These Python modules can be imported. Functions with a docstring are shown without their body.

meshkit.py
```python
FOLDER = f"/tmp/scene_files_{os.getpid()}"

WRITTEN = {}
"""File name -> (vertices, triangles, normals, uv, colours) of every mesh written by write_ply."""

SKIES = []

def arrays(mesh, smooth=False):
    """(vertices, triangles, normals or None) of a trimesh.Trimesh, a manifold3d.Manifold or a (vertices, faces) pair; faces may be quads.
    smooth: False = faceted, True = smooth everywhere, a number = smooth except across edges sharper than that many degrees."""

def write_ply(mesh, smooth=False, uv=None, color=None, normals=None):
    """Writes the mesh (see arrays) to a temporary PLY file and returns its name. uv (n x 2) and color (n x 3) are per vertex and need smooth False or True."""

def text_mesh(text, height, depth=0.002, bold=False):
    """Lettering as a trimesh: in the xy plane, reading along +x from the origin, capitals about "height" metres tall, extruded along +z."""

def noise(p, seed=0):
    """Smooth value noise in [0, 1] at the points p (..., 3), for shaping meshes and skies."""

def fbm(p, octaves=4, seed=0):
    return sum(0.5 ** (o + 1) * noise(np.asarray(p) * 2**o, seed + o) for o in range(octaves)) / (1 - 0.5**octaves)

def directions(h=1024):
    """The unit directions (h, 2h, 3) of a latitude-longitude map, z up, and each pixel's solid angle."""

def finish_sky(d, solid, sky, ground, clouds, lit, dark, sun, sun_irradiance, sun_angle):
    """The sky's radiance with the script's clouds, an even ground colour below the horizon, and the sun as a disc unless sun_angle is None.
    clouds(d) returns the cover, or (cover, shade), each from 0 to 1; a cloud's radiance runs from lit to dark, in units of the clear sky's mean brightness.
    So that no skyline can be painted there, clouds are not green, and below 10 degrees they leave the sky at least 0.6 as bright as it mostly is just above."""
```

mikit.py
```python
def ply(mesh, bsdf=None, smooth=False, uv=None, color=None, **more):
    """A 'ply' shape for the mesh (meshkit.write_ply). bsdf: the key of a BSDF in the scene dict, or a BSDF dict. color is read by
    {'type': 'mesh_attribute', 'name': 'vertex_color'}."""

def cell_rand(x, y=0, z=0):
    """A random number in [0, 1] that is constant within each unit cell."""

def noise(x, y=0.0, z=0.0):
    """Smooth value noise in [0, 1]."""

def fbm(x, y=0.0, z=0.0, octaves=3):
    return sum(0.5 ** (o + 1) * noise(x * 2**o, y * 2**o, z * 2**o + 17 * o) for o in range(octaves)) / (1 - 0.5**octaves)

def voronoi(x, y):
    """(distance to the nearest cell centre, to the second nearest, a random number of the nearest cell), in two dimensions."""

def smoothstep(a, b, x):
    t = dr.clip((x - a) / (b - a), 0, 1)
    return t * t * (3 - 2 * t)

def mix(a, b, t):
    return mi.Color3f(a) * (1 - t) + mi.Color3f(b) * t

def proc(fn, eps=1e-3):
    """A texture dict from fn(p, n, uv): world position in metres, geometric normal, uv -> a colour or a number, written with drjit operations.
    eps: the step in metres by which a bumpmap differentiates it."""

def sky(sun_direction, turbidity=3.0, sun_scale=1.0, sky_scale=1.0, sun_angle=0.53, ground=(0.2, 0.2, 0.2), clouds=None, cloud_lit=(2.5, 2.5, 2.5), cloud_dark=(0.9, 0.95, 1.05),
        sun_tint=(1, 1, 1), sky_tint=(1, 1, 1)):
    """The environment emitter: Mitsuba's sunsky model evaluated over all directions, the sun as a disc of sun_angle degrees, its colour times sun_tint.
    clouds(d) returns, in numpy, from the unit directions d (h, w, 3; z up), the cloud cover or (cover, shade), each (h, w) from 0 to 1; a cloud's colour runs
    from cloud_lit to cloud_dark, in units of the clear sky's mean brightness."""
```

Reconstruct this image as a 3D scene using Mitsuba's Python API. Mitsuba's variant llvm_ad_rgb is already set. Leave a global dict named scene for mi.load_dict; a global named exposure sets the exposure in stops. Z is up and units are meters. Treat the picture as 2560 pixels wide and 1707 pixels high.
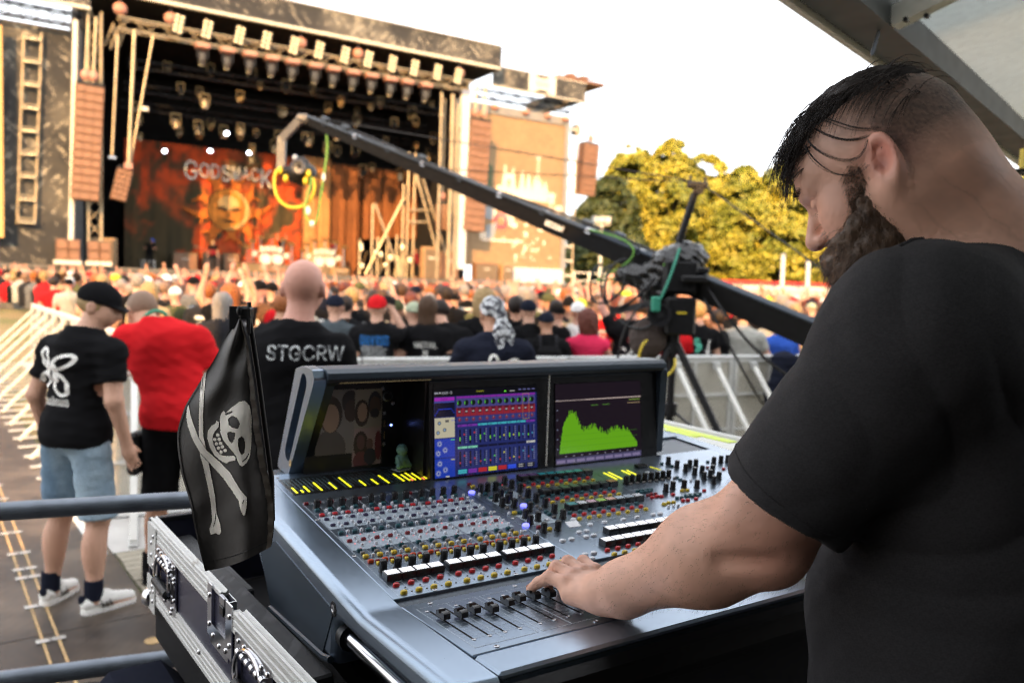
import math, random
import numpy as np, trimesh, manifold3d, mitsuba as mi, drjit as dr
import mikit, meshkit
from mikit import noise, fbm, smoothstep, mix, voronoi, cell_rand
from shapely.geometry import Polygon, LineString, Point, box as sbox
from shapely import affinity, union_all

# ---------------------------------------------------------------- camera, sky, exposure
scene, labels = {}, {}
EYE = np.array([0, 0, 1.8])
PITCH, ROLL = 0.06864, 0.034
_f = np.array([0, math.cos(PITCH), -math.sin(PITCH)])
_u = np.array([0, math.sin(PITCH), math.cos(PITCH)])
_up = -math.sin(ROLL) * np.array([1.0, 0, 0]) + math.cos(ROLL) * _u
T4 = mi.ScalarTransform4f
scene['camera'] = {'type': 'thinlens', 'fov': 65.24, 'fov_axis': 'x', 'near_clip': 0.05, 'far_clip': 900.0,
                   'aperture_radius': 0.0036, 'focus_distance': 1.27,
                   'to_world': T4().look_at(origin=EYE.tolist(), target=(EYE + _f).tolist(), up=_up.tolist())}
SUN = np.array([-0.13, -0.99, 0.43]); SUN /= np.linalg.norm(SUN)


def haze_cover(d):
    n = meshkit.fbm(d * 2.2 + 5, 4, 3)
    return 0.80 + 0.2 * n, 0.15 * (1 - n)


scene['sky'] = mikit.sky(SUN.tolist(), turbidity=4.0, sun_scale=0.37, sky_scale=1.0, clouds=haze_cover,
                         cloud_lit=(1.27, 1.27, 1.30), cloud_dark=(1.1, 1.1, 1.12), sun_tint=(1.0, 0.74, 0.43))
exposure = 4.5

# ---------------------------------------------------------------- helpers
def rgb(*c): return {'type': 'rgb', 'value': [float(x) for x in c]}
VC = {'type': 'mesh_attribute', 'name': 'vertex_color'}


def bsdf(name, color, rough=0.5, **kw):
    b = {'type': 'principled', 'base_color': color if isinstance(color, dict) else rgb(*color), 'roughness': rough}
    b.update(kw)
    scene[name] = {'type': 'twosided', 'bsdf': b}
    return name


used = {}
def key(stem, parent=None):
    base = (parent + '__' if parent else '') + stem
    n = used.get(base, 0); used[base] = n + 1
    return base if n == 0 else f'{base}_{n:03d}'


def thing(stem, label, cat, group=None):
    k = key(stem); labels[k] = {'label': label, 'category': cat}
    if group: labels[k]['group'] = group
    return k


def struct(stem, mesh, mat, label=None, smooth=False, color=None):
    k = key(stem); labels[k] = {'kind': 'structure'}
    if label: labels[k]['label'] = label
    scene[k] = mikit.ply(mesh, mat, smooth, color=vcol(mesh, color))
    return k


def vcol(mesh, color):
    if color is None: return None
    c = np.asarray(color, float)
    return np.tile(c, (len(mesh.vertices), 1)) if c.ndim == 1 else c


def put(stem, mesh, mat, parent, smooth=False, color=None, label=None, kind=None):
    k = key(stem, parent)
    scene[k] = mikit.ply(mesh, mat, smooth if color is None or smooth is False else True, color=vcol(mesh, color))
    if label or kind:
        labels[k] = {}
        if label: labels[k]['label'] = label
        if kind: labels[k]['kind'] = kind
    return k


def ref(stem, ply, M, parent, label=None):
    k = key(stem, parent); scene[k] = {**ply, 'to_world': T4(np.asarray(M, float).tolist())}
    if label: labels[k] = {'label': label}
    return k


def cat(*ms):
    ms = [m for x in ms for m in (x if isinstance(x, (list, tuple)) else [x])]
    return trimesh.util.concatenate(ms) if len(ms) > 1 else ms[0]


def mat4(x=(1, 0, 0), y=(0, 1, 0), z=(0, 0, 1), o=(0, 0, 0)):
    M = np.eye(4); M[:3, 0], M[:3, 1], M[:3, 2], M[:3, 3] = x, y, z, o
    return M


def tr(*o): return mat4(o=o if len(o) == 3 else o[0])
def rz(a): c, s = math.cos(a), math.sin(a); return mat4((c, s, 0), (-s, c, 0))
def rx(a): c, s = math.cos(a), math.sin(a); return mat4((1, 0, 0), (0, c, s), (0, -s, c))
def ry(a): c, s = math.cos(a), math.sin(a); return mat4((c, 0, -s), (0, 1, 0), (s, 0, c))
def sc(*s): return np.diag([*s, 1.0])


def mv(mesh, M):
    m = mesh.copy(); m.apply_transform(M); return m


def box(x0, x1, y0, y1, z0, z1):
    m = trimesh.creation.box((x1 - x0, y1 - y0, z1 - z0))
    m.apply_translation(((x0 + x1) / 2, (y0 + y1) / 2, (z0 + z1) / 2)); return m


def cbox(x0, x1, y0, y1, z0, z1, b=0.003):
    """box with chamfered edges"""
    P = []
    for x, X in ((x0, x0 + b), (x1, x1 - b)):
        for y, Y in ((y0, y0 + b), (y1, y1 - b)):
            for z, Z in ((z0, z0 + b), (z1, z1 - b)):
                P += [(x, Y, Z), (X, y, Z), (X, Y, z)]
    return trimesh.convex.convex_hull(np.array(P))


def hull(P): return trimesh.convex.convex_hull(np.asarray(P, float))


def basis(d):
    d = np.asarray(d, float); d = d / np.linalg.norm(d)
    a = np.array([0, 0, 1.0]) if abs(d[2]) < 0.9 else np.array([1.0, 0, 0])
    x = np.cross(a, d); x /= np.linalg.norm(x)
    return x, np.cross(d, x), d


def rod(p0, p1, r0, r1=None, n=8):
    p0, p1 = np.asarray(p0, float), np.asarray(p1, float)
    return tube([p0, p1], [r0, r0 if r1 is None else r1], n)


def tube(P, r, n=8, cap=True):
    P = np.asarray(P, float); k = len(P); r = np.broadcast_to(np.asarray(r, float), k)
    t = np.gradient(P, axis=0) if k > 2 else np.repeat([P[1] - P[0]], 2, 0)
    t /= np.linalg.norm(t, axis=1, keepdims=True) + 1e-12
    x, y, _ = basis(t[0]); V = []
    a = np.arange(n) * 2 * math.pi / n
    for i in range(k):
        x = x - t[i] * (x @ t[i]); x /= np.linalg.norm(x); y = np.cross(t[i], x)
        V.append(P[i] + r[i] * (np.cos(a)[:, None] * x + np.sin(a)[:, None] * y))
    V = np.vstack(V); F = []
    j = np.arange(n); j1 = (j + 1) % n
    for i in range(k - 1):
        F += [np.stack([i * n + j, i * n + j1, (i + 1) * n + j1], 1), np.stack([i * n + j, (i + 1) * n + j1, (i + 1) * n + j], 1)]
    F = np.vstack(F)
    if cap:
        V = np.vstack([V, P[0], P[-1]]); c = len(V) - 2
        F = np.vstack([F, np.stack([j1, j, j * 0 + c], 1), np.stack([(k - 1) * n + j, (k - 1) * n + j1, j * 0 + c + 1], 1)])
    return trimesh.Trimesh(V, F, process=False)


def bar(p0, p1, w, h, up=(0, 0, 1)):
    """square bar from p0 to p1: width w across, h along up"""
    p0, p1 = np.asarray(p0, float), np.asarray(p1, float)
    d = p1 - p0; L = np.linalg.norm(d); d = d / L
    x = np.cross(up, d)
    if np.linalg.norm(x) < 1e-6: x = np.array([1.0, 0, 0])
    x /= np.linalg.norm(x); y = np.cross(d, x)
    m = trimesh.creation.box((w, h, L)); m.apply_transform(mat4(x, y, d, (p0 + p1) / 2)); return m


def lathe(prof, n=16):
    """prof: (r, z) list, revolved about z"""
    prof = np.asarray(prof, float); k = len(prof)
    a = np.arange(n) * 2 * math.pi / n
    V = np.stack([prof[:, 0][:, None] * np.cos(a), prof[:, 0][:, None] * np.sin(a), np.repeat(prof[:, 1][:, None], n, 1)], -1).reshape(-1, 3)
    j = np.arange(n); j1 = (j + 1) % n; F = []
    for i in range(k - 1):
        F += [np.stack([i * n + j, i * n + j1, (i + 1) * n + j1], 1), np.stack([i * n + j, (i + 1) * n + j1, (i + 1) * n + j], 1)]
    V = np.vstack([V, [0, 0, prof[0, 1]], [0, 0, prof[-1, 1]]]); c = len(V) - 2
    F += [np.stack([j1, j, j * 0 + c], 1), np.stack([(k - 1) * n + j, (k - 1) * n + j1, j * 0 + c + 1], 1)]
    return trimesh.Trimesh(V, np.vstack(F), process=False)


def prism(poly, h, M=None):
    """shapely polygon (or point list) extruded along +z by h, then placed by M"""
    if not hasattr(poly, 'geom_type'): poly = Polygon(poly)
    gs = [g for g in getattr(poly, 'geoms', [poly]) if g.geom_type == 'Polygon' and g.area > 1e-12]
    m = cat([trimesh.creation.extrude_polygon(g, h, engine='earcut') for g in gs])
    if M is not None: m.apply_transform(M)
    return m


def ellip(c, r, n=2):
    m = trimesh.creation.icosphere(subdivisions=n); m.apply_scale(r); m.apply_translation(c); return m


def sag(p0, p1, drop, n=10):
    t = np.linspace(0, 1, n)[:, None]; P = np.asarray(p0) * (1 - t) + np.asarray(p1) * t
    P[:, 2] -= drop * 4 * t[:, 0] * (1 - t[:, 0]); return P


def spline(P, n=24):
    from scipy.interpolate import CubicSpline
    P = np.asarray(P, float); t = np.r_[0, np.cumsum(np.linalg.norm(np.diff(P, axis=0), axis=1))]
    return CubicSpline(t, P)(np.linspace(0, t[-1], n))


def text(s, h, depth=0.001, bold=False, center=True, w=None):
    m = meshkit.text_mesh(s, h, depth, bold)
    if w: m.apply_transform(sc(w / (m.bounds[1, 0] - m.bounds[0, 0]), 1, 1))
    if center: m.apply_translation((-(m.bounds[0, 0] + m.bounds[1, 0]) / 2, -(m.bounds[0, 1] + m.bounds[1, 1]) / 2, 0))
    return m


# ---- implicit surfaces (bodies): numpy distance fields and a vectorised surface-nets mesher
def smin(a, b, k):
    h = np.clip(0.5 + 0.5 * (b - a) / k, 0, 1)
    return b * (1 - h) + a * h - k * h * (1 - h)


def smax(a, b, k): return -smin(-a, -b, k)


def cone(p, a, b, ra, rb):
    a, b = np.asarray(a, float), np.asarray(b, float); d = b - a
    q = p - a; t = np.clip((q @ d) / (d @ d), 0, 1); q = q - t[:, None] * d
    return np.sqrt(np.einsum('ij,ij->i', q, q)) - (ra + (rb - ra) * t)


def ell(p, c, r, R=None):
    q = p - np.asarray(c, float)
    if R is not None: q = q @ R
    r = np.asarray(r, float)
    u = q / r; k0 = np.sqrt(np.einsum('ij,ij->i', u, u)); u = u / r; k1 = np.sqrt(np.einsum('ij,ij->i', u, u))
    return k0 * (k0 - 1) / np.maximum(k1, 1e-9)


def blend(ds, k):
    out = ds[0]
    for d in ds[1:]: out = smin(out, d, k)
    return out


from concurrent.futures import ThreadPoolExecutor
POOL = ThreadPoolExecutor(4)
def many(fn, P, k=24000):
    return np.concatenate(list(POOL.map(fn, [P[i:i + k] for i in range(0, len(P), k)])))


def isomesh(fn, lo, hi, h):
    lo, hi = np.asarray(lo, float), np.asarray(hi, float)
    n = np.ceil((hi - lo) / h).astype(int) + 1
    K = 4; nb = -(-(n - 1) // K)                                # blocks of K cells; only blocks near the surface are evaluated finely
    n = nb * K + 1
    Gc = np.stack(np.meshgrid(*[lo[i] + h * K * np.arange(nb[i] + 1) for i in range(3)], indexing='ij'), -1)
    Dc = fn(Gc.reshape(-1, 3)).reshape(Gc.shape[:3])
    near = np.abs(Dc) < K * h * 1.9
    act = np.zeros(nb, bool)
    for a in (0, 1):
        for b in (0, 1):
            for c in (0, 1): act |= near[a:a + nb[0], b:b + nb[1], c:c + nb[2]]
    D = np.repeat(np.repeat(np.repeat(Dc, K, 0), K, 1), K, 2)[:n[0], :n[1], :n[2]].astype(float)
    B = np.argwhere(act); o = np.stack(np.meshgrid(*[np.arange(K + 1)] * 3, indexing='ij'), -1).reshape(-1, 3)
    I = (B[:, None, :] * K + o[None]).reshape(-1, 3)
    fl = np.unique(np.ravel_multi_index(I.T, n)); I = np.stack(np.unravel_index(fl, n), 1)
    D.reshape(-1)[fl] = many(fn, lo + h * I)
    D[D == 0] = 1e-9
    S = D < 0
    num = np.zeros(tuple(n - 1) + (3,)); cnt = np.zeros(tuple(n - 1))
    quads = []
    for a in range(3):
        sl0 = [slice(None)] * 3; sl1 = [slice(None)] * 3; sl0[a] = slice(0, -1); sl1[a] = slice(1, None)
        d0, d1 = D[tuple(sl0)], D[tuple(sl1)]
        I = np.argwhere((d0 < 0) != (d1 < 0))
        if not len(I): continue
        v0, v1 = d0[tuple(I.T)], d1[tuple(I.T)]
        pos = I.astype(float); pos[:, a] += v0 / (v0 - v1)
        b, c = (a + 1) % 3, (a + 2) % 3
        cells = []
        ok = np.ones(len(I), bool)
        for ob, oc in ((0, 0), (-1, 0), (-1, -1), (0, -1)):
            C = I.copy(); C[:, b] += ob; C[:, c] += oc
            ok &= (C >= 0).all(1) & (C < n - 1).all(1); cells.append(C)
        for C in cells:
            g = (C >= 0).all(1) & (C < n - 1).all(1)
            np.add.at(num, tuple(C[g].T), pos[g]); np.add.at(cnt, tuple(C[g].T), 1)
        Q = np.stack([np.ravel_multi_index(tuple(np.clip(C, 0, n - 2).T), tuple(n - 1)) for C in cells], 1)
        flip = v0 < 0
        Q = np.where(flip[:, None], Q, Q[:, ::-1])
        quads.append(Q[ok])
    Q = np.vstack(quads); ids = np.unique(Q)
    V = num.reshape(-1, 3)[ids] / cnt.reshape(-1)[ids][:, None] * h + lo
    Q = np.searchsorted(ids, Q)
    e = h * 0.3; d = many(fn, V)
    g = np.stack([(many(fn, V + e * np.eye(3)[i]) - d) / e for i in range(3)], -1)
    V = V - np.clip(d, -h, h)[:, None] * g / np.maximum((g * g).sum(-1), 0.2)[:, None]
    return trimesh.Trimesh(V, np.vstack([Q[:, [0, 1, 2]], Q[:, [0, 2, 3]]]), process=False)


# ---------------------------------------------------------------- materials
def grime(c, amt=0.35, s=6.0):
    c = [float(v) for v in c]
    def fn(p, n, uv):
        k = fbm(p.x * s, p.y * s, p.z * s)
        return mi.Color3f(*c) * (1 - amt + 2 * amt * k)
    return mikit.proc(fn)


def m_black(p, n, uv): return mi.Color3f(0.02, 0.02, 0.022) * (0.7 + 0.6 * fbm(p.x * 9, p.y * 9, p.z * 9))
bsdf('cloth_vc', VC, 0.9, specular=.12)                       # matt coloured cloth
bsdf('plastic_vc', VC, 0.35, specular=0.5)      # moulded plastic
bsdf('gloss_vc', VC, 0.15, specular=0.6)
bsdf('paint_vc', VC, 0.55)
bsdf('skin_vc', VC, 0.5, specular=0.35)
bsdf('hair_vc', VC, 0.5)
bsdf('black_matt', grime((0.010, 0.010, 0.011), 0.3), 0.8, specular=.15)
bsdf('black_plastic', (0.009, 0.009, 0.010), 0.42, specular=.3)
bsdf('black_metal', (0.014, 0.014, 0.016), 0.4, specular=.3)
bsdf('steel', grime((0.42, 0.42, 0.44), 0.15, 12), 0.28, metallic=0.95)
bsdf('chrome', (0.62, 0.62, 0.64), 0.12, metallic=1.0)
bsdf('alu', grime((0.60, 0.60, 0.58), 0.16, 30), 0.36, metallic=0.85)
bsdf('galv', grime((0.16, 0.185, 0.22), 0.4, 22), 0.42, metallic=0.6)
bsdf('brass', (0.45, 0.32, 0.15), 0.4, metallic=0.8)
bsdf('white_paint', grime((0.62, 0.62, 0.58), 0.12, 5), 0.5)
# ---------------------------------------------------------------- setting: ground, deck lane, tent, trees
def c_ground(p, n, uv):
    k = fbm(p.x * 0.7, p.y * 0.7, 0); j = fbm(p.x * 9, p.y * 9, 3)
    return mix((0.16, 0.13, 0.075), (0.10, 0.11, 0.045), smoothstep(0.35, 0.65, k)) * (0.6 + 0.8 * j)
bsdf('ground_mat', mikit.proc(c_ground), 0.95)
struct('ground', box(-350, 350, -60, 500, -0.5, -0.02), 'ground_mat')

LU, LV, LO = np.array([.8, .6, 0]), np.array([-.6, .8, 0]), np.array([-1.62, 3.84, 0])
LM = mat4(LU, LV, (0, 0, 1), LO)


def c_deck(p, n, uv):
    k = fbm(p.x * 2.2, p.y * 2.2, 1); g = fbm(p.x * 60, p.y * 14, 2); s = fbm(p.x * 0.8 + 9, p.y * 5, 4)
    dust = smoothstep(0.45, 0.75, k) * 0.6 + smoothstep(0.5, 0.8, s) * 0.35
    return mix((0.024, 0.017, 0.013), (0.10, 0.075, 0.055), dust) * (0.75 + 0.5 * g)
bsdf('deck_ply', mikit.proc(c_deck), 0.48, specular=0.45)
bsdf('batten_wood', grime((0.42, 0.28, 0.13), 0.3, 20), 0.7)


def c_plank(p, n, uv):
    g = fbm((p.x * .8 + p.y * .6) * 3, (-p.x * .6 + p.y * .8) * 90, 2)
    return mix((0.16, 0.14, 0.105), (0.36, 0.33, 0.26), g)
bsdf('plank_wood', mikit.proc(c_plank), 0.85)
deck = struct('deck_floor', mv(box(-9, 0.0, -6, 16, -0.02, -0.006), LM), 'black_matt')
vs = [-5, -2.43, 0.02 - .0, 2.93, 5.4, 7.9, 10.4, 12.9, 15.4]
vs = [-4.6, -2.1, 0.42 - .02, 2.925, 5.43, 7.9, 10.4, 12.9, 15.4]
for i in range(len(vs) - 1):
    for u0, u1 in ((-.452, 0), (-.519, -.467), (-1.75, -.534), (-2.98, -1.76), (-4.2, -2.99), (-5.4, -4.21), (-6.6, -5.41)):
        if u0 == -.519 and i > 3: continue
        pl = cbox(u0, u1, vs[i] + .004, vs[i + 1] - .004, -0.006, 0.0, 0.002)
        put('panel', mv(pl, LM), 'deck_ply', deck)
    for u in (-.459, -.526) + ((-1.755, -2.985) if i > 1 else ()):
        put('batten', mv(cbox(u - .0062, u + .0062, vs[i], vs[i + 1], -0.006, 0.0035, 0.001), LM), 'batten_wood', deck)
    if i > 2: put('batten', mv(cbox(-6.6, -.55, vs[i] - .004, vs[i] + .004, -0.006, 0.004, 0.001), LM), 'batten_wood', deck)
clip = mikit.ply(cat(cbox(-.03, .03, -.019, .019, 0, .004, .001), lathe([(.008, .004), (.006, .007)], 8).apply_translation((-.017, 0, 0)), lathe([(.008, .004), (.006, .007)], 8).apply_translation((.017, 0, 0))), 'alu')
for k in range(9):
    for u, dv in ((-.526, 0), (-.459, 0.0 if k < 5 else .01)):
        for e in ((0, .165) if k in (2,) else (0,)):
            ref('clip_plate', clip, LM @ tr(u, .315 + .49 * k + e - (.0 if k < 3 else 0), .0035), deck)
# a drilled lifting hole near the deck's edge
put('lifting_hole', mv(cat(lathe([(.040, .0005), (.040, .0035), (.031, .0035), (.031, .0008), (.0, .0008)], 20)), LM @ tr(-.085, .05, 0)), 'batten_wood', deck)

pk = struct('plank_floor', mv(box(0.012, 3.2, -6, 1.5, -0.03, -0.022), LM), 'black_matt')
v = -3.0
r = random.Random(4)
while v < 1.45:
    w = .09 + .012 * r.random()
    put('plank', mv(cbox(0.012 + .01 * r.random(), 3.1, v, v + w - .007, -0.022, -0.004 + .003 * r.random(), .002), LM), 'plank_wood', pk); v += w
bsdf('mat_grey', grime((0.40, 0.39, 0.37), 0.25, 4), 0.8)
struct('matting', mv(box(-.02, 8, 1.52, 4.4, -0.02, -0.003), LM), 'mat_grey')
put('edge_strip', mv(cbox(-.10, -.03, 1.5, 4.4, -0.002, 0.012, .003), LM), 'white_paint', 'matting')

# the riser that carries the desk and its engineer
def c_rubber(p, n, uv):
    q = fbm(p.x * 150, p.y * 150, p.z * 150); return mix((0.008, 0.007, 0.007), (0.04, 0.034, 0.03), q)
bsdf('rubber_floor', mikit.proc(c_rubber), 0.8)
CONM = mat4((math.cos(.5733), math.sin(.5733), 0), (-math.sin(.5733), math.cos(.5733), 0), (0, 0, 1), (-.1617, 1.2582, 1.3036))
RIS = mv(box(-.9, 3.2, -3.6, 1.25, -1.2836, -1.0036), CONM)
struct('riser', RIS, 'rubber_floor')

# scaffold guard rail at the riser's edge
gr = thing('guard_rail', 'grey galvanised scaffold tube railing at the edge of the riser, left of the flight case', 'railing')
d_ = np.array([.93, .367, 0]); a_ = np.array([-1.288, 2.0, 0])
for z, nm, dz in ((1.185, 'top_tube', .0), (.742, 'lower_tube', .0)):
    put(nm, cat(tube([a_ - 1.2 * d_ + [0, 0, z], a_ + .78 * d_ + [0, 0, z + dz]], .0242, 20)), 'galv', gr, 30)
for t in (.66, -1.1):
    put('post', tube([a_ + t * d_ + [0, 0.05, .0], a_ + t * d_ + [0, 0.05, 1.2]], .0242, 16), 'galv', gr, 30)

# the engineers' tent
def c_pvc(p, n, uv):
    k = fbm(p.x * 1.3, p.y * 1.3, p.z * 2); j = fbm(p.x * 30, p.y * 30, 5)
    return mix((0.42, 0.46, 0.44), (0.62, 0.66, 0.63), k) * (0.9 + .2 * j)
scene['tent_pvc'] = {'type': 'principledthin', 'base_color': mikit.proc(c_pvc), 'roughness': .4, 'diff_trans': .55}
bsdf('tent_beam', grime((0.085, 0.09, 0.092), 0.25, 8), 0.55)
bsdf('rafter_alu', grime((0.72, 0.69, 0.62), 0.2, 14), 0.5)
tent = thing('tent', 'grey canvas tent roof with a pale rafter over the bearded engineer', 'tent')
E0, E1 = np.array([-2.2, -.17, 3.1]), np.array([7.2, 10.39, 3.1])
ed = (E1 - E0) / np.linalg.norm(E1 - E0); pr = np.array([ed[1], -ed[0], 0])       # towards the ridge
nx, ny = 60, 24
g = []
for i in range(nx + 1):
    for j in range(ny + 1):
        t, q = i / nx, j / ny
        P = E0 + (E1 - E0) * t + pr * (q * 5.2 + .04) + np.array([0, 0, .13 + q * 1.55])
        P[2] += .035 * math.sin(t * 37 + 3 * q) * math.sin(math.pi * q) + .10 * (meshkit.fbm(np.array([t * 9, q * 4, 1.]), 3, 2) - .5)
        g.append(P)
g = np.array(g); idx = np.arange((nx + 1) * (ny + 1)).reshape(nx + 1, ny + 1)
qf = np.stack([idx[:-1, :-1], idx[1:, :-1], idx[1:, 1:], idx[:-1, 1:]], -1).reshape(-1, 4)
put('roof_fabric', trimesh.Trimesh(g, np.vstack([qf[:, [0, 1, 2]], qf[:, [0, 2, 3]]]), process=False), 'tent_pvc', tent, True)
w2 = pr * .115
put('eave_beam', cat(bar(E0 + w2 + [0, 0, .09], E1 + w2 + [0, 0, .09], .21, .15)), 'tent_beam', tent)
put('eave_flange', bar(E0 - pr * .02 + [0, 0, .045], E1 - pr * .02 + [0, 0, .045], .035, .11), 'rafter_alu', tent)
for t in (.408, .73):
    b = E0 + (E1 - E0) * t + pr * .22 + [0, 0, .06]; e = b + pr * 4.4 + np.array([0, 0, 1.25]) - ed * .6
    put('rafter', bar(b, e, .075, .10), 'rafter_alu', tent)
    hk = [rod(b + pr * o - ed * .05 + [0, 0, -.03], b + pr * o - ed * .02 + [0, 0, -.028], .012, n=10) for o in (.07, .16)]
    put('bolt', hk, 'steel', tent) if False else put('bolt', cat(hk), 'black_metal', tent)
    put('bracket', cat(bar(b - pr * .12, b + pr * .08, .06, .05), rod(b - pr * .06 + [0, 0, -.03], b - pr * .09 + [0, 0, -.16], .008)), 'galv', tent)
put('hook', tube(spline([(5.0, 8.06, 3.1), (4.95, 8.03, 2.98), (4.98, 8.05, 2.88), (5.03, 8.08, 2.86)], 10), .012, 8), 'black_metal', tent)
put('back_wall', cat(box(-4.1, 9, -2.62, -2.5, -0.1, 6.4)), 'black_matt', tent)  # unseen wall, added and sized to keep sun off desk and barrier
put('side_wall', box(8.9, 9.0, -2.5, 4.0, -0.1, 3.4), 'black_matt', tent)
for P in ((-3.9, -2.4), (8.8, 4.0)): put('post', bar((*P, -.1), (*P, 3.4), .1, .1), 'rafter_alu', tent)

# ---- trees beyond the field
def c_leaf(p, n, uv):
    k = fbm(p.x * .45, p.y * .45, p.z * .45); j = noise(p.x * 3, p.y * 3, p.z * 3)
    return mix((0.16, 0.185, 0.018), (0.36, 0.325, 0.035), smoothstep(.3, .7, k)) * (0.5 + .9 * j)
scene['leaf_mat'] = {'type': 'twosided', 'bsdf': {'type': 'principled', 'base_color': mikit.proc(c_leaf), 'roughness': 0.6}}
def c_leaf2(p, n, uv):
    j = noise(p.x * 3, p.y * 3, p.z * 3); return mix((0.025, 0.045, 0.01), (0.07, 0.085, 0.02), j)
bsdf('leaf_dark', mikit.proc(c_leaf2), 0.6)  # darker copy of the leaf colour, with the shade painted in
bsdf('bark', grime((0.09, 0.065, 0.045), 0.4, 3), 0.9)


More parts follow.
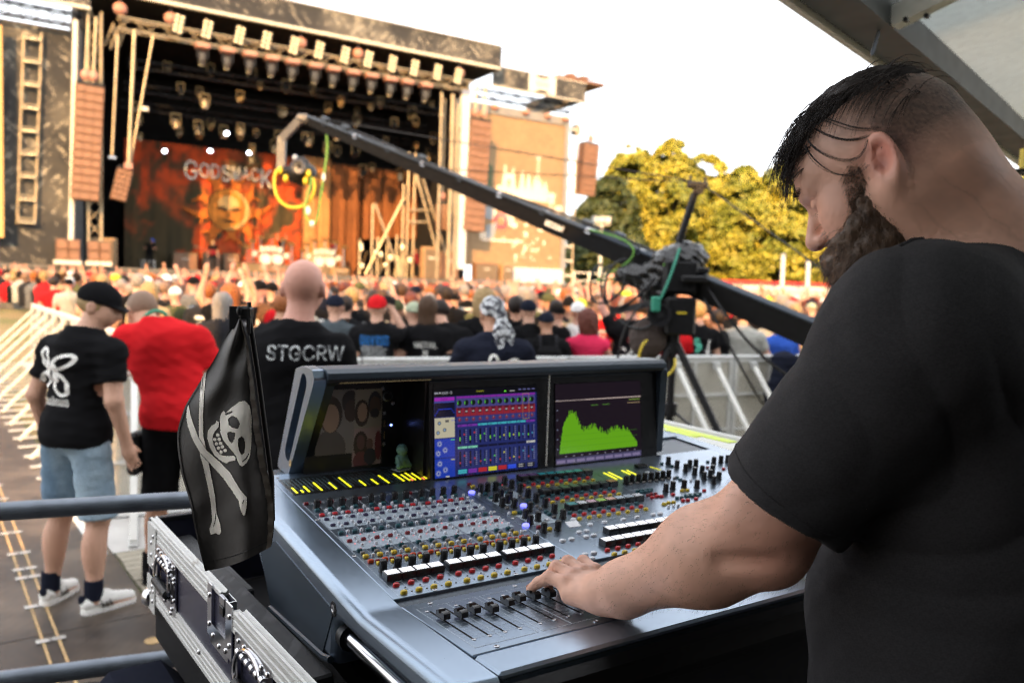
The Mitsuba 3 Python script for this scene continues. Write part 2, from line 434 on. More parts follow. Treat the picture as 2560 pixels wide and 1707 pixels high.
def make_tree(pos, H, W, seed, label, mat='leaf_mat', n=9000, leaf=.30, group='sunlit trees along the edge of the field', low=.05):
    rr = np.random.default_rng(seed)
    t = thing('tree', label, 'tree', group)
    x, y = pos
    tr_ = [tube(spline([(x, y, -.1), (x + .3 * rr.normal(), y, H * .3), (x + .5 * rr.normal(), y + .3, H * .62)], 8), np.linspace(.28, .1, 8) * H / 14, 8)]
    for i in range(16):
        a = rr.uniform(0, 2 * math.pi); q = rr.uniform(.3, .95); c = np.array([x + W * .75 * (1.1 - q) * math.cos(a), y + W * .75 * (1.1 - q) * math.sin(a), q * H])
        tr_.append(tube(spline([(x, y, H * .25 * q + H * .12), ((x + c[0]) / 2, (y + c[1]) / 2, c[2] * .72), c], 6), np.linspace(.11, .02, 6) * H / 14, 5))
    m_ = int(n * 2.7)
    q = rr.uniform(low, 1.0, m_) ; a = rr.uniform(0, 2 * math.pi, m_); ra = rr.uniform(0, 1, m_) ** .45
    env = np.sin(np.pi * np.clip((q - low * .5) / (1.02 - low * .5), .03, 1) ** .80) ** .62
    lob = 1 + .30 * (meshkit.fbm(np.stack([np.cos(a) * 1.6, np.sin(a) * 1.6, q * 3.2], 1) + seed, 3, seed) - .5) * 2
    P = np.stack([x + 1.12 * W * env * lob * ra * np.cos(a), y + 1.12 * W * env * lob * ra * np.sin(a), H * (q + .10 * (lob - 1) * (q > .6))], 1)
    k1 = meshkit.fbm(P * [.62, .62, .95] + seed * 3.1, 3, seed); k2 = meshkit.noise(P * 2.1, seed + 9)
    keep = np.argsort(-(k1 + .22 * k2 + .10 * ra + .05 * rr.random(m_)))[:n]
    P = P[keep]; d = np.stack([np.cos(a), np.sin(a), 2.2 * (q - .45)], 1)[keep]; d /= np.linalg.norm(d, axis=1)[:, None]
    nn = d + .7 * rr.normal(size=(n, 3)); nn /= np.linalg.norm(nn, axis=1)[:, None]
    a = np.cross(nn, rr.normal(size=(n, 3))); a /= np.linalg.norm(a, axis=1)[:, None]; b = np.cross(nn, a)
    L = (leaf * rr.uniform(.6, 1.4, n))[:, None]
    V = np.stack([P - a * L, P - b * L * .55 + nn * .1 * L, P + a * L, P + b * L * .55], 1).reshape(-1, 3)
    i4 = np.arange(n)[:, None] * 4
    F = np.vstack([i4 + [0, 1, 2], i4 + [0, 2, 3]])
    put('trunk', cat(tr_), 'bark', t, True)
    put('crown', trimesh.Trimesh(V, F, process=False), mat, t)
TREES = [  # x, y, height, half-width, material, look
    (9.0, 78, 12.5, 3.6, 'leaf_dark', 'tree with shade painted into its dark green leaves just beside the right screen tower'),
    (11.6, 82, 16.2, 4.2, 'leaf_mat', 'tall yellow-green tree with two heads right of the screen tower'),
    (15.4, 80, 16.6, 4.0, 'leaf_mat', 'highest golden tree behind the camera crane'),
    (19.2, 83, 15.6, 4.4, 'leaf_mat', 'golden tree with a rounded top behind the crane\'s pivot'),
    (22.6, 80, 14.2, 4.2, 'leaf_mat', 'lower yellow-green tree at the dip of the tree line'),
    (26.2, 79, 15.0, 4.4, 'leaf_mat', 'golden tree in front of the engineer\'s nose'),
    (30.0, 81, 14.8, 4.2, 'leaf_mat', 'yellow-green tree behind the engineer\'s beard'),
    (33.9, 82, 15.0, 4.2, 'leaf_mat', 'golden tree hidden behind the engineer\'s face'),
    (37.6, 82, 14.4, 3.8, 'leaf_mat', 'golden tree hidden behind the engineer\'s head'),
    (45.6, 82, 15.0, 3.4, 'leaf_mat', 'golden tree with a feathery top right of the engineer\'s neck'),
    (49.6, 80, 14.0, 4.0, 'leaf_mat', 'golden tree at the right edge of the picture'),
    (53.6, 83, 14.0, 4.0, 'leaf_mat', 'golden tree under the tent\'s eave at far right'),
]
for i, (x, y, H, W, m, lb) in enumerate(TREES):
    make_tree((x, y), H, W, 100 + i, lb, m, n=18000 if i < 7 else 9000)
rr_ = np.random.default_rng(5)
# undergrowth and far wood behind the first trees, shade put into the leaf colour
n = 30000
C = np.stack([rr_.uniform(6, 62, n), rr_.uniform(86, 96, n), rr_.uniform(0, 1, n) ** .7 * 12.0], 1)
C[:, 2] *= .8 + .25 * np.sin(C[:, 0] * .8) * np.sin(C[:, 0] * .31 + 1)
dd = rr_.normal(size=(n, 3)); a = np.cross(dd, rr_.normal(size=(n, 3))); a /= np.linalg.norm(a, axis=1)[:, None]; b = np.cross(dd / np.linalg.norm(dd, axis=1)[:, None], a)
V = np.stack([C - a * .5, C - b * .3, C + a * .5, C + b * .3], 1).reshape(-1, 3); i4 = np.arange(n)[:, None] * 4
labels['woodland'] = {'label': 'dark wood with shade painted into its leaves behind the golden trees', 'category': 'woodland', 'kind': 'stuff'}
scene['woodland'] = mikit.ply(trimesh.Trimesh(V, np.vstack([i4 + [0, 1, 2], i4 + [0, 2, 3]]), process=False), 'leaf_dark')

# two bare poles, a floodlight mast, a marquee and a low white building in front of the trees
for x, y, z, lb in ((20.0, 60, 4.85, 'taller of the two pale poles standing before the trees'), (21.9, 60, 4.4, 'shorter pale pole nearest the engineer\'s beard')):
    t = thing('flag_pole', lb, 'pole', 'pale poles before the trees')
    put('shaft', rod((x + .07, y, 0), (x, y, z), .16, .15, 10), 'white_paint', t); put('pole_cap', ellip((x, y, z), (.17, .17, .08), 1), 'steel', t)
t = thing('floodlight_mast', 'white mast carrying four bright floodlights beside the right screen', 'floodlight')
put('mast', cat(rod((6.42, 60, 0), (6.35, 60, 6.6), .13, .11, 8), bar((5.75, 60, 6.6), (7.0, 60, 6.6), .08, .08)), 'white_paint', t)
for dx in (-.5, -.02, .46):
    k = put('flood_lamp', cbox(6.35 + dx - .22, 6.35 + dx + .22, 59.8, 60.1, 6.72, 7.2, .05), 'steel', t)
    put('lens', box(6.35 + dx - .19, 6.35 + dx + .19, 59.78, 59.8, 6.75, 7.17), 'white_paint', k)
t = thing('marquee', 'pale pointed marquee roof seen behind the camera crane', 'marquee')
ap = np.array([13.1, 61, 5.1])
ring = [np.array([ap[0] + sx * 2.7, 61 + sy * 2.7, 2.45]) for sx, sy in ((-1, -1), (1, -1), (1, 1), (-1, 1))]
Vv, Fv = [], []
for q in range(4):
    A_, B_ = ring[q], ring[(q + 1) % 4]
    m_, n_ = 10, 8
    for i in range(m_ + 1):
        for j in range(n_ + 1):
            t_, s_ = i / m_, j / n_
            P = (A_ * (1 - s_) + B_ * s_) * (1 - t_) + ap * t_
            P = P - np.array([0, 0, .75 * math.sin(math.pi * t_)]); Vv.append(P)
    base = q * (m_ + 1) * (n_ + 1)
    for i in range(m_):
        for j in range(n_):
            o = base + i * (n_ + 1) + j; Fv += [[o, o + 1, o + n_ + 2], [o, o + n_ + 2, o + n_ + 1]]
bsdf('marquee_cloth', (0.36, 0.31, 0.25), 0.7)
put('roof', trimesh.Trimesh(np.array(Vv), np.array(Fv), process=False), 'marquee_cloth', t, True)
for P in ring: put('leg', rod((P[0], P[1], 0), P, .04, n=6), 'white_paint', t)
t = thing('low_building', 'long low white cabin with a red roof edge in front of the trees', 'building')
put('wall', box(15.0, 30, 63, 67, 0, 2.6), 'white_paint', t)
bsdf('red_paint', (0.55, 0.03, 0.02), 0.5)
put('roof', cbox(14.8, 30.2, 62.8, 67.2, 2.62, 2.9, .03), 'red_paint', t)
for k in range(5): put('window', box(16.5 + 2.6 * k, 17.6 + 2.6 * k, 62.97, 63.02, 1.2, 2.1), 'black_plastic', t)
t = thing('field_fence', 'grey site fence running behind the crowd at right', 'fence')
for k in range(14):
    put('panel', cbox(13 + 2.6 * k, 15.5 + 2.6 * k, 57, 57.06, 0.05, 2.25, .01), 'mat_grey', t)
# ---------------------------------------------------------------- the stage (frame: s to the right along its front, d into it, z up)
SA = math.radians(31.5)
SM = mat4((math.cos(SA), math.sin(SA), 0), (-math.sin(SA), math.cos(SA), 0), (0, 0, 1), (-20.1, 38, 0))
def sp(stem, mesh, mat, parent, smooth=False, **kw): return put(stem, mv(mesh, SM), mat, parent, smooth, **kw)


def c_scrim(p, n, uv):
    """dark banner mesh with printed light scratches and smears"""
    x, y, z = p.x * .853 + p.y * .522, p.y * 0, p.z
    a = fbm(x * .55 + 4, z * .55, 1); b = fbm(x * 2.2 + z * 1.6, (z - x) * 7.0, 3, 3); c = fbm((x + z) * 6.5, (x - z * .6) * 1.9, 7, 3)
    m = smoothstep(.62, .76, b) * smoothstep(.42, .6, a) + .8 * smoothstep(.66, .8, c) + .25 * smoothstep(.4, .8, a)
    return mix((0.030, 0.030, 0.030), (0.30, 0.275, 0.22), dr.clip(m, 0, 1))
bsdf('scrim', mikit.proc(c_scrim), 0.8)
bsdf('stage_black', (0.006, 0.006, 0.007), 0.9)
bsdf('trim_white', (0.66, 0.62, 0.52), 0.5)
bsdf('scaffold', grime((0.42, 0.34, 0.22), 0.3, 3), 0.45, metallic=0.4)
def c_pa(p, n, uv): return mi.Color3f(0.24, 0.125, 0.07) * (0.75 + .5 * fbm(p.x * 4, p.y * 4, p.z * 4))
bsdf('pa_grille', mikit.proc(c_pa), 0.55)
bsdf('pa_box', (0.17, 0.085, 0.045), 0.6)
bsdf('lamp_glass', (0.85, 0.74, 0.5), 0.25, specular=0.9)
bsdf('motor_pink', (0.45, 0.22, 0.16), 0.5)
bsdf('skirt', grime((0.13, 0.12, 0.105), 0.3, 1.2), 0.85)


def truss(p0, p1, w=.5, h=.5, bay=.6, r=.035, up=(0, 0, 1)):
    p0, p1 = np.asarray(p0, float), np.asarray(p1, float); L = np.linalg.norm(p1 - p0); d = (p1 - p0) / L
    x = np.cross(up if abs(d @ np.asarray(up, float)) < .95 else (0, 1, 0), d); x /= np.linalg.norm(x); y = np.cross(d, x)
    c = [x * a * w / 2 + y * b * h / 2 for a, b in ((-1, -1), (1, -1), (1, 1), (-1, 1))]
    ms = [rod(p0 + q, p1 + q, r, n=5) for q in c]
    n = max(1, int(L / bay))
    for i in range(n):
        a, b = p0 + d * L * i / n, p0 + d * L * (i + 1) / n
        for j in range(4):
            e, f = (c[j], c[(j + 1) % 4]) if i % 2 else (c[(j + 1) % 4], c[j])
            ms.append(rod(a + e, b + f, r * .6, n=4))
    return cat(ms)


stage = thing('festival_stage', 'large open-air stage with black roof canopy and printed dark fascia', 'stage')
sp('stage_floor', box(-9, 36, 0.0, 22, 1.9, 2.08), 'stage_black', stage)
# pleated skirt
P = []
for i in range(240): P.append((-9 + 45 * i / 239, -.05 + .05 * math.sin(i * 1.3) + .03 * math.sin(i * .37)))
sk = Polygon(P + [(36, .3), (-9, .3)])
sp('skirt', prism(sk, 1.9), 'skirt', stage)
sp('lip', cbox(-9, 36, -.12, .02, 1.9, 2.06, .02), 'skirt', stage)
# roof: canopy, fascia with white piping, legs, back and side walls
sp('fascia', box(-.3, 22.0, -.12, 0, 14.96, 16.18), 'scrim', stage)
sp('fascia_piping', cat(cbox(-.3, 22.05, -.2, .02, 14.80, 14.955, .03), cbox(-.3, 22.05, -.2, .02, 16.185, 16.23, .01)), 'trim_white', stage)
sp('fascia_return', box(22.01, 22.1, -.1, 13, 14.84, 16.18), 'scrim', stage)
sp('canopy', hull([(-.3, .03, 14.9), (22.0, .03, 14.9), (22.0, 15, 14.4), (-.3, 15, 14.4), (-.3, .03, 16.1), (22.0, .03, 16.1), (22.0, 6, 17), (-.3, 6, 17), (22.0, 15, 15), (-.3, 15, 15)]), 'stage_black', stage)
sp('back_wall', box(-.6, 21.4, 14.6, 14.8, 2.08, 14.6), 'stage_black', stage)
sp('side_wall', box(-.1, 0.0, 3.0, 14.6, 2.08, 14.7), 'stage_black', stage)
sp('side_wall', box(21.3, 21.4, 2.6, 14.6, 2.08, 14.7), 'stage_black', stage)
# left wing: scrim wall, roof underside, white pole
lw = thing('wing_wall', 'tall dark printed scrim wall left of the stage opening', 'wall')
sp('scrim_panel', box(-9, -.62, .9, 1.0, 2.05, 13.05), 'scrim', lw)
sp('top_fascia', box(-9, .02, -.1, 0.0, 14.02, 15.4), 'scrim', lw)
sp('fascia_piping', cbox(-9, .06, -.16, .05, 13.86, 14.01, .03), 'trim_white', lw)
sp('roof_truss', truss((-9, .5, 13.45), (-.2, .5, 13.45), .5, .55, .55, .05), 'black_metal', lw)
t = thing('tower_leg', 'bright white pole at the left corner of the stage opening', 'pole')
sp('tube', rod((-.8, -.05, 2.2), (-.56, -.05, 13.3), .12, n=10), 'trim_white', t)
# hanging light ladder on the left scrim
t = thing('light_ladder', 'tall hanging ladder of white light bars on the left scrim wall', 'stage light')
sp('rail', rod((-2.92, .7, 3.9), (-2.6, .7, 12.6), .05, n=6), 'scaffold', t); sp('rail', rod((-2.22, .7, 3.9), (-1.9, .7, 12.7), .05, n=6), 'scaffold', t)
for i in range(9):
    z = 3.98 + i * 1.04; s = -2.9 + .034 * (z - 4)
    sp('rung', cat(rod((s, .7, z + .18), (s + .72, .7, z + .18), .035, n=5), ), 'scaffold', t)
    k = sp('light_bar', cbox(s + .03, s + .70, .56, .68, z - .08, z + .08, .02), 'black_metal', t)
    for j in range(6): sp('lamp', mv(lathe([(.0, .0), (.045, .0), (.045, .03), (.0, .045)], 8), tr(s + .09 + j * .11, .56, z) @ rx(math.pi / 2)), 'lamp_glass', k)
# left screen, only its edge in the picture
t = thing('led_screen', 'edge of the amber video screen at the left border', 'screen')
bsdf('screen_amber', (0.62, 0.36, 0.12), 0.5)
sp('panel', cbox(-10.5, -3.42, .2, .4, 3.2, 12.6, .03), 'screen_amber', t)

# right wing with fascia, logo and video screen
rw = thing('wing_roof', 'dark printed fascia over the right video screen with a pale bone-shaped emblem', 'roof')
sp('fascia', box(22.12, 29.2, .9, 1.0, 14.15, 15.3), 'scrim', rw)
sp('fascia_piping', cat(cbox(22.12, 29.25, .85, 1.02, 14.06, 14.145, .02), cbox(22.12, 29.25, .86, 1.02, 15.305, 15.36, .01)), 'trim_white', rw)
sp('fascia_return', box(29.01, 29.1, .9, 8, 14.1, 15.3), 'scrim', rw)
sp('roof_truss', truss((21.5, 2.2, 13.85), (29, 2.2, 13.85), .6, .5, .55, .05), 'black_metal', rw)
sp('roof_edge', cat(box(27.3, 31.2, 1.5, 5, 15.55, 15.75), bar((28, 1.6, 15.75), (30.5, 1.6, 15.95), .1, .1), box(28.2, 28.8, 1.5, 2, 15.75, 16.0), box(29.3, 29.8, 1.5, 2, 15.75, 16.0)), 'pa_box', rw)
em = Point(0, 0).buffer(1.0, 32)
em = affinity.scale(em, 1.0, .62).difference(affinity.translate(affinity.scale(Point(0, 0).buffer(1, 32), .72, .5), 0, .78)).difference(affinity.translate(affinity.scale(Point(0, 0).buffer(1, 32), .72, .5), 0, -.78))
em = em.union(sbox(-.98, -.5, -.6, .5)).union(sbox(.6, -.5, .98, .5)).buffer(-.06).buffer(.12)
EF = mat4((1, 0, 0), (0, 0, 1), (0, -1, 0))
sp('emblem', prism(em, .02, tr(25.75, .895, 14.74) @ EF), 'trim_white', rw)
sp('emblem_print', cat(*[prism(sbox(-.04, -.16, .05, .16), .012, tr(25.3 + .22 * i, .876, 14.74) @ EF) for i in range(5)]), 'screen_amber', rw)
scr = thing('led_screen', 'big amber video screen right of the stage showing the crowd and a bright castle-like scene', 'screen')
bsdf('screen_frame', (0.25, 0.24, 0.22), 0.5)
def c_led(p, n, uv):
    s = p.x * .853 + p.y * .522 + 17.146 - 19.836   # along the stage
    k = fbm(s * .9, p.z * .7, 2); g = noise(s * 14, p.z * 14, 1)
    return mix((0.265, 0.17, 0.083), (0.345, 0.225, 0.112), k) * (.86 + .28 * g)
bsdf('led_face', mikit.proc(c_led), 0.6)
sp('led_panel', box(20.2, 28.1, 1.6, 1.75, 3.05, 12.55), 'led_face', scr)
sp('frame', cat(box(19.9, 20.19, 1.5, 1.9, 2.1, 13.1), box(28.11, 28.45, 1.5, 1.9, 2.1, 13.1), box(20.2, 28.1, 1.5, 1.9, 12.56, 13.1)), 'screen_frame', scr)
sp('base', box(23.2, 28.3, 1.45, 1.7, 2.1, 3.04), 'white_paint', scr)
for s in (22.6, 24.9, 26.6, 28): sp('hoist_motor', mv(ellip((0, 0, 0), (.26, .22, .2), 2), tr(s, 1.4, 12.95)), 'motor_pink', scr)
# the picture on the screen: printed light and dark shapes, flat on its face
FR = mat4((1, 0, 0), (0, 0, 1), (0, -1, 0))
def on_screen(stem, polys, mat, lift=.012, label=None):
    sp(stem, cat(*[prism(p, .006, tr(0, 1.6 - lift, 0) @ FR) for p in polys]), mat, scr, label=label, kind='stuff' if len(polys) > 4 or 'glow' in stem else None)
bsdf('led_white', (0.78, 0.66, 0.5), 0.6); bsdf('led_dark', (0.09, 0.11, 0.05), 0.6); bsdf('led_pink', (0.75, 0.06, 0.10), 0.6); bsdf('led_grey', (0.3, 0.32, 0.34), 0.6)
r = random.Random(11)
blob = lambda x, y, a, b: affinity.rotate(affinity.scale(Point(x, y).buffer(1, 5), a, b), r.uniform(-40, 40))
on_screen('picture_tree', [Polygon([(20.9, 11.0), (22.0, 10.3), (22.1, 9.6), (22.7, 9.3), (22.6, 7.0), (20.9, 7.4)])], 'led_dark')
sh = [Polygon([(22.6, 8.0), (24.0, 8.2), (26.9, 7.7), (26.8, 5.6), (24.5, 5.2), (22.0, 5.0)])]
sh = []
for i, x in enumerate((23.6, 24.2, 24.9, 25.4, 25.9, 26.3, 26.7)): sh.append(Polygon([(x - .26, 8.0), (x - .05, 9.5 - .13 * i), (x + .05, 9.5 - .13 * i), (x + .26, 7.9)]))
sh.append(Polygon([(26.05, 7.9), (26.05, 10.1), (25.85, 10.3), (26.35, 10.3), (26.15, 10.1), (26.15, 7.9)]))
sh.append(Polygon([(23.1, 8.2), (27.0, 7.9), (26.9, 7.4), (22.7, 7.5)]))
for i in range(46): sh.append(blob(r.gauss(24.6, 1.2), r.gauss(6.6, .65), r.uniform(.08, .34), r.uniform(.08, .26)))
for i in range(16): sh.append(blob(r.gauss(27, .5), r.gauss(6.4, .7), r.uniform(.08, .3), r.uniform(.08, .22)))
for i in range(26): sh.append(blob(r.gauss(25.4, .9), r.uniform(3.4, 5.0), r.uniform(.04, .12), r.uniform(.04, .18)))
sh.append(sbox(22.1, 4.62, 25.0, 4.78)); sh.append(sbox(21.9, 4.7, 22.05, 5.6))
from shapely import make_valid
u_ = union_all([make_valid(q) for q in sh if 20.3 < q.centroid.x < 28 and q.is_valid])
on_screen('picture_glow', [g for g in getattr(u_, 'geoms', [u_]) if g.geom_type == 'Polygon'], 'led_white', .02)
ray_ = [Polygon([(23.4 + .42 * math.cos(a - .16), 5.95 + .42 * math.sin(a - .16)), (23.4 + .8 * math.cos(a), 5.95 + .8 * math.sin(a)), (23.4 + .42 * math.cos(a + .16), 5.95 + .42 * math.sin(a + .16))]) for a in np.arange(0, 6.2, .52)]
on_screen('picture_sun', [union_all([Point(23.4, 5.95).buffer(.46).difference(Point(23.4, 5.95).buffer(.3))] + ray_)], 'led_pink', .026)
on_screen('picture_figure', [Polygon([(22.0, 7.3), (22.9, 7.2), (22.8, 6.0), (21.6, 6.1)]), Polygon([(22.3, 5.6), (23.1, 5.8), (22.9, 4.8), (22.4, 4.8)])], 'led_grey', .030)
# tower right of the screen: scaffold ladder, fence and outer array
t = thing('scaffold_tower', 'slim scaffold tower with white rungs at the right side of the video screen', 'scaffold')
for s in (28.6, 29.35): sp('upright', rod((s, 1.9, 0), (s + .0, 1.9, 13.2), .06, n=6), 'scaffold', t)
for i in range(11): sp('rung', cbox(28.6, 29.35, 1.86, 1.96, 2.6 + i * .98, 2.74 + i * .98, .02), 'trim_white', t)
t = thing('loudspeaker_cluster', 'small square loudspeaker hanging in the sky right of the screen', 'loudspeaker')
sp('cabinet', cbox(29.35, 29.85, 2.2, 2.7, 12.25, 12.85, .03), 'black_metal', t); sp('grille', box(29.4, 29.8, 2.17, 2.2, 12.3, 12.8), 'pa_box', t)
sp('hanging_arm', rod((29.1, 2.2, 12.9), (29.8, 2.4, 12.9), .03), 'black_metal', t)
t = thing('site_fence', 'pale metal fence below the outer loudspeakers at the stage\'s right end', 'fence')
for s in (29.6, 30.9, 32.2): sp('post', rod((s, 2, .0), (s, 2, 3.0), .09, n=6), 'trim_white', t)
for z in (1.9, 2.35, 2.9): sp('rail', rod((29.5, 2, z), (32.4, 2, z), .05, n=6), 'trim_white', t)


def line_array(label, boxes, M, w, h, dep, curve=0.0, grp=None, chains=()):
    t = thing('line_array', label, 'loudspeaker', grp)
    o, a = np.array([0, 0, 0.0]), 0.0
    for i in range(boxes):
        Q = M @ mat4(o=o) @ rx(a)
        k = put('cabinet', mv(cbox(-w / 2, w / 2, 0, dep, -h + .015, 0, .02), Q), 'pa_box', t)
        put('grille', mv(cat(*[cbox(x0, x1, -.02, .0, -h + .05, -.04, .008) for x0, x1 in ((-w / 2 + .04, -w / 6 - .02), (-w / 6 + .02, w / 6 - .02), (w / 6 + .02, w / 2 - .04))]), Q), 'pa_grille', k)
        for sx in (-1, 1): put('link', mv(cbox(sx * w / 2 - .03, sx * w / 2 + .03, .02, .12, -h / 2 - .06, -h / 2 + .06, .01), Q), 'black_metal', k)
        o = o + np.array([0, math.sin(a) * h, -math.cos(a) * h]); a += curve
    put('bumper', mv(cat(cbox(-w / 2, w / 2, 0, dep, .02, .14, .02)), M), 'black_metal', t)
    for x, L in chains: put('chain', mv(rod((x, dep / 2, .1), (x, dep / 2, L), .06, n=6), M), 'scaffold', t); put('hoist_motor', mv(ellip((x, dep / 2, .5), (.22, .2, .26), 2), M), 'motor_pink', t)
    return t


SS = lambda s, d, z, yaw=0.0, pit=0.0: SM @ tr(s, d, z) @ rz(yaw) @ rx(pit)
line_array('long pinkish-brown line array hanging left of the stage opening', 14, SS(.0, -.6, 10.35, .0) @ ry(.045), 1.16, .375, .7, .0, None, ((-.2, 3.2), (.12, 3.2)))
line_array('long brown line array hanging before the right screen', 15, SS(20.75, -.3, 11.6) @ ry(.045), 1.38, .44, .8, .0, None, ((-.3, 2.2), (.3, 2.4)))
line_array('outer brown line array hanging by the trees, right of the screen tower', 10, SS(30.75, 2, 11.7) @ ry(.05), 1.25, .35, .8, .01, None, ((.1, .8),))
line_array('small pale line array hung at the left of the backdrop, tilted down', 6, SS(1.5, -.2, 6.72) @ ry(.22), .68, .25, .6, .0, None, ())
t = thing('rigging_pole', 'straight golden pole hanging down to the tilted small line array', 'pole'); sp('tube', rod((1.88, -.2, 13.3), (1.62, -.2, 6.8), .075, n=6), 'scaffold', t); sp('clamp', cbox(1.45, 1.8, -.35, -.05, 6.75, 7.05, .02), 'motor_pink', t)
line_array('small grey line array hanging inside the right stage opening', 8, SS(18.6, .2, 6.5, -.55), .9, .19, .7, .05, None, ((-.1, 6.2),))
t = thing('rigging_pole', 'thin cable pole hanging beside the tilted small line array', 'pole')
sp('tube', rod((1.17, -.2, 12.95), (.92, -.2, 7.3), .055, n=6), 'scaffold', t); sp('clamp', cbox(.75, 1.1, -.3, -.1, 7.15, 7.3, .02), 'steel', t)
t = thing('rigging_pole', 'slanting rod running from the roof truss down to the tilted small line array', 'pole')
sp('tube', rod((2.7, -.1, 13.2), (1.72, -.1, 7.1), .05, n=6), 'scaffold', t); sp('clamp', cbox(2.2, 2.5, -.2, 0, 9.6, 9.8, .02), 'trim_white', t)
t = thing('stage_tower', 'dark truss tower behind the left main line array', 'truss tower')
sp('frame', truss((.25, .6, 2.1), (.25, .6, 14), .55, .55, .7, .05), 'scaffold', t)
for s, z1, lb in ((18.15, 12.9, 'thin golden pole left of the pair at the right of the stage'), (18.86, 12.9, 'thicker golden pole at the right of the stage'), (19.25, 12.4, 'short golden pole against the white tower')):
    t = thing('stage_pole', lb, 'pole'); sp('tube', rod((s, -.1, 2.1), (s, -.1, z1), .07 if s != 18.86 else .1, n=8), 'scaffold', t); sp('coupler', lathe([(.13, 0), (.13, .2)], 8).apply_translation((s, -.1, z1 - 1.4)), 'scaffold', t)
t = thing('cloth_tower', 'bright white wrapped tower leg right of the stage opening', 'tower')
sp('wrap', cbox(19.5, 20.0, -.2, .2, 2.7, 13.0, .05), 'white_paint', t); sp('cap', cbox(19.45, 20.05, -.25, .25, 13.0, 13.2, .03), 'steel', t)

# subwoofers and cabinets at the foot of the stage
SUBS = [(-1.4, -.42, 2.32, 3.28, 'orange-brown subwoofer stack at the left foot of the stage'), (-.1, .85, 2.32, 3.25, 'dark brown subwoofer stack right of the orange one')]
for a, b, z0, z1, lb in SUBS:
    t = thing('subwoofer', lb, 'loudspeaker')
    for i in range(2):
        for j in range(2):
            w, h = (b - a) / 2, (z1 - z0) / 2
            k = sp('cabinet', cbox(a + i * w + .01, a + (i + 1) * w - .01, -.5, .3, z0 + j * h + .01, z0 + (j + 1) * h - .01, .02), 'pa_box', t)
            sp('grille', box(a + i * w + .06, a + (i + 1) * w - .06, -.52, -.5, z0 + j * h + .06, z0 + (j + 1) * h - .06), 'pa_grille', k)
    sp('dolly', cbox(a - .1, b + .05, -.6, .3, 2.1, 2.3, .02), 'trim_white', t)
bsdf('amp_face', (0.16, 0.115, 0.07), 0.7)
bsdf('wood_case', (0.36, 0.22, 0.11), 0.6)
AMP = [(.3, 1.4, 2.6, 2.1, 3.55, 'wood_case', 'wooden cabinet with grey base at the left side of the stage'),
       (5.0, 6.4, 9.0, 2.1, 3.15, 'amp_face', 'leftmost brown guitar amplifier stack before the backdrop'), (6.75, 7.75, 9, 2.1, 3.25, 'amp_face', 'middle brown guitar amplifier before the backdrop'), (7.9, 8.9, 9, 2.1, 3.25, 'amp_face', 'right brown guitar amplifier beside the drum kit'),
       (17.8, 18.8, 1, 2.1, 4.0, 'wood_case', 'tall brown case at the right side of the stage'), (18.9, 20.3, 1.2, 2.1, 3.85, 'amp_face', 'grey rack of stage gear right of the tall brown case'), (21.3, 22.9, .9, 2.1, 3.2, 'pa_box', 'brown crate in front of the right screen'), (23.2, 24, .8, 2.1, 3.2, 'wood_case', 'dark leaning crate at the right screen'), (3.05, 3.75, 7, 2.1, 2.6, 'white_paint', 'small white box on the stage floor at left'),
       (8.9, 10.2, 3, 2.1, 2.55, 'amp_face', 'grey floor monitor wedge in front of the drum kit'), (12.9, 13.9, 3, 2.1, 2.5, 'wood_case', 'brown floor monitor wedge right of the second drum kit')]
for a, b, d, z0, z1, m, lb in AMP:
    t = thing('stage_cabinet', lb, 'cabinet')
    sp('shell', cbox(a, b, d, d + .6, z0, z1, .04), m, t)
    sp('front_panel', box(a + .07, b - .07, d - .03, d, z0 + .07, z1 - .12), 'amp_face' if m != 'amp_face' else 'pa_grille', t)
    sp('badge', box((a + b) / 2 - .2, (a + b) / 2 + .2, d - .05, d - .03, z0 + .62 * (z1 - z0), z0 + .68 * (z1 - z0)), 'trim_white', t)
for s, w, lb in ((9.9, 1.9, 'left drum riser'), (13.2, 1.7, 'right drum riser')):
    t = thing('drum_riser', f'{lb}, a low round grey platform on the stage', 'platform')
    sp('deck', mv(lathe([(w, 0), (w, .5), (w - .05, .55)], 28), tr(s + .2, 6.5, 2.08)), 'amp_face', t)


def drum_kit(s, d, z, label):
    t = thing('drum_kit', label, 'drum kit')
    Q = SM @ tr(s, d, z)
    drum = lambda x, y, zz, r_, h_, tilt: mv(lathe([(r_, 0), (r_, h_)], 18), Q @ tr(x, y, zz) @ rx(tilt))
    for x in (-.35, .35): put('bass_drum', drum(x, .3, .32, .32, .5, math.pi / 2), 'white_paint', t)
    for x, y, zz in ((-.5, .1, .78), (-.15, .1, .82), (.2, .1, .82), (.55, .1, .78), (1.0, .2, .45), (-.95, .2, .5)): put('tom', drum(x, y, zz, .17, .26, .3), 'white_paint', t)
    for x, y, zz in ((-1.1, 0, 1.35), (-.6, .1, 1.6), (.1, .2, 1.7), (.75, .1, 1.55), (1.25, 0, 1.3), (-1.3, .3, 1.0)):
        put('cymbal', mv(lathe([(.27, 0), (.05, .03), (0, .05)], 18), Q @ tr(x, y, zz) @ rx(.45)), 'brass', t)
        put('cymbal_stand', mv(cat(rod((x, y, 0), (x, y, zz), .03, n=5), rod((x - .2, y, 0), (x, y, .5), .02, n=4), rod((x + .2, y, 0), (x, y, .5), .02, n=4)), Q), 'steel', t)


drum_kit(10.1, 6.2, 2.62, 'white drum kit on the left riser before the sun backdrop')
drum_kit(13.4, 6.2, 2.62, 'white drum kit on the right riser by the brown curtain')

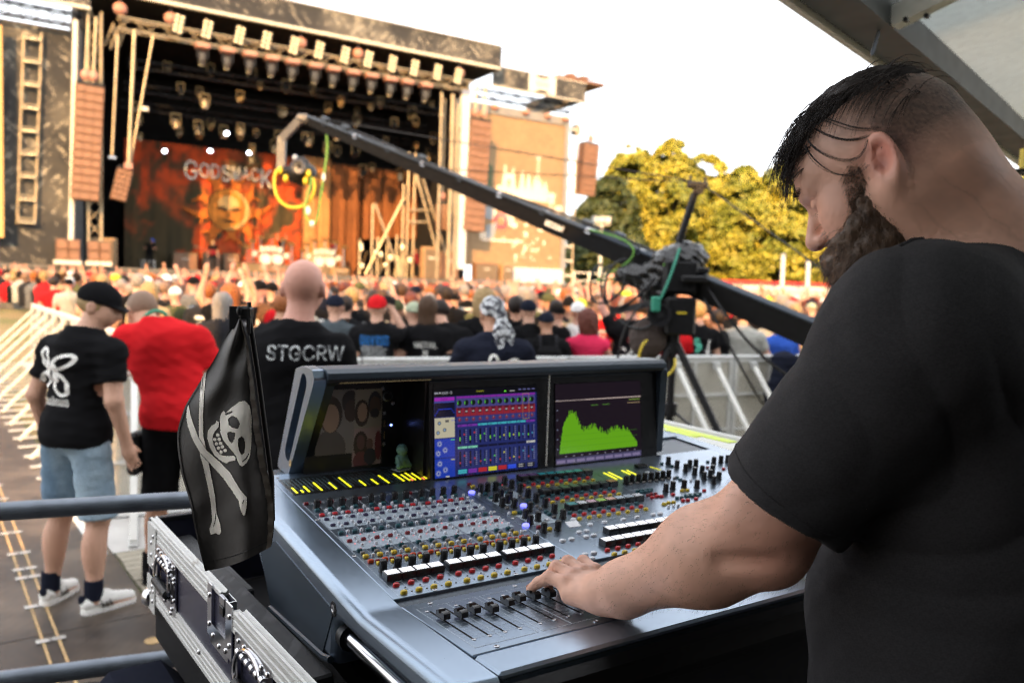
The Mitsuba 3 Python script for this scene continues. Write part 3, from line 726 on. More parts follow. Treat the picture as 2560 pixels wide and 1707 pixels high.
# backdrop cloth: folds, painted flames; emblem and lettering lie on it
def c_back(p, n, uv):
    s = p.x * .853 + p.y * .522 - 2.69; z = p.z
    w = fbm(s * .9 + 2, z * .7, 3) - .5
    k = fbm(s * .42 + w * 1.5 + 3.1, z * .36 - w, 1, 4); j = fbm(s * 1.4 + 7, z * .9, 2, 3)
    f = smoothstep(.37, .60, k) * smoothstep(.20, .52, j)
    base = mix((0.022, 0.020, 0.008), (0.075, 0.05, 0.018), fbm(s * 3, z * .3, 5))
    fire = mix((0.34, 0.022, 0.006), (0.66, 0.10, 0.014), j)
    return mix((0.0, 0.0, 0.0), (1.0, 1.0, 1.0), f) * fire + (1 - f) * base
bsdf('backdrop_print', mikit.proc(c_back), 0.85)


def curtain(s0, s1, d, z0, z1, amp, fold, seed, ns=120, nz=24):
    rr = np.random.default_rng(seed); V = []
    s = np.linspace(s0, s1, ns); ph = rr.uniform(0, 6, 4)
    for z in np.linspace(z0, z1, nz):
        q = (z1 - z) / (z1 - z0)
        y = d + amp * (.35 + .65 * q) * (np.sin(s * fold + ph[0] + .5 * np.sin(s * 1.1 + ph[1])) + .5 * np.sin(s * fold * 1.9 + ph[2] + .4 * q))
        V.append(np.stack([s, y, np.full(ns, z)], 1))
    V = np.vstack(V); idx = np.arange(ns * nz).reshape(nz, ns)
    q = np.stack([idx[:-1, :-1], idx[:-1, 1:], idx[1:, 1:], idx[1:, :-1]], -1).reshape(-1, 4)
    return trimesh.Trimesh(V, np.vstack([q[:, [0, 1, 2]], q[:, [0, 2, 3]]]), process=False)


bd = thing('backdrop', 'painted red and orange flame backdrop with a sun emblem and white lettering', 'backdrop')
sp('cloth', curtain(2.45, 13.0, 10.0, 2.1, 9.75, .045, 5, 1), 'backdrop_print', bd, True)
bsdf('curtain_tan', grime((0.42, 0.20, 0.075), 0.2, .8), 0.9)
bsdf('curtain_brown', grime((0.19, 0.068, 0.022), 0.25, .8), 0.9)
bsdf('curtain_dark', grime((0.10, 0.045, 0.018), 0.25, .8), 0.9)
for a, b, d, z0, z1, m, am, lb in ((13.0, 14.9, 9.8, 2.1, 9.9, 'curtain_tan', .10, 'light orange curtain beside the painted backdrop'), (14.95, 17.05, 9.7, 2.1, 9.6, 'curtain_brown', .10, 'dark brown pleated curtain right of the light orange one'),
                                  (17.2, 18.5, 9.7, 4.7, 9.6, 'curtain_brown', .06, 'short hanging brown cloth, left of two'), (18.6, 21.2, 9.6, 4.9, 9.6, 'curtain_brown', .06, 'short hanging brown cloth, right and wider of two')):
    t = thing('curtain', lb, 'curtain'); sp('cloth', curtain(a, b, d, z0, z1, am, 7, int(a * 10)), m, t, True); sp('hem', cat(rod((a, d, z1), (b, d, z1), .05, n=6)), 'black_metal', t)
# sun emblem
def wavy_ray(a, L, w, bend):
    t = np.linspace(0, 1, 14); rad = 1.33 + L * t; off = bend * np.sin(t * 4.6) * .22
    wd = w * (1 - t) ** .8 * (1 + .5 * np.sin(t * 3))
    C = np.stack([rad, off], 1); Lp = np.stack([rad, off + wd], 1); Rp = np.stack([rad, off - wd], 1)
    return affinity.rotate(Polygon(np.vstack([Lp, Rp[::-1]])).buffer(0), math.degrees(a), origin=(0, 0))
rays = [wavy_ray(2 * math.pi * i / 18 + .1, (1.5, .75, 1.0)[i % 3], (.20, .15, .17)[i % 3], 1 if i % 2 else -1) for i in range(18)]
ring_ = Point(0, 0).buffer(1.28).difference(Point(0, 0).buffer(1.16))
disc = Point(0, 0).buffer(1.16)
face = [affinity.rotate(affinity.scale(Point(-.38, .02).buffer(1), .34, .13), -14, origin=(-.38, .02)), affinity.rotate(affinity.scale(Point(.38, .02).buffer(1), .34, .13), 14, origin=(.38, .02)),
        Polygon([(-.12, -.42), (.12, -.42), (0, -.2)]), affinity.scale(Point(0, -.72).buffer(1), .42, .07)] + [sbox(-.36 + .16 * i, -.84, -.31 + .16 * i, -.62) for i in range(5)]
skull = affinity.scale(Point(-.05, .38).buffer(1), .62, .46)
bsdf('sun_orange', (0.50, 0.13, 0.015), 0.85); bsdf('sun_gold', grime((0.50, 0.18, 0.025), .5, 1.6), 0.85); bsdf('sun_pale', (0.56, 0.36, 0.14), 0.85); bsdf('sun_dark', (0.05, 0.02, 0.006), 0.85); bsdf('letter_white', (0.7, 0.66, 0.58), 0.85)
BF = lambda s, z, lift: tr(s, 9.84 - lift, z) @ FR
sp('sun_rays', prism(union_all(rays), .01, BF(8.4, 6.0, 0)), 'sun_orange', bd)
sp('sun_ring', cat(prism(Point(0, 0).buffer(1.34).difference(Point(0, 0).buffer(1.28)), .01, BF(8.4, 6, .02))), 'sun_dark', bd)
sp('sun_disc', prism(Point(0, 0).buffer(1.28), .01, BF(8.4, 6, .012)), 'sun_gold', bd)
sp('sun_skull', prism(skull, .01, BF(8.4, 6, .026)), 'sun_pale', bd)
sp('sun_face', prism(union_all(face), .01, BF(8.4, 6, .040)), 'sun_dark', bd)
sp('sun_crescent', prism(Point(0, 0).buffer(1.22).difference(affinity.translate(Point(0, 0).buffer(1.22), -.22, .03)), .01, BF(8.4, 6, .034)), 'sun_pale', bd)
x = 5.75
for ch, h in zip('GODSMACK', (1.12, .85, .85, .95, .85, .72, .78, 1.15)):
    m = text(ch, h, .01, False, center=False, w=None); w = m.bounds[1, 0] - m.bounds[0, 0]
    k = .76 * (h ** .2)
    m.apply_transform(sc(k * (.72 if ch == 'M' else 1), 1, 1)); m.apply_translation((-m.bounds[0, 0], 0, 0)); w = m.bounds[1, 0]
    sp('letter', mv(m, BF(x, 8.72 - h + (.08 if ch in 'G' else 0), .012)), 'letter_white', bd); x += w + .13

# lighting truss and its lamps
ft = thing('lighting_truss', 'long front lighting truss hanging across the stage opening', 'truss')
sp('span', truss((1.2, .35, 13.62), (20.3, .35, 13.62), .5, .55, .6, .04), 'scaffold', ft)
sp('end_section', truss((1.3, .35, 13.5), (.95, .8, 12.5), .4, .4, .5, .04), 'scaffold', ft)
ORD = 'first second third fourth fifth sixth seventh eighth ninth tenth eleventh twelfth'.split()
bl = [3.93, 5.28, 6.87, 8.23, 9.69, 11.06, 12.52, 13.88, 15.32, 16.7, 18.18, 19.54]
Q8 = [(i, j) for i in range(2) for j in range(4)]
for i, s in enumerate(bl):
    t = thing('blinder_lamp', f'{ORD[i]} eight-cell blinder lamp from the left on top of the front truss', 'stage light', 'blinder lamps on the front truss')
    M_ = SM @ tr(s * .985, .02, 14.02) @ ry(.18)
    put('housing', mv(cbox(-.25, .25, 0, .15, -.48, .48, .03), M_), 'black_metal', t)
    for a, b in Q8: put('cell', mv(lathe([(.10, 0), (.10, .02), (.06, .05), (0, .06)], 8), M_ @ tr(-.12 + .24 * a, 0, -.35 + .235 * b) @ rx(math.pi / 2)), 'lamp_glass', t)
ml = [5.12, 6.34, 7.47, 8.61, 9.71, 10.96, 11.98, 13.12, 14.21, 15.37, 16.41, 17.59]
for i, s in enumerate(ml):
    t = thing('moving_light', f'{ORD[i]} moving-head lamp from the left under the front truss', 'stage light', 'moving heads under the front truss')
    M_ = SM @ tr(s * .985, .35, 13.25)
    put('base', mv(cbox(-.34, .34, -.3, .3, -.14, .12, .06), M_), 'motor_pink', t)
    put('yoke', mv(cat(cbox(-.27, -.2, -.12, .12, -.62, -.14, .02), cbox(.2, .27, -.12, .12, -.62, -.14, .02)), M_), 'black_metal', t)
    put('head', mv(lathe([(.09, .12), (.19, .05), (.2, -.25), (.15, -.5), (.13, -.52)], 12), M_ @ tr(0, 0, -.38) @ rx(.35)), 'steel', t)
    put('lens', mv(ellip((0, 0, -.53), (.13, .13, .05), 2), M_ @ tr(0, 0, -.38) @ rx(.35)), 'lamp_glass', t)
for i, s in enumerate((1.32, 3.56, 9.97, 13.17, 19.47)):
    t = thing('hoist', f'{ORD[i]} pink chain hoist from the left above the front truss', 'hoist', 'chain hoists above the front truss')
    sp('body', ellip((s, .3, 14.3), (.32, .26, .3), 2), 'motor_pink', t); sp('chain', rod((s, .3, 14.5), (s, .3, 14.95), .03, n=5), 'steel', t); sp('hook', rod((s, .3, 14.1), (s, .3, 13.9), .05, n=6), 'scaffold', t)
# the inner lamp rows, stepping down into the stage
r = random.Random(8); n_in = 0
for row, (d, z) in enumerate(((4, 11.8), (6, 11.0), (8, 10.4), (9.0, 9.9), (5, 12.6))):
    for i in range(12):
        s = 2.6 + i * 1.62 + r.uniform(-.6, .6) + row * .25; zz = z + r.uniform(-1.0, .7); q = r.uniform(.55, 1.15)
        t = thing('stage_lamp', f'{ORD[i]} glinting lamp from the left in the {ORD[row]} row inside the dark roof', 'stage light', 'small lamps hanging in the dark stage roof')
        M0 = SM @ tr(s, d, zz) @ sc(q, q, q); M_ = M0 @ rz(r.uniform(-1.2, 1.2)) @ rx(r.uniform(-.4, 1.5))
        put('can', mv(lathe([(.10, .3), (.17, .2), (.18, -.15)], 10), M_), ('scaffold', 'black_metal', 'brass')[r.randrange(3)], t)
        put('lens', mv(ellip((0, 0, -.15), (.16, .16, .07), 1), M_), 'lamp_glass', t)
        put('yoke', mv(cat(cbox(-.24, -.2, -.05, .05, -.02, .5, .01), cbox(.2, .24, -.05, .05, -.02, .5, .01), cbox(-.24, .24, -.05, .05, .5, .55, .01)), M0), 'brass', t)
    if row < 3:
        t = thing('inner_truss', f'{("front", "middle", "rear")[row]} of the three inner lamp trusses in the stage roof', 'truss'); sp('span', truss((2, d, z + .9), (20, d, z + .9), .4, .4, .8, .03), 'black_metal', t)
# lit key lamps (they shine in the photograph)
for i, (s, d, z) in enumerate(((4.45, 8.6, 9.05), (7.0, 8.6, 9.35), (9.3, 8.6, 9.5), (7.2, 5, 9.9), (10.6, 5, 10.35))):
    t = thing('lit_spotlight', ('lit white spotlight over the left of the backdrop', 'lit white spotlight over the lettering\'s start', 'lit white spotlight over the lettering\'s end', 'upper lit spotlight, left of two', 'upper lit spotlight, right of two')[i], 'stage light', 'lit spotlights over the backdrop')
    sp('can', mv(lathe([(.08, .3), (.13, .2), (.13, 0)], 12), tr(s, d, z) @ rx(-.7)), 'black_metal', t)
    k = sp('bulb', mv(ellip((0, 0, -.02), (.12, .12, .06), 2), tr(s, d, z) @ rx(-.7)), 'white_paint', t); scene[k]['emitter'] = {'type': 'area', 'radiance': rgb(1.2, 1.3, 1.45)}
# scaffold tangle at the right of the stage
t = thing('stage_scaffold', 'tangle of golden scaffold tubes and cross-braces at the right of the stage', 'scaffold')
for s0, z0, s1, z1 in ((14.7, 6.3, 16.4, 2.2), (16.5, 6.8, 14.2, 2.2), (17.2, 8.5, 18.9, 3.2), (17.7, 8.0, 19.6, 3.0), (16.9, 9, 17.9, 6.4)): sp('brace', rod((s0, 1.2, z0), (s1, 1.2, z1), .07, n=6), 'scaffold', t)
for s, z in ((14.65, 6.3), (16.55, 7.6), (16.85, 9.5), (17.25, 9.5), (16.2, 4.6), (15.0, 4.4), (15.6, 4.0), (13.9, 4.2)): sp('upright', rod((s, 1.4, 2.1), (s, 1.4, z), .06, n=6), 'scaffold', t)
for z in (5.4, 6.1): sp('ledger', rod((16.8, 1.3, z), (18.3, 1.3, z + .1), .07, n=6), 'scaffold', t)
for i in range(16):
    s = 13.8 + r.uniform(0, 4.0); sp('stand', cat(rod((s, 1 + r.uniform(0, 2), 2.1), (s + r.uniform(-.1, .1), 1.3, 2.6 + r.uniform(0, 1.1)), .05, n=5)), 'brass' if i % 2 else 'scaffold', t)
for i in range(10):
    s = 13.9 + r.uniform(0, 3.6); sp('fitting', ellip((s, 1.2, 2.6 + r.uniform(0, 1.3)), (.12, .1, .12 + .1 * r.random()), 1), 'lamp_glass', t)
# ---------------------------------------------------------------- mixing desk (frame CONM: X along its front, Y away from the operator)
TA, TB = .0625, -.07
PA = CONM @ tr(0, 0, -.010) @ rx(TA)                 # control panel
PB = CONM @ tr(0, -.026, -.0118) @ rx(TB)            # fader panel
def c_desk(p, n, uv):
    s = fbm(p.x * 7, p.y * 7, p.z * 7); sm = smoothstep(.5, .75, fbm(p.x * 3 + 5, p.y * 9, p.z))
    return mix((0.23, 0.29, 0.37), (0.28, 0.35, 0.435), s) * (1 - .12 * sm)
def r_desk(p, n, uv): return mi.Float(.22 + .14 * fbm(p.x * 5, p.y * 5, 2))
bsdf('desk_paint', mikit.proc(c_desk), 0.34, metallic=0.9)
scene['desk_paint']['bsdf']['roughness'] = mikit.proc(r_desk)
bsdf('desk_side', grime((0.035, 0.05, 0.068), 0.15, 9), 0.38, metallic=0.4)
bsdf('bezel', (0.008, 0.008, 0.009), 0.30)
bsdf('knob_black', (0.014, 0.014, 0.016), 0.38)
bsdf('print_white', (0.55, 0.60, 0.66), 0.5)
bsdf('print_block', (0.40, 0.47, 0.54), 0.4, metallic=0.3)
bsdf('lcd_white', (0.82, 0.82, 0.86), 0.25)
LCDGLOW = {'type': 'area', 'radiance': rgb(.028, .028, .031)}
scene['lcd_glow'] = {'type': 'twosided', 'bsdf': {'type': 'principled', 'base_color': rgb(.8, .8, .84), 'roughness': .3}}
bsdf('button_red', (0.50, 0.012, 0.02), 0.25, clearcoat=.6)
bsdf('button_dred', (0.20, 0.01, 0.018), 0.3, clearcoat=.4)
bsdf('button_yellow', (0.58, 0.42, 0.03), 0.25, clearcoat=.6)
bsdf('button_teal', (0.02, 0.085, 0.105), 0.35)
bsdf('button_purple', (0.035, 0.025, 0.075), 0.35)
bsdf('button_white', (0.62, 0.64, 0.70), 0.22, clearcoat=.7)
bsdf('button_grey', (0.17, 0.155, 0.15), 0.4)
bsdf('button_orange', (0.52, 0.06, 0.015), 0.3)

desk = thing('mixing_console', 'large steel-blue live sound mixing console covered in knobs, coloured buttons, faders and three screens', 'mixing console')


def grow(poly, z0, z1):  # prism whose outer end is chamfered
    P = Polygon(poly)
    return P
BODY = [(-.318, .005), (-.322, -.012), (-.31, -.05), (-.22, -.125), (.128, -.14), (.44, -.165), (.56, -.075), (.62, -.022), (.80, -.02), (.80, .030), (.716, .0338), (-.026, -.0128), (-.29, .0056)]
YZX = mat4((0, 1, 0), (0, 0, 1), (1, 0, 0))          # polygon (Y, z) extruded along X
put('body', mv(prism(Polygon(BODY), 1.29, tr(-.0165, 0, -.004) @ YZX), CONM), 'desk_side', desk)
# front roll in black
put('front_panel', mv(prism(Polygon([(-.325, -.006), (-.332, -.02), (-.318, -.06), (-.22, -.14), (-.05, -.175), (-.05, -.16), (-.21, -.122), (-.305, -.05), (-.316, -.018)]), 1.36, tr(-.085, 0, 0) @ YZX), CONM), 'bezel', desk)
# left and right cheeks with a notch for the carrying bar
def cheek(x_in, sgn):
    top = [(-.322, .004), (-.026, -.0112), (.74, .0358), (.80, .034)]
    P = Polygon([(-.322, .004), (-.329, -.012), (-.318, -.06), (-.22, -.13), (.128, -.142), (.44, -.171), (.56, -.078), (.62, -.03), (.80, -.03), (.80, .034), (.74, .0358), (-.026, -.0112)])
    notch = Polygon([(.078, -.062), (.085, -.2), (-.4, -.2), (-.34, -.045), (-.05, -.058), (.05, -.058)]).buffer(-.012).buffer(.012)
    P = P.difference(notch)
    P = max(getattr(P, 'geoms', [P]), key=lambda g: g.area)
    lay = [(0, 0), (.050, 0), (.058, .002), (.064, .007), (.067, .016)]
    ms = []
    for (xa, ia), (xb, ib) in zip(lay[:-1], lay[1:]):
        pass
    n_ = 5
    ring = np.array(P.exterior.coords)[:-1]
    # resample densely, inset along the normals towards the outer face
    L_ = P.exterior.length; t = np.linspace(0, L_, 240, endpoint=False)
    R_ = np.array([P.exterior.interpolate(q).coords[0] for q in t])
    T_ = np.roll(R_, -1, 0) - np.roll(R_, 1, 0); N_ = np.stack([-T_[:, 1], T_[:, 0]], 1); N_ /= np.linalg.norm(N_, axis=1)[:, None]
    if not P.contains(Point(R_[0] + N_[0] * .002)): N_ = -N_
    V, F = [], []
    for x, ins in lay: V.append(np.column_stack([np.full(len(R_), x_in + sgn * x), R_ + N_ * ins]))
    m = len(R_); j = np.arange(m); j1 = (j + 1) % m
    for i in range(len(lay) - 1): F += [np.stack([i * m + j, i * m + j1, (i + 1) * m + j1], 1), np.stack([i * m + j, (i + 1) * m + j1, (i + 1) * m + j], 1)]
    side = trimesh.Trimesh(np.vstack(V), np.vstack(F), process=False)
    last = Polygon(R_ + N_ * lay[-1][1]).buffer(0)
    capm = prism(last, .0006, tr(x_in + sgn * lay[-1][0], 0, 0) @ YZX)
    return cat(side, capm)
ck = cheek(-.0175, -1)
put('left_cheek', mv(ck, CONM), 'desk_paint', desk, 35)
put('right_cheek', mv(cheek(1.275, 1), CONM), 'desk_paint', desk, 35)
put('side_pocket', mv(prism(Polygon([(.10, -.055), (.41, -.035), (.50, -.075), (.43, -.150), (.14, -.128)]).buffer(.012), .002, tr(-.0862, 0, 0) @ YZX), CONM), 'desk_side', desk, label='inset dark side panel of the left cheek')
put('side_skid', mv(tube([(-.088, .43, -.166), (-.088, .12, -.137), (-.088, .085, -.128)], .006, 8), CONM), 'desk_side', desk, 40)
put('carry_bar', mv(cat(tube([(-.062, .07, -.088), (-.062, -.30, -.075)], .014, 18), ), CONM), 'chrome', desk, 40)
for Y in (.06, -.28): put('bar_socket', mv(cat(tube([(-.062, Y, -.088), (-.062, Y + .02, -.089)], .021, 16)), CONM), 'black_plastic', desk, 40)
put('notch_liner', mv(box(-.030, -.0172, -.33, .078, -.14, -.045), CONM), 'black_matt', desk)
def screw(M, r=.0045): return mv(cat(lathe([(r, 0), (r, .0012), (r * .6, .0016), (r * .45, .0006), (0, .0005)], 10)), M)
sc_ply = mikit.ply(screw(np.eye(4)), 'steel')
for Y, z in ((.0846, -.0425),): ref('screw', mikit.ply(mv(cat(lathe([(.013, 0), (.013, .001), (.009, .001), (.009, -.002)], 14)), np.eye(4)), 'bezel'), CONM @ tr(-.0846, Y, z) @ ry(-math.pi / 2), desk); ref('screw', mikit.ply(screw(np.eye(4), .008), 'steel'), CONM @ tr(-.0852, Y, z) @ ry(-math.pi / 2), desk)

# top panels (raised plates with thin gaps)
plate = lambda x0, x1, y0, y1, M, z=0.0: mv(cbox(x0, x1, y0, y1, z - .006, z, .0009), M)
put('channel_panel', plate(-.0158, .3642, .0012, .715, PA), 'desk_paint', desk)
put('centre_panel', plate(.3655, .757, .0012, .545, PA), 'desk_paint', desk)
put('right_panel', plate(.7583, 1.2745, .0012, .545, PA), 'desk_paint', desk)
for a, b in ((-.0158, .3642), (.3655, .757), (.7583, 1.2745)): put('fader_panel', plate(a, b, -.2275, -.0012, PB), 'desk_paint', desk)
put('arm_rest', mv(cbox(-.0158, 1.2745, -.296, -.229, -.012, 0, .004), PB), 'desk_paint', desk)
put('rear_plate', plate(.31, 1.29, .70, .82, PA, .002), 'desk_paint', desk)

# shared pieces
def knob_mesh(r=.0064, h=.0205):
    m = lathe([(r * 1.28, 0), (r * 1.28, .0022), (r * 1.02, .0028), (r * .98, h * .55), (r * .9, h - .0012), (r * .82, h), (0, h)], 14)
    ribs = [mv(box(-.0004, .0004, -.0006, .0006, .003, h - .002), rz(a) @ tr(0, r * .97, 0)) for a in np.arange(0, 6.28, .7854)]
    return cat(m, ribs)
KN = mikit.ply(knob_mesh(), 'knob_black', 30)
KP = mikit.ply(cat(box(-.0004, .0004, .001, .0052, .0171, .0174)), 'print_white')
def btn(w, d, h, dome=0): return cbox(-w / 2, w / 2, -d / 2, d / 2, 0, h, min(w, d) * .16)
def domed(rx_, ry_, h):
    m = lathe([(1.0, 0), (1.0, .45), (.9, .8), (.62, .98), (0, 1.0)], 14); m.apply_transform(sc(rx_, ry_, h)); return m
BTN = {}
def B(kind, mat, mesh): BTN[kind] = mikit.ply(mesh, mat, 35)
B('red_button', 'button_red', domed(.0062, .0045, .0058)); B('yellow_button', 'button_yellow', domed(.0064, .0046, .0058)); B('white_key', 'button_white', domed(.0072, .0056, .0052))
B('square_red', 'button_red', btn(.0105, .0075, .0055)); B('dark_red', 'button_dred', btn(.0095, .006, .006)); B('teal_button', 'button_teal', btn(.0100, .006, .006)); B('purple_button', 'button_purple', btn(.0098, .006, .0055))
B('white_button', 'button_white', domed(.0034, .0034, .0062)); B('grey_button', 'button_grey', btn(.009, .005, .005)); B('orange_button', 'button_orange', btn(.0105, .0065, .006)); B('square_yellow', 'button_yellow', btn(.0105, .0085, .006)); B('small_yellow', 'button_yellow', btn(.006, .0075, .0055)); B('small_red', 'button_dred', btn(.0085, .005, .005))
def at_pa(stem, kind, X, Y): return ref(stem, BTN[kind], PA @ tr(X, Y, 0), desk)
def knob(X, Y, M=PA, s=1.0, a=None):
    a = random.Random(int(X * 9973 + Y * 7919)).uniform(-2.2, 2.2) if a is None else a
    k = ref('knob', KN, M @ tr(X, Y, 0) @ rz(a) @ sc(s, s, s), desk)

xs = [i * .0274 + (i // 4) * .0085 for i in range(12)]
skew = lambda Y, X: Y - .035 * (Y / .45) * X / .33 * .45
ROWS = [('dark_red', 'dark_red', .008 - .0075, .486), ('teal_button', 'teal_button', .0085, .4385), ('square_red', 'square_red', .0085, .4090), ('white_button', 'white_button', .0245, .4095), ('white_button', 'white_button', .0255, .432),
        ('purple_button', 'purple_button', .0085, .3815), ('white_button', 'white_button', .0245, .388), ('purple_button', 'purple_button', .0085, .3455), ('white_button', 'white_button', .0235, .352), ('white_button', 'white_button', .0235, .335),
        ('teal_button', 'teal_button', .008, .2995), ('white_button', 'white_button', .0232, .3025), ('dark_red', 'dark_red', .008, .2550), ('white_button', 'white_button', .0232, .2665), ('white_button', 'white_button', .0228, .2485), ('white_button', 'white_button', .0226, .228),
        ('teal_button', 'teal_button', .008, .2055), ('grey_button', 'grey_button', .0092, .193), ('square_yellow', 'square_yellow', .0078, .1755), ('white_button', 'white_button', .0226, .1765),
        ('orange_button', 'orange_button', .0074, .1515), ('small_red', 'small_red', .0195, .150), ('small_yellow', 'small_yellow', .0165, .139)]
for i, x in enumerate(xs):
    knob(x + .0125, skew(.4535, x)); knob(x + .0128, skew(.1095, x))
    for nm, kd, dx, Y in ROWS:
        k = at_pa(nm, kd, x + dx, skew(Y, x))
    at_pa('red_button', 'red_button', x + .0086, skew(.0455, x)); at_pa('yellow_button', 'yellow_button', x + .0086, skew(.015, x))
# label displays of the channel strips
LCDB = mikit.ply(cbox(-.0137, .0137, -.0115, .0115, 0, .0125, .0012), 'bezel'); LCDF = mikit.ply(cbox(-.0115, .0115, -.0088, .0088, .0122, .0132, .0003), 'lcd_white')
def lcd(X, Y, face=LCDF, body=LCDB, s=1.0):
    k = ref('label_display', body, PA @ tr(X, Y, 0) @ sc(s, 1, 1), desk); ref('face', {**face, 'emitter': LCDGLOW} if face is LCDF else face, PA @ tr(X, Y, 0) @ sc(s, 1, 1), k)
for x in xs: lcd(x + .0135, skew(.0745, x))
# centre section
LC = {c: mikit.ply(cbox(-.0112, .0112, -.0082, .0082, .0122, .0132, .0003), bsdf('lcd_' + c, v, .2)) for c, v in
      dict(violet=(.10, .03, .13), cyan=(.02, .30, .36), slate=(.045, .055, .065), amber=(.33, .17, .08), teal2=(.08, .27, .30), pale=(.62, .64, .68), rose=(.55, .38, .45), green=(.34, .55, .12), peach=(.62, .40, .33), steelb=(.45, .52, .60)).items()}
for (x0, y0, x1, y1), cols in zip(((.545, .476, .731, .460), (.531, .361, .732, .3605), (.529, .253, .718, .248)), ('violet violet cyan cyan cyan cyan cyan violet'.split(), ['slate'] * 7 + ['amber'], 'teal2 pale rose green peach steelb steelb pale'.split())):
    for j, c in enumerate(cols): lcd(x0 + (x1 - x0) * j / 7, y0 + (y1 - y0) * j / 7, LC[c], s=.97)
RY = [((.519, .432), (.711, .428), (.520, .412), (.711, .407), (.516, .449), (.715, .452)), ((.511, .321), (.702, .315), (.512, .302), (.701, .294), (.512, .342), (.706, .334)), ((.505, .212), (.69, .203), (.503, .19), (.688, .184), (.506, .228), (.694, .222))]
for rq, (a, b, c, d, e, f) in enumerate(RY):
    for j in range(8):
        q = j / 7; L2 = lambda u, v: (u[0] + (v[0] - u[0]) * q, u[1] + (v[1] - u[1]) * q)
        at_pa('red_button', 'red_button', *L2(a, b)); at_pa('yellow_button', 'yellow_button', *L2(c, d)); at_pa('green_button', 'teal_button', *L2(e, f))
for (x0, y0), (x1, y1) in (((.515, .099), (.703, .093)), ((.465, .05), (.648, .046))):
    for j in range(8): lcd(x0 + (x1 - x0) * j / 7, y0 + (y1 - y0) * j / 7, s=.98)
for j in range(8): at_pa('red_button', 'red_button', .445 + .0263 * j, .025); at_pa('yellow_button', 'yellow_button', .444 + .026 * j, -.004 + .007)
CK = [(0.482,0.461),(0.484,0.432),(0.487,0.4),(0.482,0.359),(0.481,0.324),(0.481,0.288),(0.477,0.247),(0.473,0.21),(0.396,0.429),(0.416,0.431),(0.439,0.432),(0.42,0.378),(0.433,0.36),(0.394,0.359),(0.414,0.34),(0.392,0.327),(0.413,0.31),(0.432,0.277),(0.397,0.241),(0.412,0.216),(0.386,0.207),(0.387,0.158),(0.421,0.156)]
RK = [(0.778,0.358),(0.8,0.361),(0.822,0.361),(0.842,0.36),(0.864,0.36),(0.885,0.36),(0.906,0.361),(0.927,0.362),(1.022,0.463),(1.019,0.426),(1.06,0.418),(1.082,0.417),(1.017,0.391),(1.016,0.356),(1.05,0.362),(1.009,0.315),(1.041,0.324),(1.083,0.356),(1.004,0.277),(1.049,0.301),(1.154,0.418),(1.185,0.42),(1.21,0.418),(1.237,0.418),(0.832,0.272),(0.864,0.281),(0.901,0.279),(0.934,0.267)]
WB = [(0.392,0.1),(0.414,0.1),(0.452,0.125),(0.471,0.125),(0.45,0.099),(0.47,0.1),(0.502,0.152),(0.541,0.152),(0.592,0.15),(0.631,0.15),(0.678,0.15),(0.698,0.148),(0.39,0.025),(0.411,0.025),(0.488,0.192),(0.432,0.211),(0.39,0.004),(0.897,0.41),(0.437,0.309),(0.374,0.432)]
WS = [(0.376,0.274),(0.382,0.411),(0.371,0.157),(0.751,0.177),(0.766,0.176),(0.779,0.174),(0.96,0.314)]
RB = [(0.762,0.244),(0.78,0.247),(0.79,0.242),(0.819,0.199),(0.832,0.196),(0.859,0.196),(0.93,0.238),(0.829,0.243),(1.136,0.364),(1.161,0.363)]
DR = [(0.389,0.18),(0.397,0.484),(0.762,0.259),(0.776,0.262),(0.789,0.261),(1.10,.39),(1.19,.30)]
YB = [(0.874,0.258),(0.89,0.256),(0.755,0.196),(0.772,0.199),(0.787,0.198),(1.12,.30),(1.15,.30)]
YS = [(0.39,0.273),(0.404,0.162),(0.397,0.467)]
GB = [(0.76,0.294),(0.774,0.294),(0.789,0.293),(0.801,0.291),(0.763,0.283),(0.776,0.283),(0.79,0.283),(0.854,0.224),(0.868,0.224),(0.883,0.223),(0.897,0.221),(0.851,0.216),(0.866,0.215),(0.882,0.214),(0.818,0.218),(0.831,0.216),(0.999,0.464),(1.01,0.436),(0.944,0.348),(0.938,0.33),(1.146,0.433),(1.14,.33),(1.17,.33)]
BB = [(0.468,0.461),(0.465,0.439),(0.448,0.396),(0.465,0.366),(0.464,0.33),(0.461,0.292),(0.459,0.252),(0.457,0.22),(0.491,0.478),(0.397,0.452),(0.396,0.408),(0.462,0.349),(0.461,0.313),(0.459,0.275),(0.457,0.238),(0.391,0.306),(0.394,0.379),(0.466,0.427),(0.403,0.272)]
for i, P in enumerate(CK + RK): knob(*P, s=1.0)
for P in WB: at_pa('white_key', 'white_key', *P)
for P in WS: at_pa('white_button', 'white_button', *P)
for P in RB: at_pa('red_button', 'red_button', *P)
for P in DR: at_pa('dark_red', 'dark_red', *P)
for P in YB: at_pa('yellow_button', 'yellow_button', *P)
for P in YS: at_pa('square_yellow', 'square_yellow', *P)
for P in GB: at_pa('green_button', 'teal_button', *P)
for i, P in enumerate(BB): at_pa('grey_button' if i % 2 else 'teal_button', 'grey_button' if i % 2 else 'teal_button', *P)
for j in range(8): at_pa('grey_button', 'grey_button', .784 + .0213 * j, .346)
put('touch_pad', mv(hull([(.452, .157, 0), (.481, .155, 0), (.492, .186, 0), (.463, .188, 0), (.452, .157, .0015), (.481, .155, .0015), (.492, .186, .0015), (.463, .188, .0015)]), PA), 'lcd_white', desk)
put('black_box', mv(cbox(.905, .94, .455, .475, 0, .007, .002), PA), 'bezel', desk)
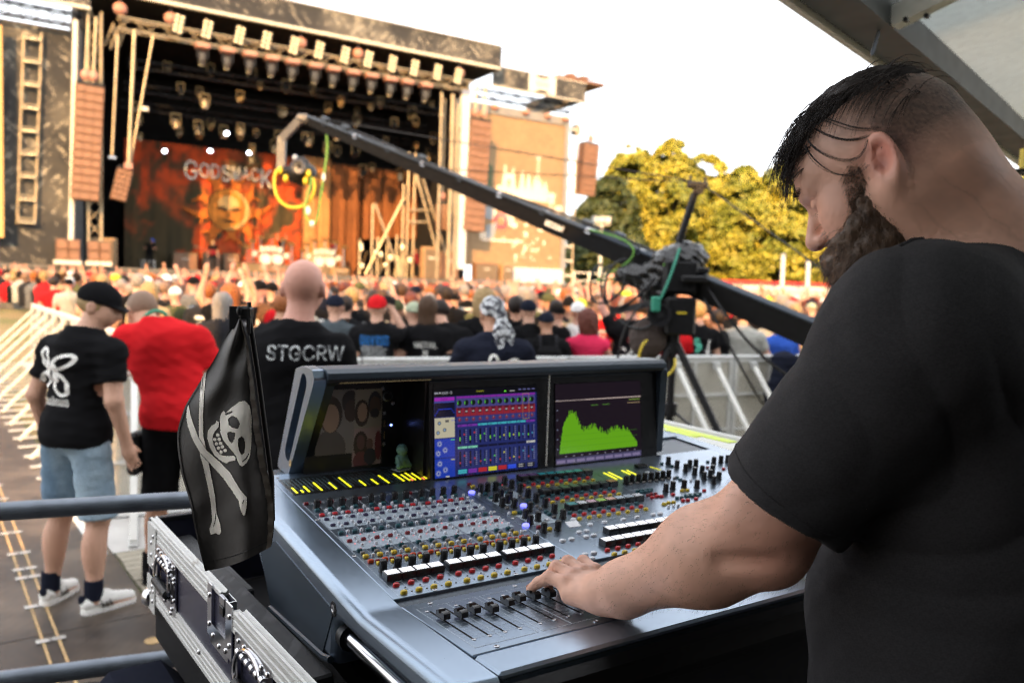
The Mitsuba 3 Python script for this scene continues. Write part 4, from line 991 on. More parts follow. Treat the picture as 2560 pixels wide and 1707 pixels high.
# lit indicators
def lit(stem, mesh, c, k, parent=desk):
    m = 'lit_' + '_'.join(str(int(v * 100)) for v in c)
    if m not in scene: bsdf(m, [min(.8, v) for v in c], .4)
    q = put(stem, mesh, m, parent); scene[q]['emitter'] = {'type': 'area', 'radiance': rgb(*[v * k * .10 for v in c])}; return q
for P in ((.372, .202), (.374, .432), (.437, .309)): lit('blue_indicator', mv(domed(.0082, .0064, .0055), PA @ tr(*P, 0)), (.16, .16, 1.0), 1.3)
r = random.Random(3)
dots = [mv(lathe([(.0012, 0), (.0011, .0012), (0, .0016)], 6), PA @ tr(x + .015 + r.uniform(-.001, .001), skew(Y, x), 0)) for x in xs for Y in (.286, .262, .243, .219) if r.random() < .75]
q = lit('red_indicators', cat(dots), (1.0, .06, .05), 1.0); labels[q] = {'kind': 'stuff'}
put('black_indicators', cat([mv(lathe([(.0019, 0), (.0016, .0009), (0, .001)], 8), PA @ tr(x + dx, skew(Y, x), 0)) for x in xs for dx, Y in ((.020, .034), (.024, .0165))] ), 'bezel', desk, kind='stuff')
lit('red_knob_ring', mv(lathe([(.0085, 0), (.0085, .0012), (.0070, .0014)], 14), PA @ tr(.482, .462, 0)), (1, .05, .08), .9)
# printed section blocks, lines and legends lying on the panel
def flat(polys, M, z=.0004, t=.0003): return cat([prism(p, t, M @ tr(0, 0, z)) for p in polys])
rect = lambda x0, x1, y0, y1: sbox(x0, y0, x1, y1)
put('printed_blocks', flat([rect(xs[4 * g] - .002, xs[4 * g + 3] + .029, skew(a, xs[4 * g + 1]), skew(b, xs[4 * g + 1])) for g in range(3) for a, b in ((.330, .402), (.213, .288))] + [Polygon([(.385, .325), (.43, .325), (.475, .39), (.475, .412), (.385, .385)]), Polygon([(.385, .195), (.45, .195), (.45, .25), (.385, .262)])], PA), 'print_block', desk)
lines = []
for g in range(3):
    x0, x1 = xs[4 * g] - .004, xs[4 * g + 3] + .031
    for Y in (.482 + .014, .424, .330, .213, .162, .128): lines.append(rect(x0, x1, skew(Y, x0), skew(Y, x0) + .0006))
    for i in range(4):
        x = xs[4 * g + i]; lines.append(rect(x - .0042, x - .0037, .005, .495)); lines.append(rect(x + .003, x + .016, .487, .4885))
        for Y in (.463, .372, .31, .276, .187, .06, .028): lines.append(rect(x + .013, x + .0255, skew(Y, x), skew(Y, x) + .0009))
for Y0, Y1, x0, x1 in ((.0, .11, .43, .66), (.115, .17, .49, .71), (.185, .235, .50, .70), (.37, .372, .775, .94), (.20, .31, .745, .81)):
    for e in (rect(x0, x1, Y0, Y0 + .0006), rect(x0, x1, Y1, Y1 + .0006)): lines.append(e)
for i in range(60):
    x, Y = r.uniform(.39, 1.2), r.uniform(.0, .46); lines.append(rect(x, x + r.uniform(.006, .015), Y, Y + .0009))
put('legends', flat(lines, PA, .0003, .0002), 'print_white', desk, kind='stuff')
flines = []
fx = [.0125 + i * .0258 + (i // 4) * .0100 for i in range(24)]
for i, x in enumerate(fx[:12]):
    for j in range(11): Y = -.0555 - j * .0122; flines.append(rect(x - .0098, x - .0018, Y, Y + .0005)); flines.append(rect(x + .0018, x + (.0085 if j % 2 else .0098), Y, Y + .0005))
    for j in range(14): flines.append(rect(x + .0105, x + .0128, -.058 - j * .0092, -.0575 - j * .0092))
for g in range(3):
    x0, x1 = fx[4 * g] - .0135, fx[4 * g + 3] + .0135
    for Y in (-.026, -.208): flines.append(rect(x0, x1, Y, Y + .0006))
    for x in (x0, x1, (fx[4 * g + 1] + fx[4 * g + 2]) / 2): flines.append(rect(x - .0003, x + .0003, -.208, -.026))
put('fader_scales', flat(flines, PB, .0003, .0002), 'print_white', desk, kind='stuff')
# faders
def fader_cap():
    side = [(-.0125, 0), (-.0125, .008), (-.009, .0098), (-.0045, .0104), (-.0030, .0066), (.0030, .0066), (.0045, .0104), (.009, .0098), (.0125, .008), (.0125, 0)]
    m = prism(Polygon(side), .0115, tr(-.00575, 0, .0045) @ YZX)
    return cat(m, box(-.0015, .0015, -.004, .004, 0, .005), cbox(-.0048, .0048, -.0105, -.0025, .0048, .016, .001).apply_transform(np.eye(4)) if False else box(-.0015, .0015, -.003, .003, 0, .005))
FC = mikit.ply(fader_cap(), 'knob_black', 25); FSL = mikit.ply(cbox(-.0013, .0013, -.1335, 0, 0.0002, .0008, .0002), 'black_matt')
FP = [-.089, -.098, -.091, -.102, -.0905, -.084, -.0885, -.0935, -.10, -.09, -.095, -.10]
for i, x in enumerate(fx[:12] + [.4 + .026 * k for k in range(4)] + [.575 + .0258 * k for k in range(8)] + [.90 + .026 * k for k in range(8)]):
    ref('fader_slot', FSL, PB @ tr(x, -.0455, 0), desk)
    Y = FP[i] if i < 12 else -.10 - .02 * ((i * 7) % 5) if i < 16 else -.152 - .01 * (i % 4) if i < 24 else -.12
    ref('fader', FC, PB @ tr(x, Y, 0), desk)
    for Ys in (-.043, -.181): ref('screw', sc_ply, PB @ tr(x - .0045 * (Ys > -.1), Ys, 0) @ sc(.75, .75, .75), desk)
for P in ((.03, -.0115), (.19, -.0125), (.34, -.0115), (.026, -.2195), (.20, -.2195), (.62, -.2195), (.45, -.215)): ref('screw', sc_ply, PB @ tr(*P, 0), desk)
for P in ((.02, .487), (-.008, .39), (-.008, .19), (.06, .006), (.22, .004), (.355, .30), (.355, .18), (.37, .25), (.51, .49), (.0, .69)): ref('screw', sc_ply, PA @ tr(*P, 0), desk)
put('jog_ring', mv(lathe([(.028, 0), (.028, .003), (.019, .003), (.019, .0005), (0, .0005)], 28), PB @ tr(.752, -.19, 0)), 'bezel', desk)
put('small_case', mv(cbox(.70, .735, -.165, -.135, 0, .012, .002), PB), 'bezel', desk)
# level meters of the channel strips: dark slots with lit bars
put('meter_window', mv(cbox(-.004, .352, .555, .672, .0, .0012, .0004), PA), 'bezel', desk)
sl = []
for i in range(36):
    x = .004 + i * .0096
    if i % 12 == 11: continue
    sl.append(rect(x, x + .0018, .565 + .03 * (i % 2), .665)); sl.append(rect(x + .003, x + .0036, .57, .64))
put('meter_slots', flat(sl, PA, .0013, .0003), bsdf('meter_line', (.07, .11, .12), .4), desk, kind='stuff')
MLV = [(.0045, .040), (.018, .016), (.032, .042), (.061, .060), (.094, .048), (.129, .078), (.165, .040), (.195, .040), (.223, .062), (.262, .062), (.277, .05), (.292, .06), (.306, .052), (.322, .04), (.334, .06), (.349, .07)]
for x, h in MLV: lit('meter_bar', mv(cbox(x, x + .0042, .564, .564 + h, .0014, .0022, .0002), PA), (1.0, .92, .02), .62)
for x, Y in ((.284, .562), (.3135, .56), (.338, .558)): lit('peak_bar', mv(cbox(x, x + .004, Y, Y + .012, .0016, .0026, .0002), PA), (1.0, .22, .08), .7)
for (xa, ya), (xb, yb) in (((.784, .454), (.780, .395)), ((.800, .454), (.796, .394)), ((.846, .455), (.844, .416)), ((.861, .452), (.858, .41)), ((.947, .455), (.956, .422))):
    lit('meter_bar', mv(bar((xa, ya, .0012), (xb, yb, .0012), .0038, .001), PA), (1.0, .92, .05), .55 if xa < .9 else .25)

# ---- the screen hood
HP = Polygon([(.548, .022), (.568, .262), (.535, .272), (.533, .288), (.548, .2955), (.62, .2955), (.665, .285), (.745, .03)]).buffer(.004).buffer(-.004)
hood = prism(HP, .735, tr(.325, 0, 0) @ YZX)
roofb = prism(Polygon([(.590, .262), (.535, .272), (.533, .288), (.548, .2955), (.62, .2955), (.665, .285), (.70, .262)]), .262, tr(.064, 0, 0) @ YZX)
CHK = [(.725, .034), (.556, .262), (.536, .274), (.534, .288), (.55, .2955), (.62, .2955), (.665, .285), (.79, .034)]
put('hood', mv(cat(hood, roofb, box(.064, .326, .694, .73, .03, .262), prism(Polygon(CHK), .022, tr(.0635, 0, 0) @ YZX)), CONM), 'bezel', desk)
put('hood_gusset', mv(box(.3175, .3268, .572, .728, .03, .288), CONM), 'bezel', desk)
put('hood_top', mv(prism(LineString([(.5325, .282), (.5335, .290), (.548, .2975), (.62, .2975), (.667, .287)]).buffer(.0035, 6), 1.004, tr(.060, 0, 0) @ YZX), CONM), 'desk_side', desk, 40)
# end frames with a long hand-hole
def end_frame(x, w, hole):
    P = Polygon([(.720, .030), (.556, .262), (.546, .28), (.56, .297), (.628, .299), (.672, .288), (.805, .034)] if hole else [(.555, .030), (.548, .27), (.56, .296), (.625, .298), (.668, .288), (.765, .034)]).buffer(-.008).buffer(.010)
    if hole: P = P.difference(LineString([(.616, .264), (.724, .085)]).buffer(.021))
    return prism(P, w, tr(x, 0, 0) @ YZX)
ef = end_frame(.034, .030, True)
put('left_end_frame', mv(ef, CONM), 'desk_paint', desk)
put('right_end_frame', mv(end_frame(1.060, .024, False), CONM), 'desk_side', desk)
ref('screw', mikit.ply(screw(np.eye(4), .009), 'brass'), CONM @ tr(.0335, .700, .062) @ ry(-math.pi / 2), desk)
put('bay_strip', mv(tube([(.09, .5385, .2705), (.315, .5385, .2705)], .0022, 8), CONM), 'brass', desk)
put('hood_seam', mv(cat(box(.3265, .3285, .5445, .5475, .03, .262)), CONM), 'black_metal', desk)
put('hood_seam', mv(cat(box(.6645, .6665, .5445, .549, .03, .268)), CONM), 'rafter_alu', desk)
# screens, each drawn as flat glowing shapes on its face; frame: u to the right, v up, w towards the operator
LEAN = .083
def SCR(x, Y=.5462, z=.028): return CONM @ tr(x, Y, z) @ rx(math.pi / 2 - LEAN)
class Pic:
    def __init__(s): s.v, s.f, s.c, s.n, s.z = [], [], [], 0, 0
    def poly(s, P, c):
        P = np.asarray(P, float); k = len(P); s.z += 1e-6
        s.v.append(np.column_stack([P, np.full(k, s.z)])); s.f += [[s.n, s.n + i, s.n + i + 1] for i in range(1, k - 1)]; s.c.append(np.tile(np.asarray(c, float), (k, 1))); s.n += k
    def r(s, x0, x1, y0, y1, c): s.poly([(x0, y0), (x1, y0), (x1, y1), (x0, y1)], c)
    def ring(s, x, y, ra, c, n=12): s.poly([(x + ra * math.cos(a), y + ra * math.sin(a)) for a in np.arange(n) * 2 * math.pi / n], c)
    def text(s, t, h, x, y, c, bold=False):
        m = meshkit.text_mesh(t, h, .0001, bold); v = np.asarray(m.vertices); n = m.face_normals[:, 2] > .5; s.z += 1e-6
        s.v.append(np.column_stack([v[:, 0] + x, v[:, 1] + y, np.full(len(v), s.z)])); s.f += (np.asarray(m.faces)[n] + s.n).tolist(); s.c.append(np.tile(np.asarray(c, float), (len(v), 1))); s.n += len(v)
    def add(s, stem, M, parent, k, label=None):
        m = trimesh.Trimesh(np.vstack(s.v), np.array(s.f), process=False); m.apply_transform(M); C = np.vstack(s.c)
        q = put(stem, m, 'screen_dark', parent, color=C * k, label=label)
        scene[q]['emitter'] = {'type': 'area', 'radiance': dict(VC)}
bsdf('screen_dark', (0.006, 0.006, 0.008), 0.12)
W_, H_ = .300, .214
p = Pic(); r = random.Random(5)
p.r(0, W_, 0, H_, (.012, .018, .10)); p.r(0, W_, H_ - .017, H_, (.004, .004, .006))
p.text('XXX-D', .0062, .021, H_ - .0115, (.5, .5, .55)); p.r(.0, .012, H_ - .0105, H_ - .006, (.25, .25, .3)); p.ring(.0165, H_ - .008, .0022, (.5, .5, .5))
p.text('Scenario', .0038, .118, H_ - .0095, (.5, .5, .02)); p.poly([(.197, H_ - .009), (.203, H_ - .004), (.209, H_ - .009)], (.15, .8, .05)); p.r(.200, .206, H_ - .0125, H_ - .009, (.15, .8, .05)); p.r(.216, .232, H_ - .012, H_ - .010, (.4, .4, .4))
for i in range(4): p.r(.243 + .014 * i, .252 + .014 * i, H_ - .0095, H_ - .007, (.12, .12, .3))
L0, L1 = .001, .056      # left strip
p.r(L0, L1, H_ - .0275, H_ - .019, (.30, .02, .38)); p.text('Com 4', .0042, .018, H_ - .0255, (.02, .0, .04)); p.r(L0, L1, H_ - .032, H_ - .0285, (.05, .06, .3))
p.r(L0, L1, H_ - .066, H_ - .032, (.004, .005, .02))
for i in range(16):
    x = L0 + i * .0034; y = H_ - .062 + .014 * min(1, i / 3) * (1 if i < 13 else (16 - i) / 3.); p.r(x, x + .0036, y, y + .0012, (.02, .06, .8))
p.r(L0, L1, H_ - .117, H_ - .0685, (.45, .42, .30))
for x, y in ((.014, .081), (.028, .098), (.010, .104)): p.ring(x, H_ - y, .0048, (.02, .03, .06)); p.ring(x, H_ - y, .0030, (.22, .32, .45))
p.r(.030, .040, H_ - .080, H_ - .074, (.08, .08, .08)); p.r(.046, .056, H_ - .0765, H_ - .0755, (.02, .06, .6))
for b0, cc in ((.119, (.1, .6, .05)), (.167, (.6, .55, .03))):
    p.r(L0, L1, H_ - b0 - .046, H_ - b0, (.012, .04, .36))
    for x, y in ((.014, .012), (.029, .028), (.010, .035)):
        for a in np.arange(0, 6.2, .52): p.ring(x + .0065 * math.cos(a), H_ - b0 - y + .0065 * math.sin(a), .0009, (.55, .58, .62), 4)
        p.ring(x, H_ - b0 - y, .0046, (.5, .52, .56)); p.ring(x, H_ - b0 - y, .0032, (.015, .04, .30))
    p.r(.045, .055, H_ - b0 - .005, H_ - b0 - .003, cc)
p.r(L0, L1, 0, H_ - .214, (.012, .05, .40)); p.r(.03, .040, .001, .004, (.5, .5, .45))
X0, cw = .061, .0195
CH = [(.30, .03, .38)] * 12
for i in range(12):
    x = X0 + i * cw
    p.r(x, x + cw - .0006, H_ - .0235, H_ - .0185, (.20, .02, .30)); p.r(x, x + cw - .0006, H_ - .046, H_ - .024, (.06, .055, .20))
    p.ring(x + .0085, H_ - .035, .0072, (.006, .012, .01)); p.poly([(x + .003 + .0055 + .006 * math.cos(a), H_ - .035 + .006 * math.sin(a)) for a in np.linspace(2.2, 3.9, 6)] + [(x + .0085 + .004 * math.cos(a), H_ - .035 + .004 * math.sin(a)) for a in np.linspace(3.9, 2.2, 6)], (.1, .5, .05))
    p.r(x, x + cw - .0008, H_ - .068, H_ - .047, (.24, .018, .03)); p.r(x + .002, x + .0155, H_ - .0515, H_ - .0475, (.05, .01, .02))
    p.r(x + .004, x + .0125, H_ - .060, H_ - .053, (.015, .01, .02)); p.r(x + .0055, x + .0115, H_ - .0575, H_ - .0545, (.4, .38, .4))
    p.r(x, x + cw - .0006, H_ - .084, H_ - .069, (.035, .04, .17)); p.ring(x + .009, H_ - .076, .0045, (.16, .02, .05)); p.r(x + .0084, x + .0094, H_ - .076, H_ - .071, (.35, .3, .3))
wc = .0289
TC = [(.16, .03, .32), (.16, .03, .32)] + [(.05, .38, .45)] * 5 + [(.16, .03, .32)]
BC = [((.05, .38, .45),) * 2, ((.16, .03, .32),) * 2, ((.42, .02, .02),) * 2, ((.6, .58, .02),) * 2, ((.42, .02, .02),) * 2, ((.03, .08, .7),) * 2, ((.015, .015, .015),) * 2, ((.015, .015, .015),) * 2]
GCOL = [(.5, .03, .03), (.5, .03, .03), (.1, .5, .05), (.1, .5, .05), (.55, .5, .03), (.55, .5, .03), (.05, .25, .4), (.05, .25, .4)]
for i in range(8):
    x = .064 + i * wc
    for (ya, yb), top in (((.088, .140), TC[i]), ((.142, .196), (.18, .55, .38) if i < 2 else (.008, .008, .03) if i < 7 else (.5, .5, .45))):
        p.r(x, x + wc - .001, H_ - yb, H_ - ya, (.018, .025, .13)); p.r(x, x + wc - .002, H_ - ya - .0052, H_ - ya, top); p.r(x + .004, x + .012, H_ - ya - .0035, H_ - ya - .002, [v * .25 for v in top])
        p.r(x + .004, x + .0085, H_ - yb + .004, H_ - ya - .012, (.003, .003, .006)); p.r(x + .0175, x + .0195, H_ - yb + .004, H_ - ya - .012, (.003, .003, .006))
        hgt = r.uniform(.2, .7); yy = H_ - yb + .012
        p.r(x + .0048, x + .0077, yy, yy + (.018 * hgt if ya < .1 else .004), (.18, .62, .02) if ya < .1 else (.6, .04, .04)); g = r.uniform(.012, .03); p.r(x + .0165, x + .0205, H_ - yb + g, H_ - yb + g + .004, GCOL[i])
        for j in range(7): p.r(x + .0215, x + .0255, H_ - yb + .007 + j * .005, H_ - yb + .0085 + j * .005, (.22, .24, .36))
    p.r(x, x + wc - .004, H_ - .2032, H_ - .1985, BC[i][0]); p.r(x, x + wc - .004, H_ - .2085, H_ - .2038, BC[i][1])
    if BC[i][0][0] < .02: p.r(x + .004, x + .018, H_ - .202, H_ - .200, (.4, .4, .38)); p.r(x + .004, x + .018, H_ - .207, H_ - .205, (.4, .4, .38))
    for j in range(3): p.r(x + .003 + .007 * j, x + .006 + .007 * j, .0, .004, (.003, .003, .01))
p.poly([(.2555, H_ - .085), (.2755, H_ - .085), (.2755, H_ - .084), (.2555, H_ - .084)], (.45, .25, .05)); p.poly([(.2555, H_ - .02), (.2755, H_ - .02), (.2755, H_ - .019), (.2555, H_ - .019)], (.45, .25, .05)); p.r(.2555, .2562, H_ - .085, H_ - .019, (.45, .25, .05)); p.r(.2748, .2755, H_ - .085, H_ - .019, (.45, .25, .05))
for a in (1,):
    sm = random.Random(9)
put('screen_glass', mv(cbox(-.002, W_ + .002, -.002, H_ + .002, -.003, 0, .0005), SCR(.337)), 'screen_dark', desk)
p.add('mixer_screen', SCR(.337) @ tr(0, 0, .0006), desk, .042, 'blue mixer page glowing on the middle screen')
# analyser screen
q = Pic(); q.r(0, W_, 0, H_, (.010, .006, .010))
q.r(0, W_, 0, .016, (.05, .045, .10))
for i in range(9): q.r(.003 + i * .033, .031 + i * .033, .003, .011, (.16, .13, .24))
base = .028; hs = []
for i in range(128):
    t = i / 127
    e = np.interp(t, [0, .04, .12, .2, .235, .3, .42, .47, .58, .68, .86, .93, 1], [.01, .07, .115, .108, .085, .062, .072, .066, .048, .060, .055, .035, .012])
    hs.append(e + (r.uniform(-.011, .006) if t > .1 and t < .9 else r.uniform(-.003, .003)))
xw = (.285 - .012) / 128
for i, h_ in enumerate(hs): q.r(.012 + i * xw, .012 + (i + 1) * xw, base, base + max(.004, h_), (.10, .30, .008))
for j in range(4): q.r(.012, .285, base + .016 * j, base + .016 * j + .0006, (.05, .18, .01))
for i in range(10): q.r(.03 + .027 * i, .036 + .027 * i, .019, .021, (.2, .19, .25))
for j in range(6): q.r(.004, .008, .04 + .026 * j, .0415 + .026 * j, (.25, .3, .45))
q.r(0, W_, H_ - .046, H_ - .0435, (.42, .33, .30)); q.r(0, .10, H_ - .0455, H_ - .044, (.12, .1, .1))
q.r(.12, .145, H_ - .062, H_ - .0605, (.08, .22, .03)); q.r(.16, .185, H_ - .062, H_ - .0605, (.08, .22, .03)); q.r(.255, .296, H_ - .053, H_ - .051, (.2, .3, .05)); q.r(.25, .296, H_ - .062, H_ - .060, (.25, .18, .1))
put('screen_glass', mv(cbox(-.002, W_ + .002, -.002, H_ + .002, -.003, 0, .0005), SCR(.697)), 'screen_dark', desk)
q.add('analyser_screen', SCR(.697) @ tr(0, 0, .0006), desk, .050, 'green spectrum analyser glowing on the right screen')
# left bay: sockets and a blue light
BAY = CONM @ tr(0, .694, .046) @ rx(math.pi / 2)
for y in (.085, .055, ): put('usb_port', mv(cat(cbox(.262, .276, y, y + .024, 0, .003, .0006)), BAY), 'black_metal', desk); put('usb_insert', mv(box(.266, .268, y + .003, y + .021, .003, .0036), BAY), 'brass', desk)
put('talkback_socket', mv(cat(lathe([(.013, 0), (.013, .003), (.0112, .004), (.0112, .001), (0, .001)], 22)).apply_translation((.2745, .166, 0)), BAY), 'steel', desk)
put('socket_core', mv(lathe([(.0108, 0), (.0108, .0022), (0, .0024)], 18).apply_translation((.2745, .166, 0)), BAY), 'bezel', desk)
for P in ((.262, .186), (.29, .147), (.268, .124), (.268, .045)): ref('screw', sc_ply, BAY @ tr(*P, .0), desk)
lit('blue_light', mv(domed(.0026, .0026, .002), BAY @ tr(.2865, .092, 0)), (.2, .3, 1.0), 4.0)
# family snapshots stuck in the bay (things of their own)
def photo(x, y, w, h, label, figs, bg, yaw=0):
    t = thing('photo_print', label, 'photograph'); M_ = BAY @ tr(x, y, .0012) @ rz(yaw)
    put('paper', mv(box(0, w, 0, h, 0, .0006), M_), bsdf(key('photo_paper'), bg, .35), t)
    for st, c, cx, cy, rx_, ry_ in figs:
        z = .0007 + .00012 * len([k for k in scene if k.startswith(t)])
        pl = affinity.scale(Point(cx * w, cy * h).buffer(1, 10), rx_ * w, ry_ * h).intersection(sbox(0, 0, w, h))
        put(st, prism(pl, .0001, M_ @ tr(0, 0, z)), 'paint_vc', t, color=c, smooth=False)
SK, HR, DK = (.42, .27, .19), (.06, .04, .03), (.04, .04, .05)
photo(.090, .030, .098, .158, 'dim printed photo of two children, leftmost on the black bay', [('clothes', (.12, .10, .09), .36, .08, .42, .3), ('hair', HR, .38, .62, .3, .28), ('face', SK, .38, .56, .22, .22), ('cap', (.05, .04, .04), .88, .8, .22, .18), ('face', (.08, .05, .04), .9, .66, .17, .17)], (.26, .23, .21))
photo(.186, .088, .074, .098, 'dim printed photo of a woman and a bearded man, upper right in the bay', [('hair', HR, .28, .4, .26, .34), ('face', SK, .3, .42, .17, .24), ('hair', DK, .74, .62, .24, .32), ('face', (.11, .07, .05), .74, .55, .2, .27), ('beard', DK, .74, .38, .16, .12)], (.32, .28, .22))
photo(.184, -.004, .076, .094, 'dim reddish printed photo of two children, lower right in the bay', [('hair', HR, .3, .55, .25, .36), ('face', (.15, .075, .065), .3, .62, .14, .2), ('shirt', (.16, .05, .05), .3, .12, .27, .26), ('face', (.16, .09, .075), .6, .55, .12, .16), ('shirt', DK, .62, .22, .22, .22), ('hair', (.16, .035, .045), .9, .5, .12, .4)], (.40, .28, .27), .02)
# seated pale green figurine on the meter ledge
fg = thing('figurine', 'small pale green seated figurine in front of the bay', 'figurine')
def fig_sdf(p):
    s = p.copy(); s[:, 0] = np.abs(s[:, 0])
    d = [ell(p, (0, 0, .016), (.016, .013, .018)), ell(p, (0, -.001, .044), (.0135, .0135, .0155)), cone(s, (.006, -.004, .006), (.018, -.010, .005), .008, .006), cone(s, (.013, .0, .026), (.015, -.008, .012), .0055, .0048), ell(p, (0, -.013, .042), (.003, .003, .003)), ell(s, (.0135, 0, .044), (.003, .003, .005))]
    return blend(d, .004)
bsdf('jade', (0.13, 0.27, 0.25), 0.5)
put('body', mv(isomesh(fig_sdf, (-.03, -.025, -.008), (.03, .025, .065), .0022), CONM @ tr(.292, .640, .041) @ rz(.3)), 'jade', fg, True)
put('base', mv(cbox(-.02, .02, -.016, .016, 0, .003, .001), CONM @ tr(.292, .640, .0345) @ rz(.3)), 'print_block', fg)
# ---------------------------------------------------------------- people
_wd = {}
def wob(p, s, seed=0):
    """cheap smooth wobble in about [-.5, .5]: a few crossed sine waves"""
    if seed not in _wd:
        q = np.random.default_rng(900 + seed); d = q.normal(size=(3, 6)); d /= np.linalg.norm(d, axis=0); _wd[seed] = d * q.uniform(2.2, 6.5, 6), q.uniform(0, 6.28, 6)
    D, f = _wd[seed]
    a = np.sin((p * s) @ D + f); return .22 * (a[:, 0] * a[:, 1] + a[:, 2] * a[:, 3] + .6 * a[:, 4] + .5 * a[:, 5] * a[:, 0])
PAL = dict(black=(.0065, .0065, .0075), coal=(.018, .018, .021), navy=(.010, .012, .022), grey=(.12, .125, .13), slate=(.06, .075, .085), stone=(.34, .34, .31), white=(.66, .66, .64), red=(.52, .012, .016), pink=(.62, .03, .09), blue=(.03, .09, .42),
           olive=(.07, .075, .035), denim=(.16, .24, .33), brown=(.11, .055, .03), sand=(.36, .26, .15), lime=(.45, .55, .05), maroon=(.16, .015, .02), sage=(.33, .38, .27))
for k_, c_ in PAL.items(): bsdf('wear_' + k_, c_, .95, specular=.10)
SKIN = dict(fair=(.52, .30, .21), tan=(.44, .235, .15), rosy=(.54, .27, .20))
for k_, c_ in SKIN.items(): bsdf('skin_' + k_, c_, .5, specular=.35)
HAIR = dict(brown=(.055, .028, .014), dark=(.018, .012, .010), ginger=(.26, .085, .025), blond=(.30, .20, .09), grey=(.22, .20, .18), auburn=(.10, .025, .015), buzz=(.20, .125, .085))
for k_, c_ in HAIR.items(): bsdf('hair_' + k_, c_, .6, specular=.3)


def pose(arms='down', head=(0, 0), lean=(0, 0), arm_l=None, arm_r=None, feet=None, twist=0.0):
    """joints of a 1.78 m figure facing +y; head = (turn right, nod down), lean = (sideways, forward) at the shoulders"""
    J = dict(pelvis=(0, 0, .96), waist=(0, .0, 1.09), chest=(0, .005, 1.30), neck=(0, -.015, 1.47))
    A = dict(down=((.255, -.03, 1.14), (.265, .07, .90)), rail=((.30, .10, 1.16), (.20, .34, 1.17)), up=((.30, .07, 1.62), (.22, .12, 1.88)), phone=((.25, .22, 1.38), (.10, .32, 1.62)), folded=((.26, .03, 1.15), (.06, .22, 1.14)), pocket=((.29, -.09, 1.15), (.22, .02, .93)), hips=((.36, -.05, 1.17), (.20, .03, 1.02)), tight=((.215, .10, 1.16), (.04, .26, 1.18)))
    for s, nm, a in ((-1, 'l', arm_l or arms), (1, 'r', arm_r or arms)):
        e, w = A[a]
        J['sh' + nm] = (s * .185, -.01, 1.385); J['el' + nm] = (s * e[0], e[1], e[2]); J['wr' + nm] = (s * w[0], w[1], w[2])
        f = (feet or {}).get(nm, (s * .12, 0, 0))
        J['hip' + nm] = (s * .095, 0, .92); J['kn' + nm] = ((s * .10 + f[0]) / 2, .03 + f[1] / 2, .50); J['an' + nm] = (f[0], f[1] - .02, .09); J['to' + nm] = (f[0] + s * .025 + (f[2] if len(f) > 2 else 0), f[1] + .15, .03)
    J = {k: np.array(v, float) for k, v in J.items()}
    for k in J:
        if J[k][2] > 1.0: q = (J[k][2] - 1.0) / .45; J[k] = J[k] + np.array([lean[0] * q, lean[1] * q, -.5 * (lean[0] ** 2 + lean[1] ** 2) * q])
    t, n = head
    J['head'] = J['neck'] + np.array([.10 * math.sin(t) * max(n, .3) + lean[0] * .3, .045 + .10 * n * math.cos(t) + lean[1] * .3, .175 - .05 * abs(n)])
    J['R'] = (rz(-t) @ rx(-n))[:3, :3]
    return J


def hand_sdf(p, w, e, r=.03, big=False):
    d = (w - e) / np.linalg.norm(w - e); x, y, _ = basis(d)
    ds = [cone(p, w, w + d * .06, .028, .034), cone(p, w + d * .05, w + d * .085, .034, .026)]
    fs = [cone(p, w + d * .08 + x * o, w + d * (.155 - 9 * o * o) + x * o * 1.3 + y * .012, .0105, .008) for o in (-.028, -.009, .010, .028)]
    fs.append(cone(p, w + d * .03 + x * .03, w + d * .085 + x * .058 + y * .01, .012, .009))
    return smin(blend(ds, .02), blend(fs, .006), .010)


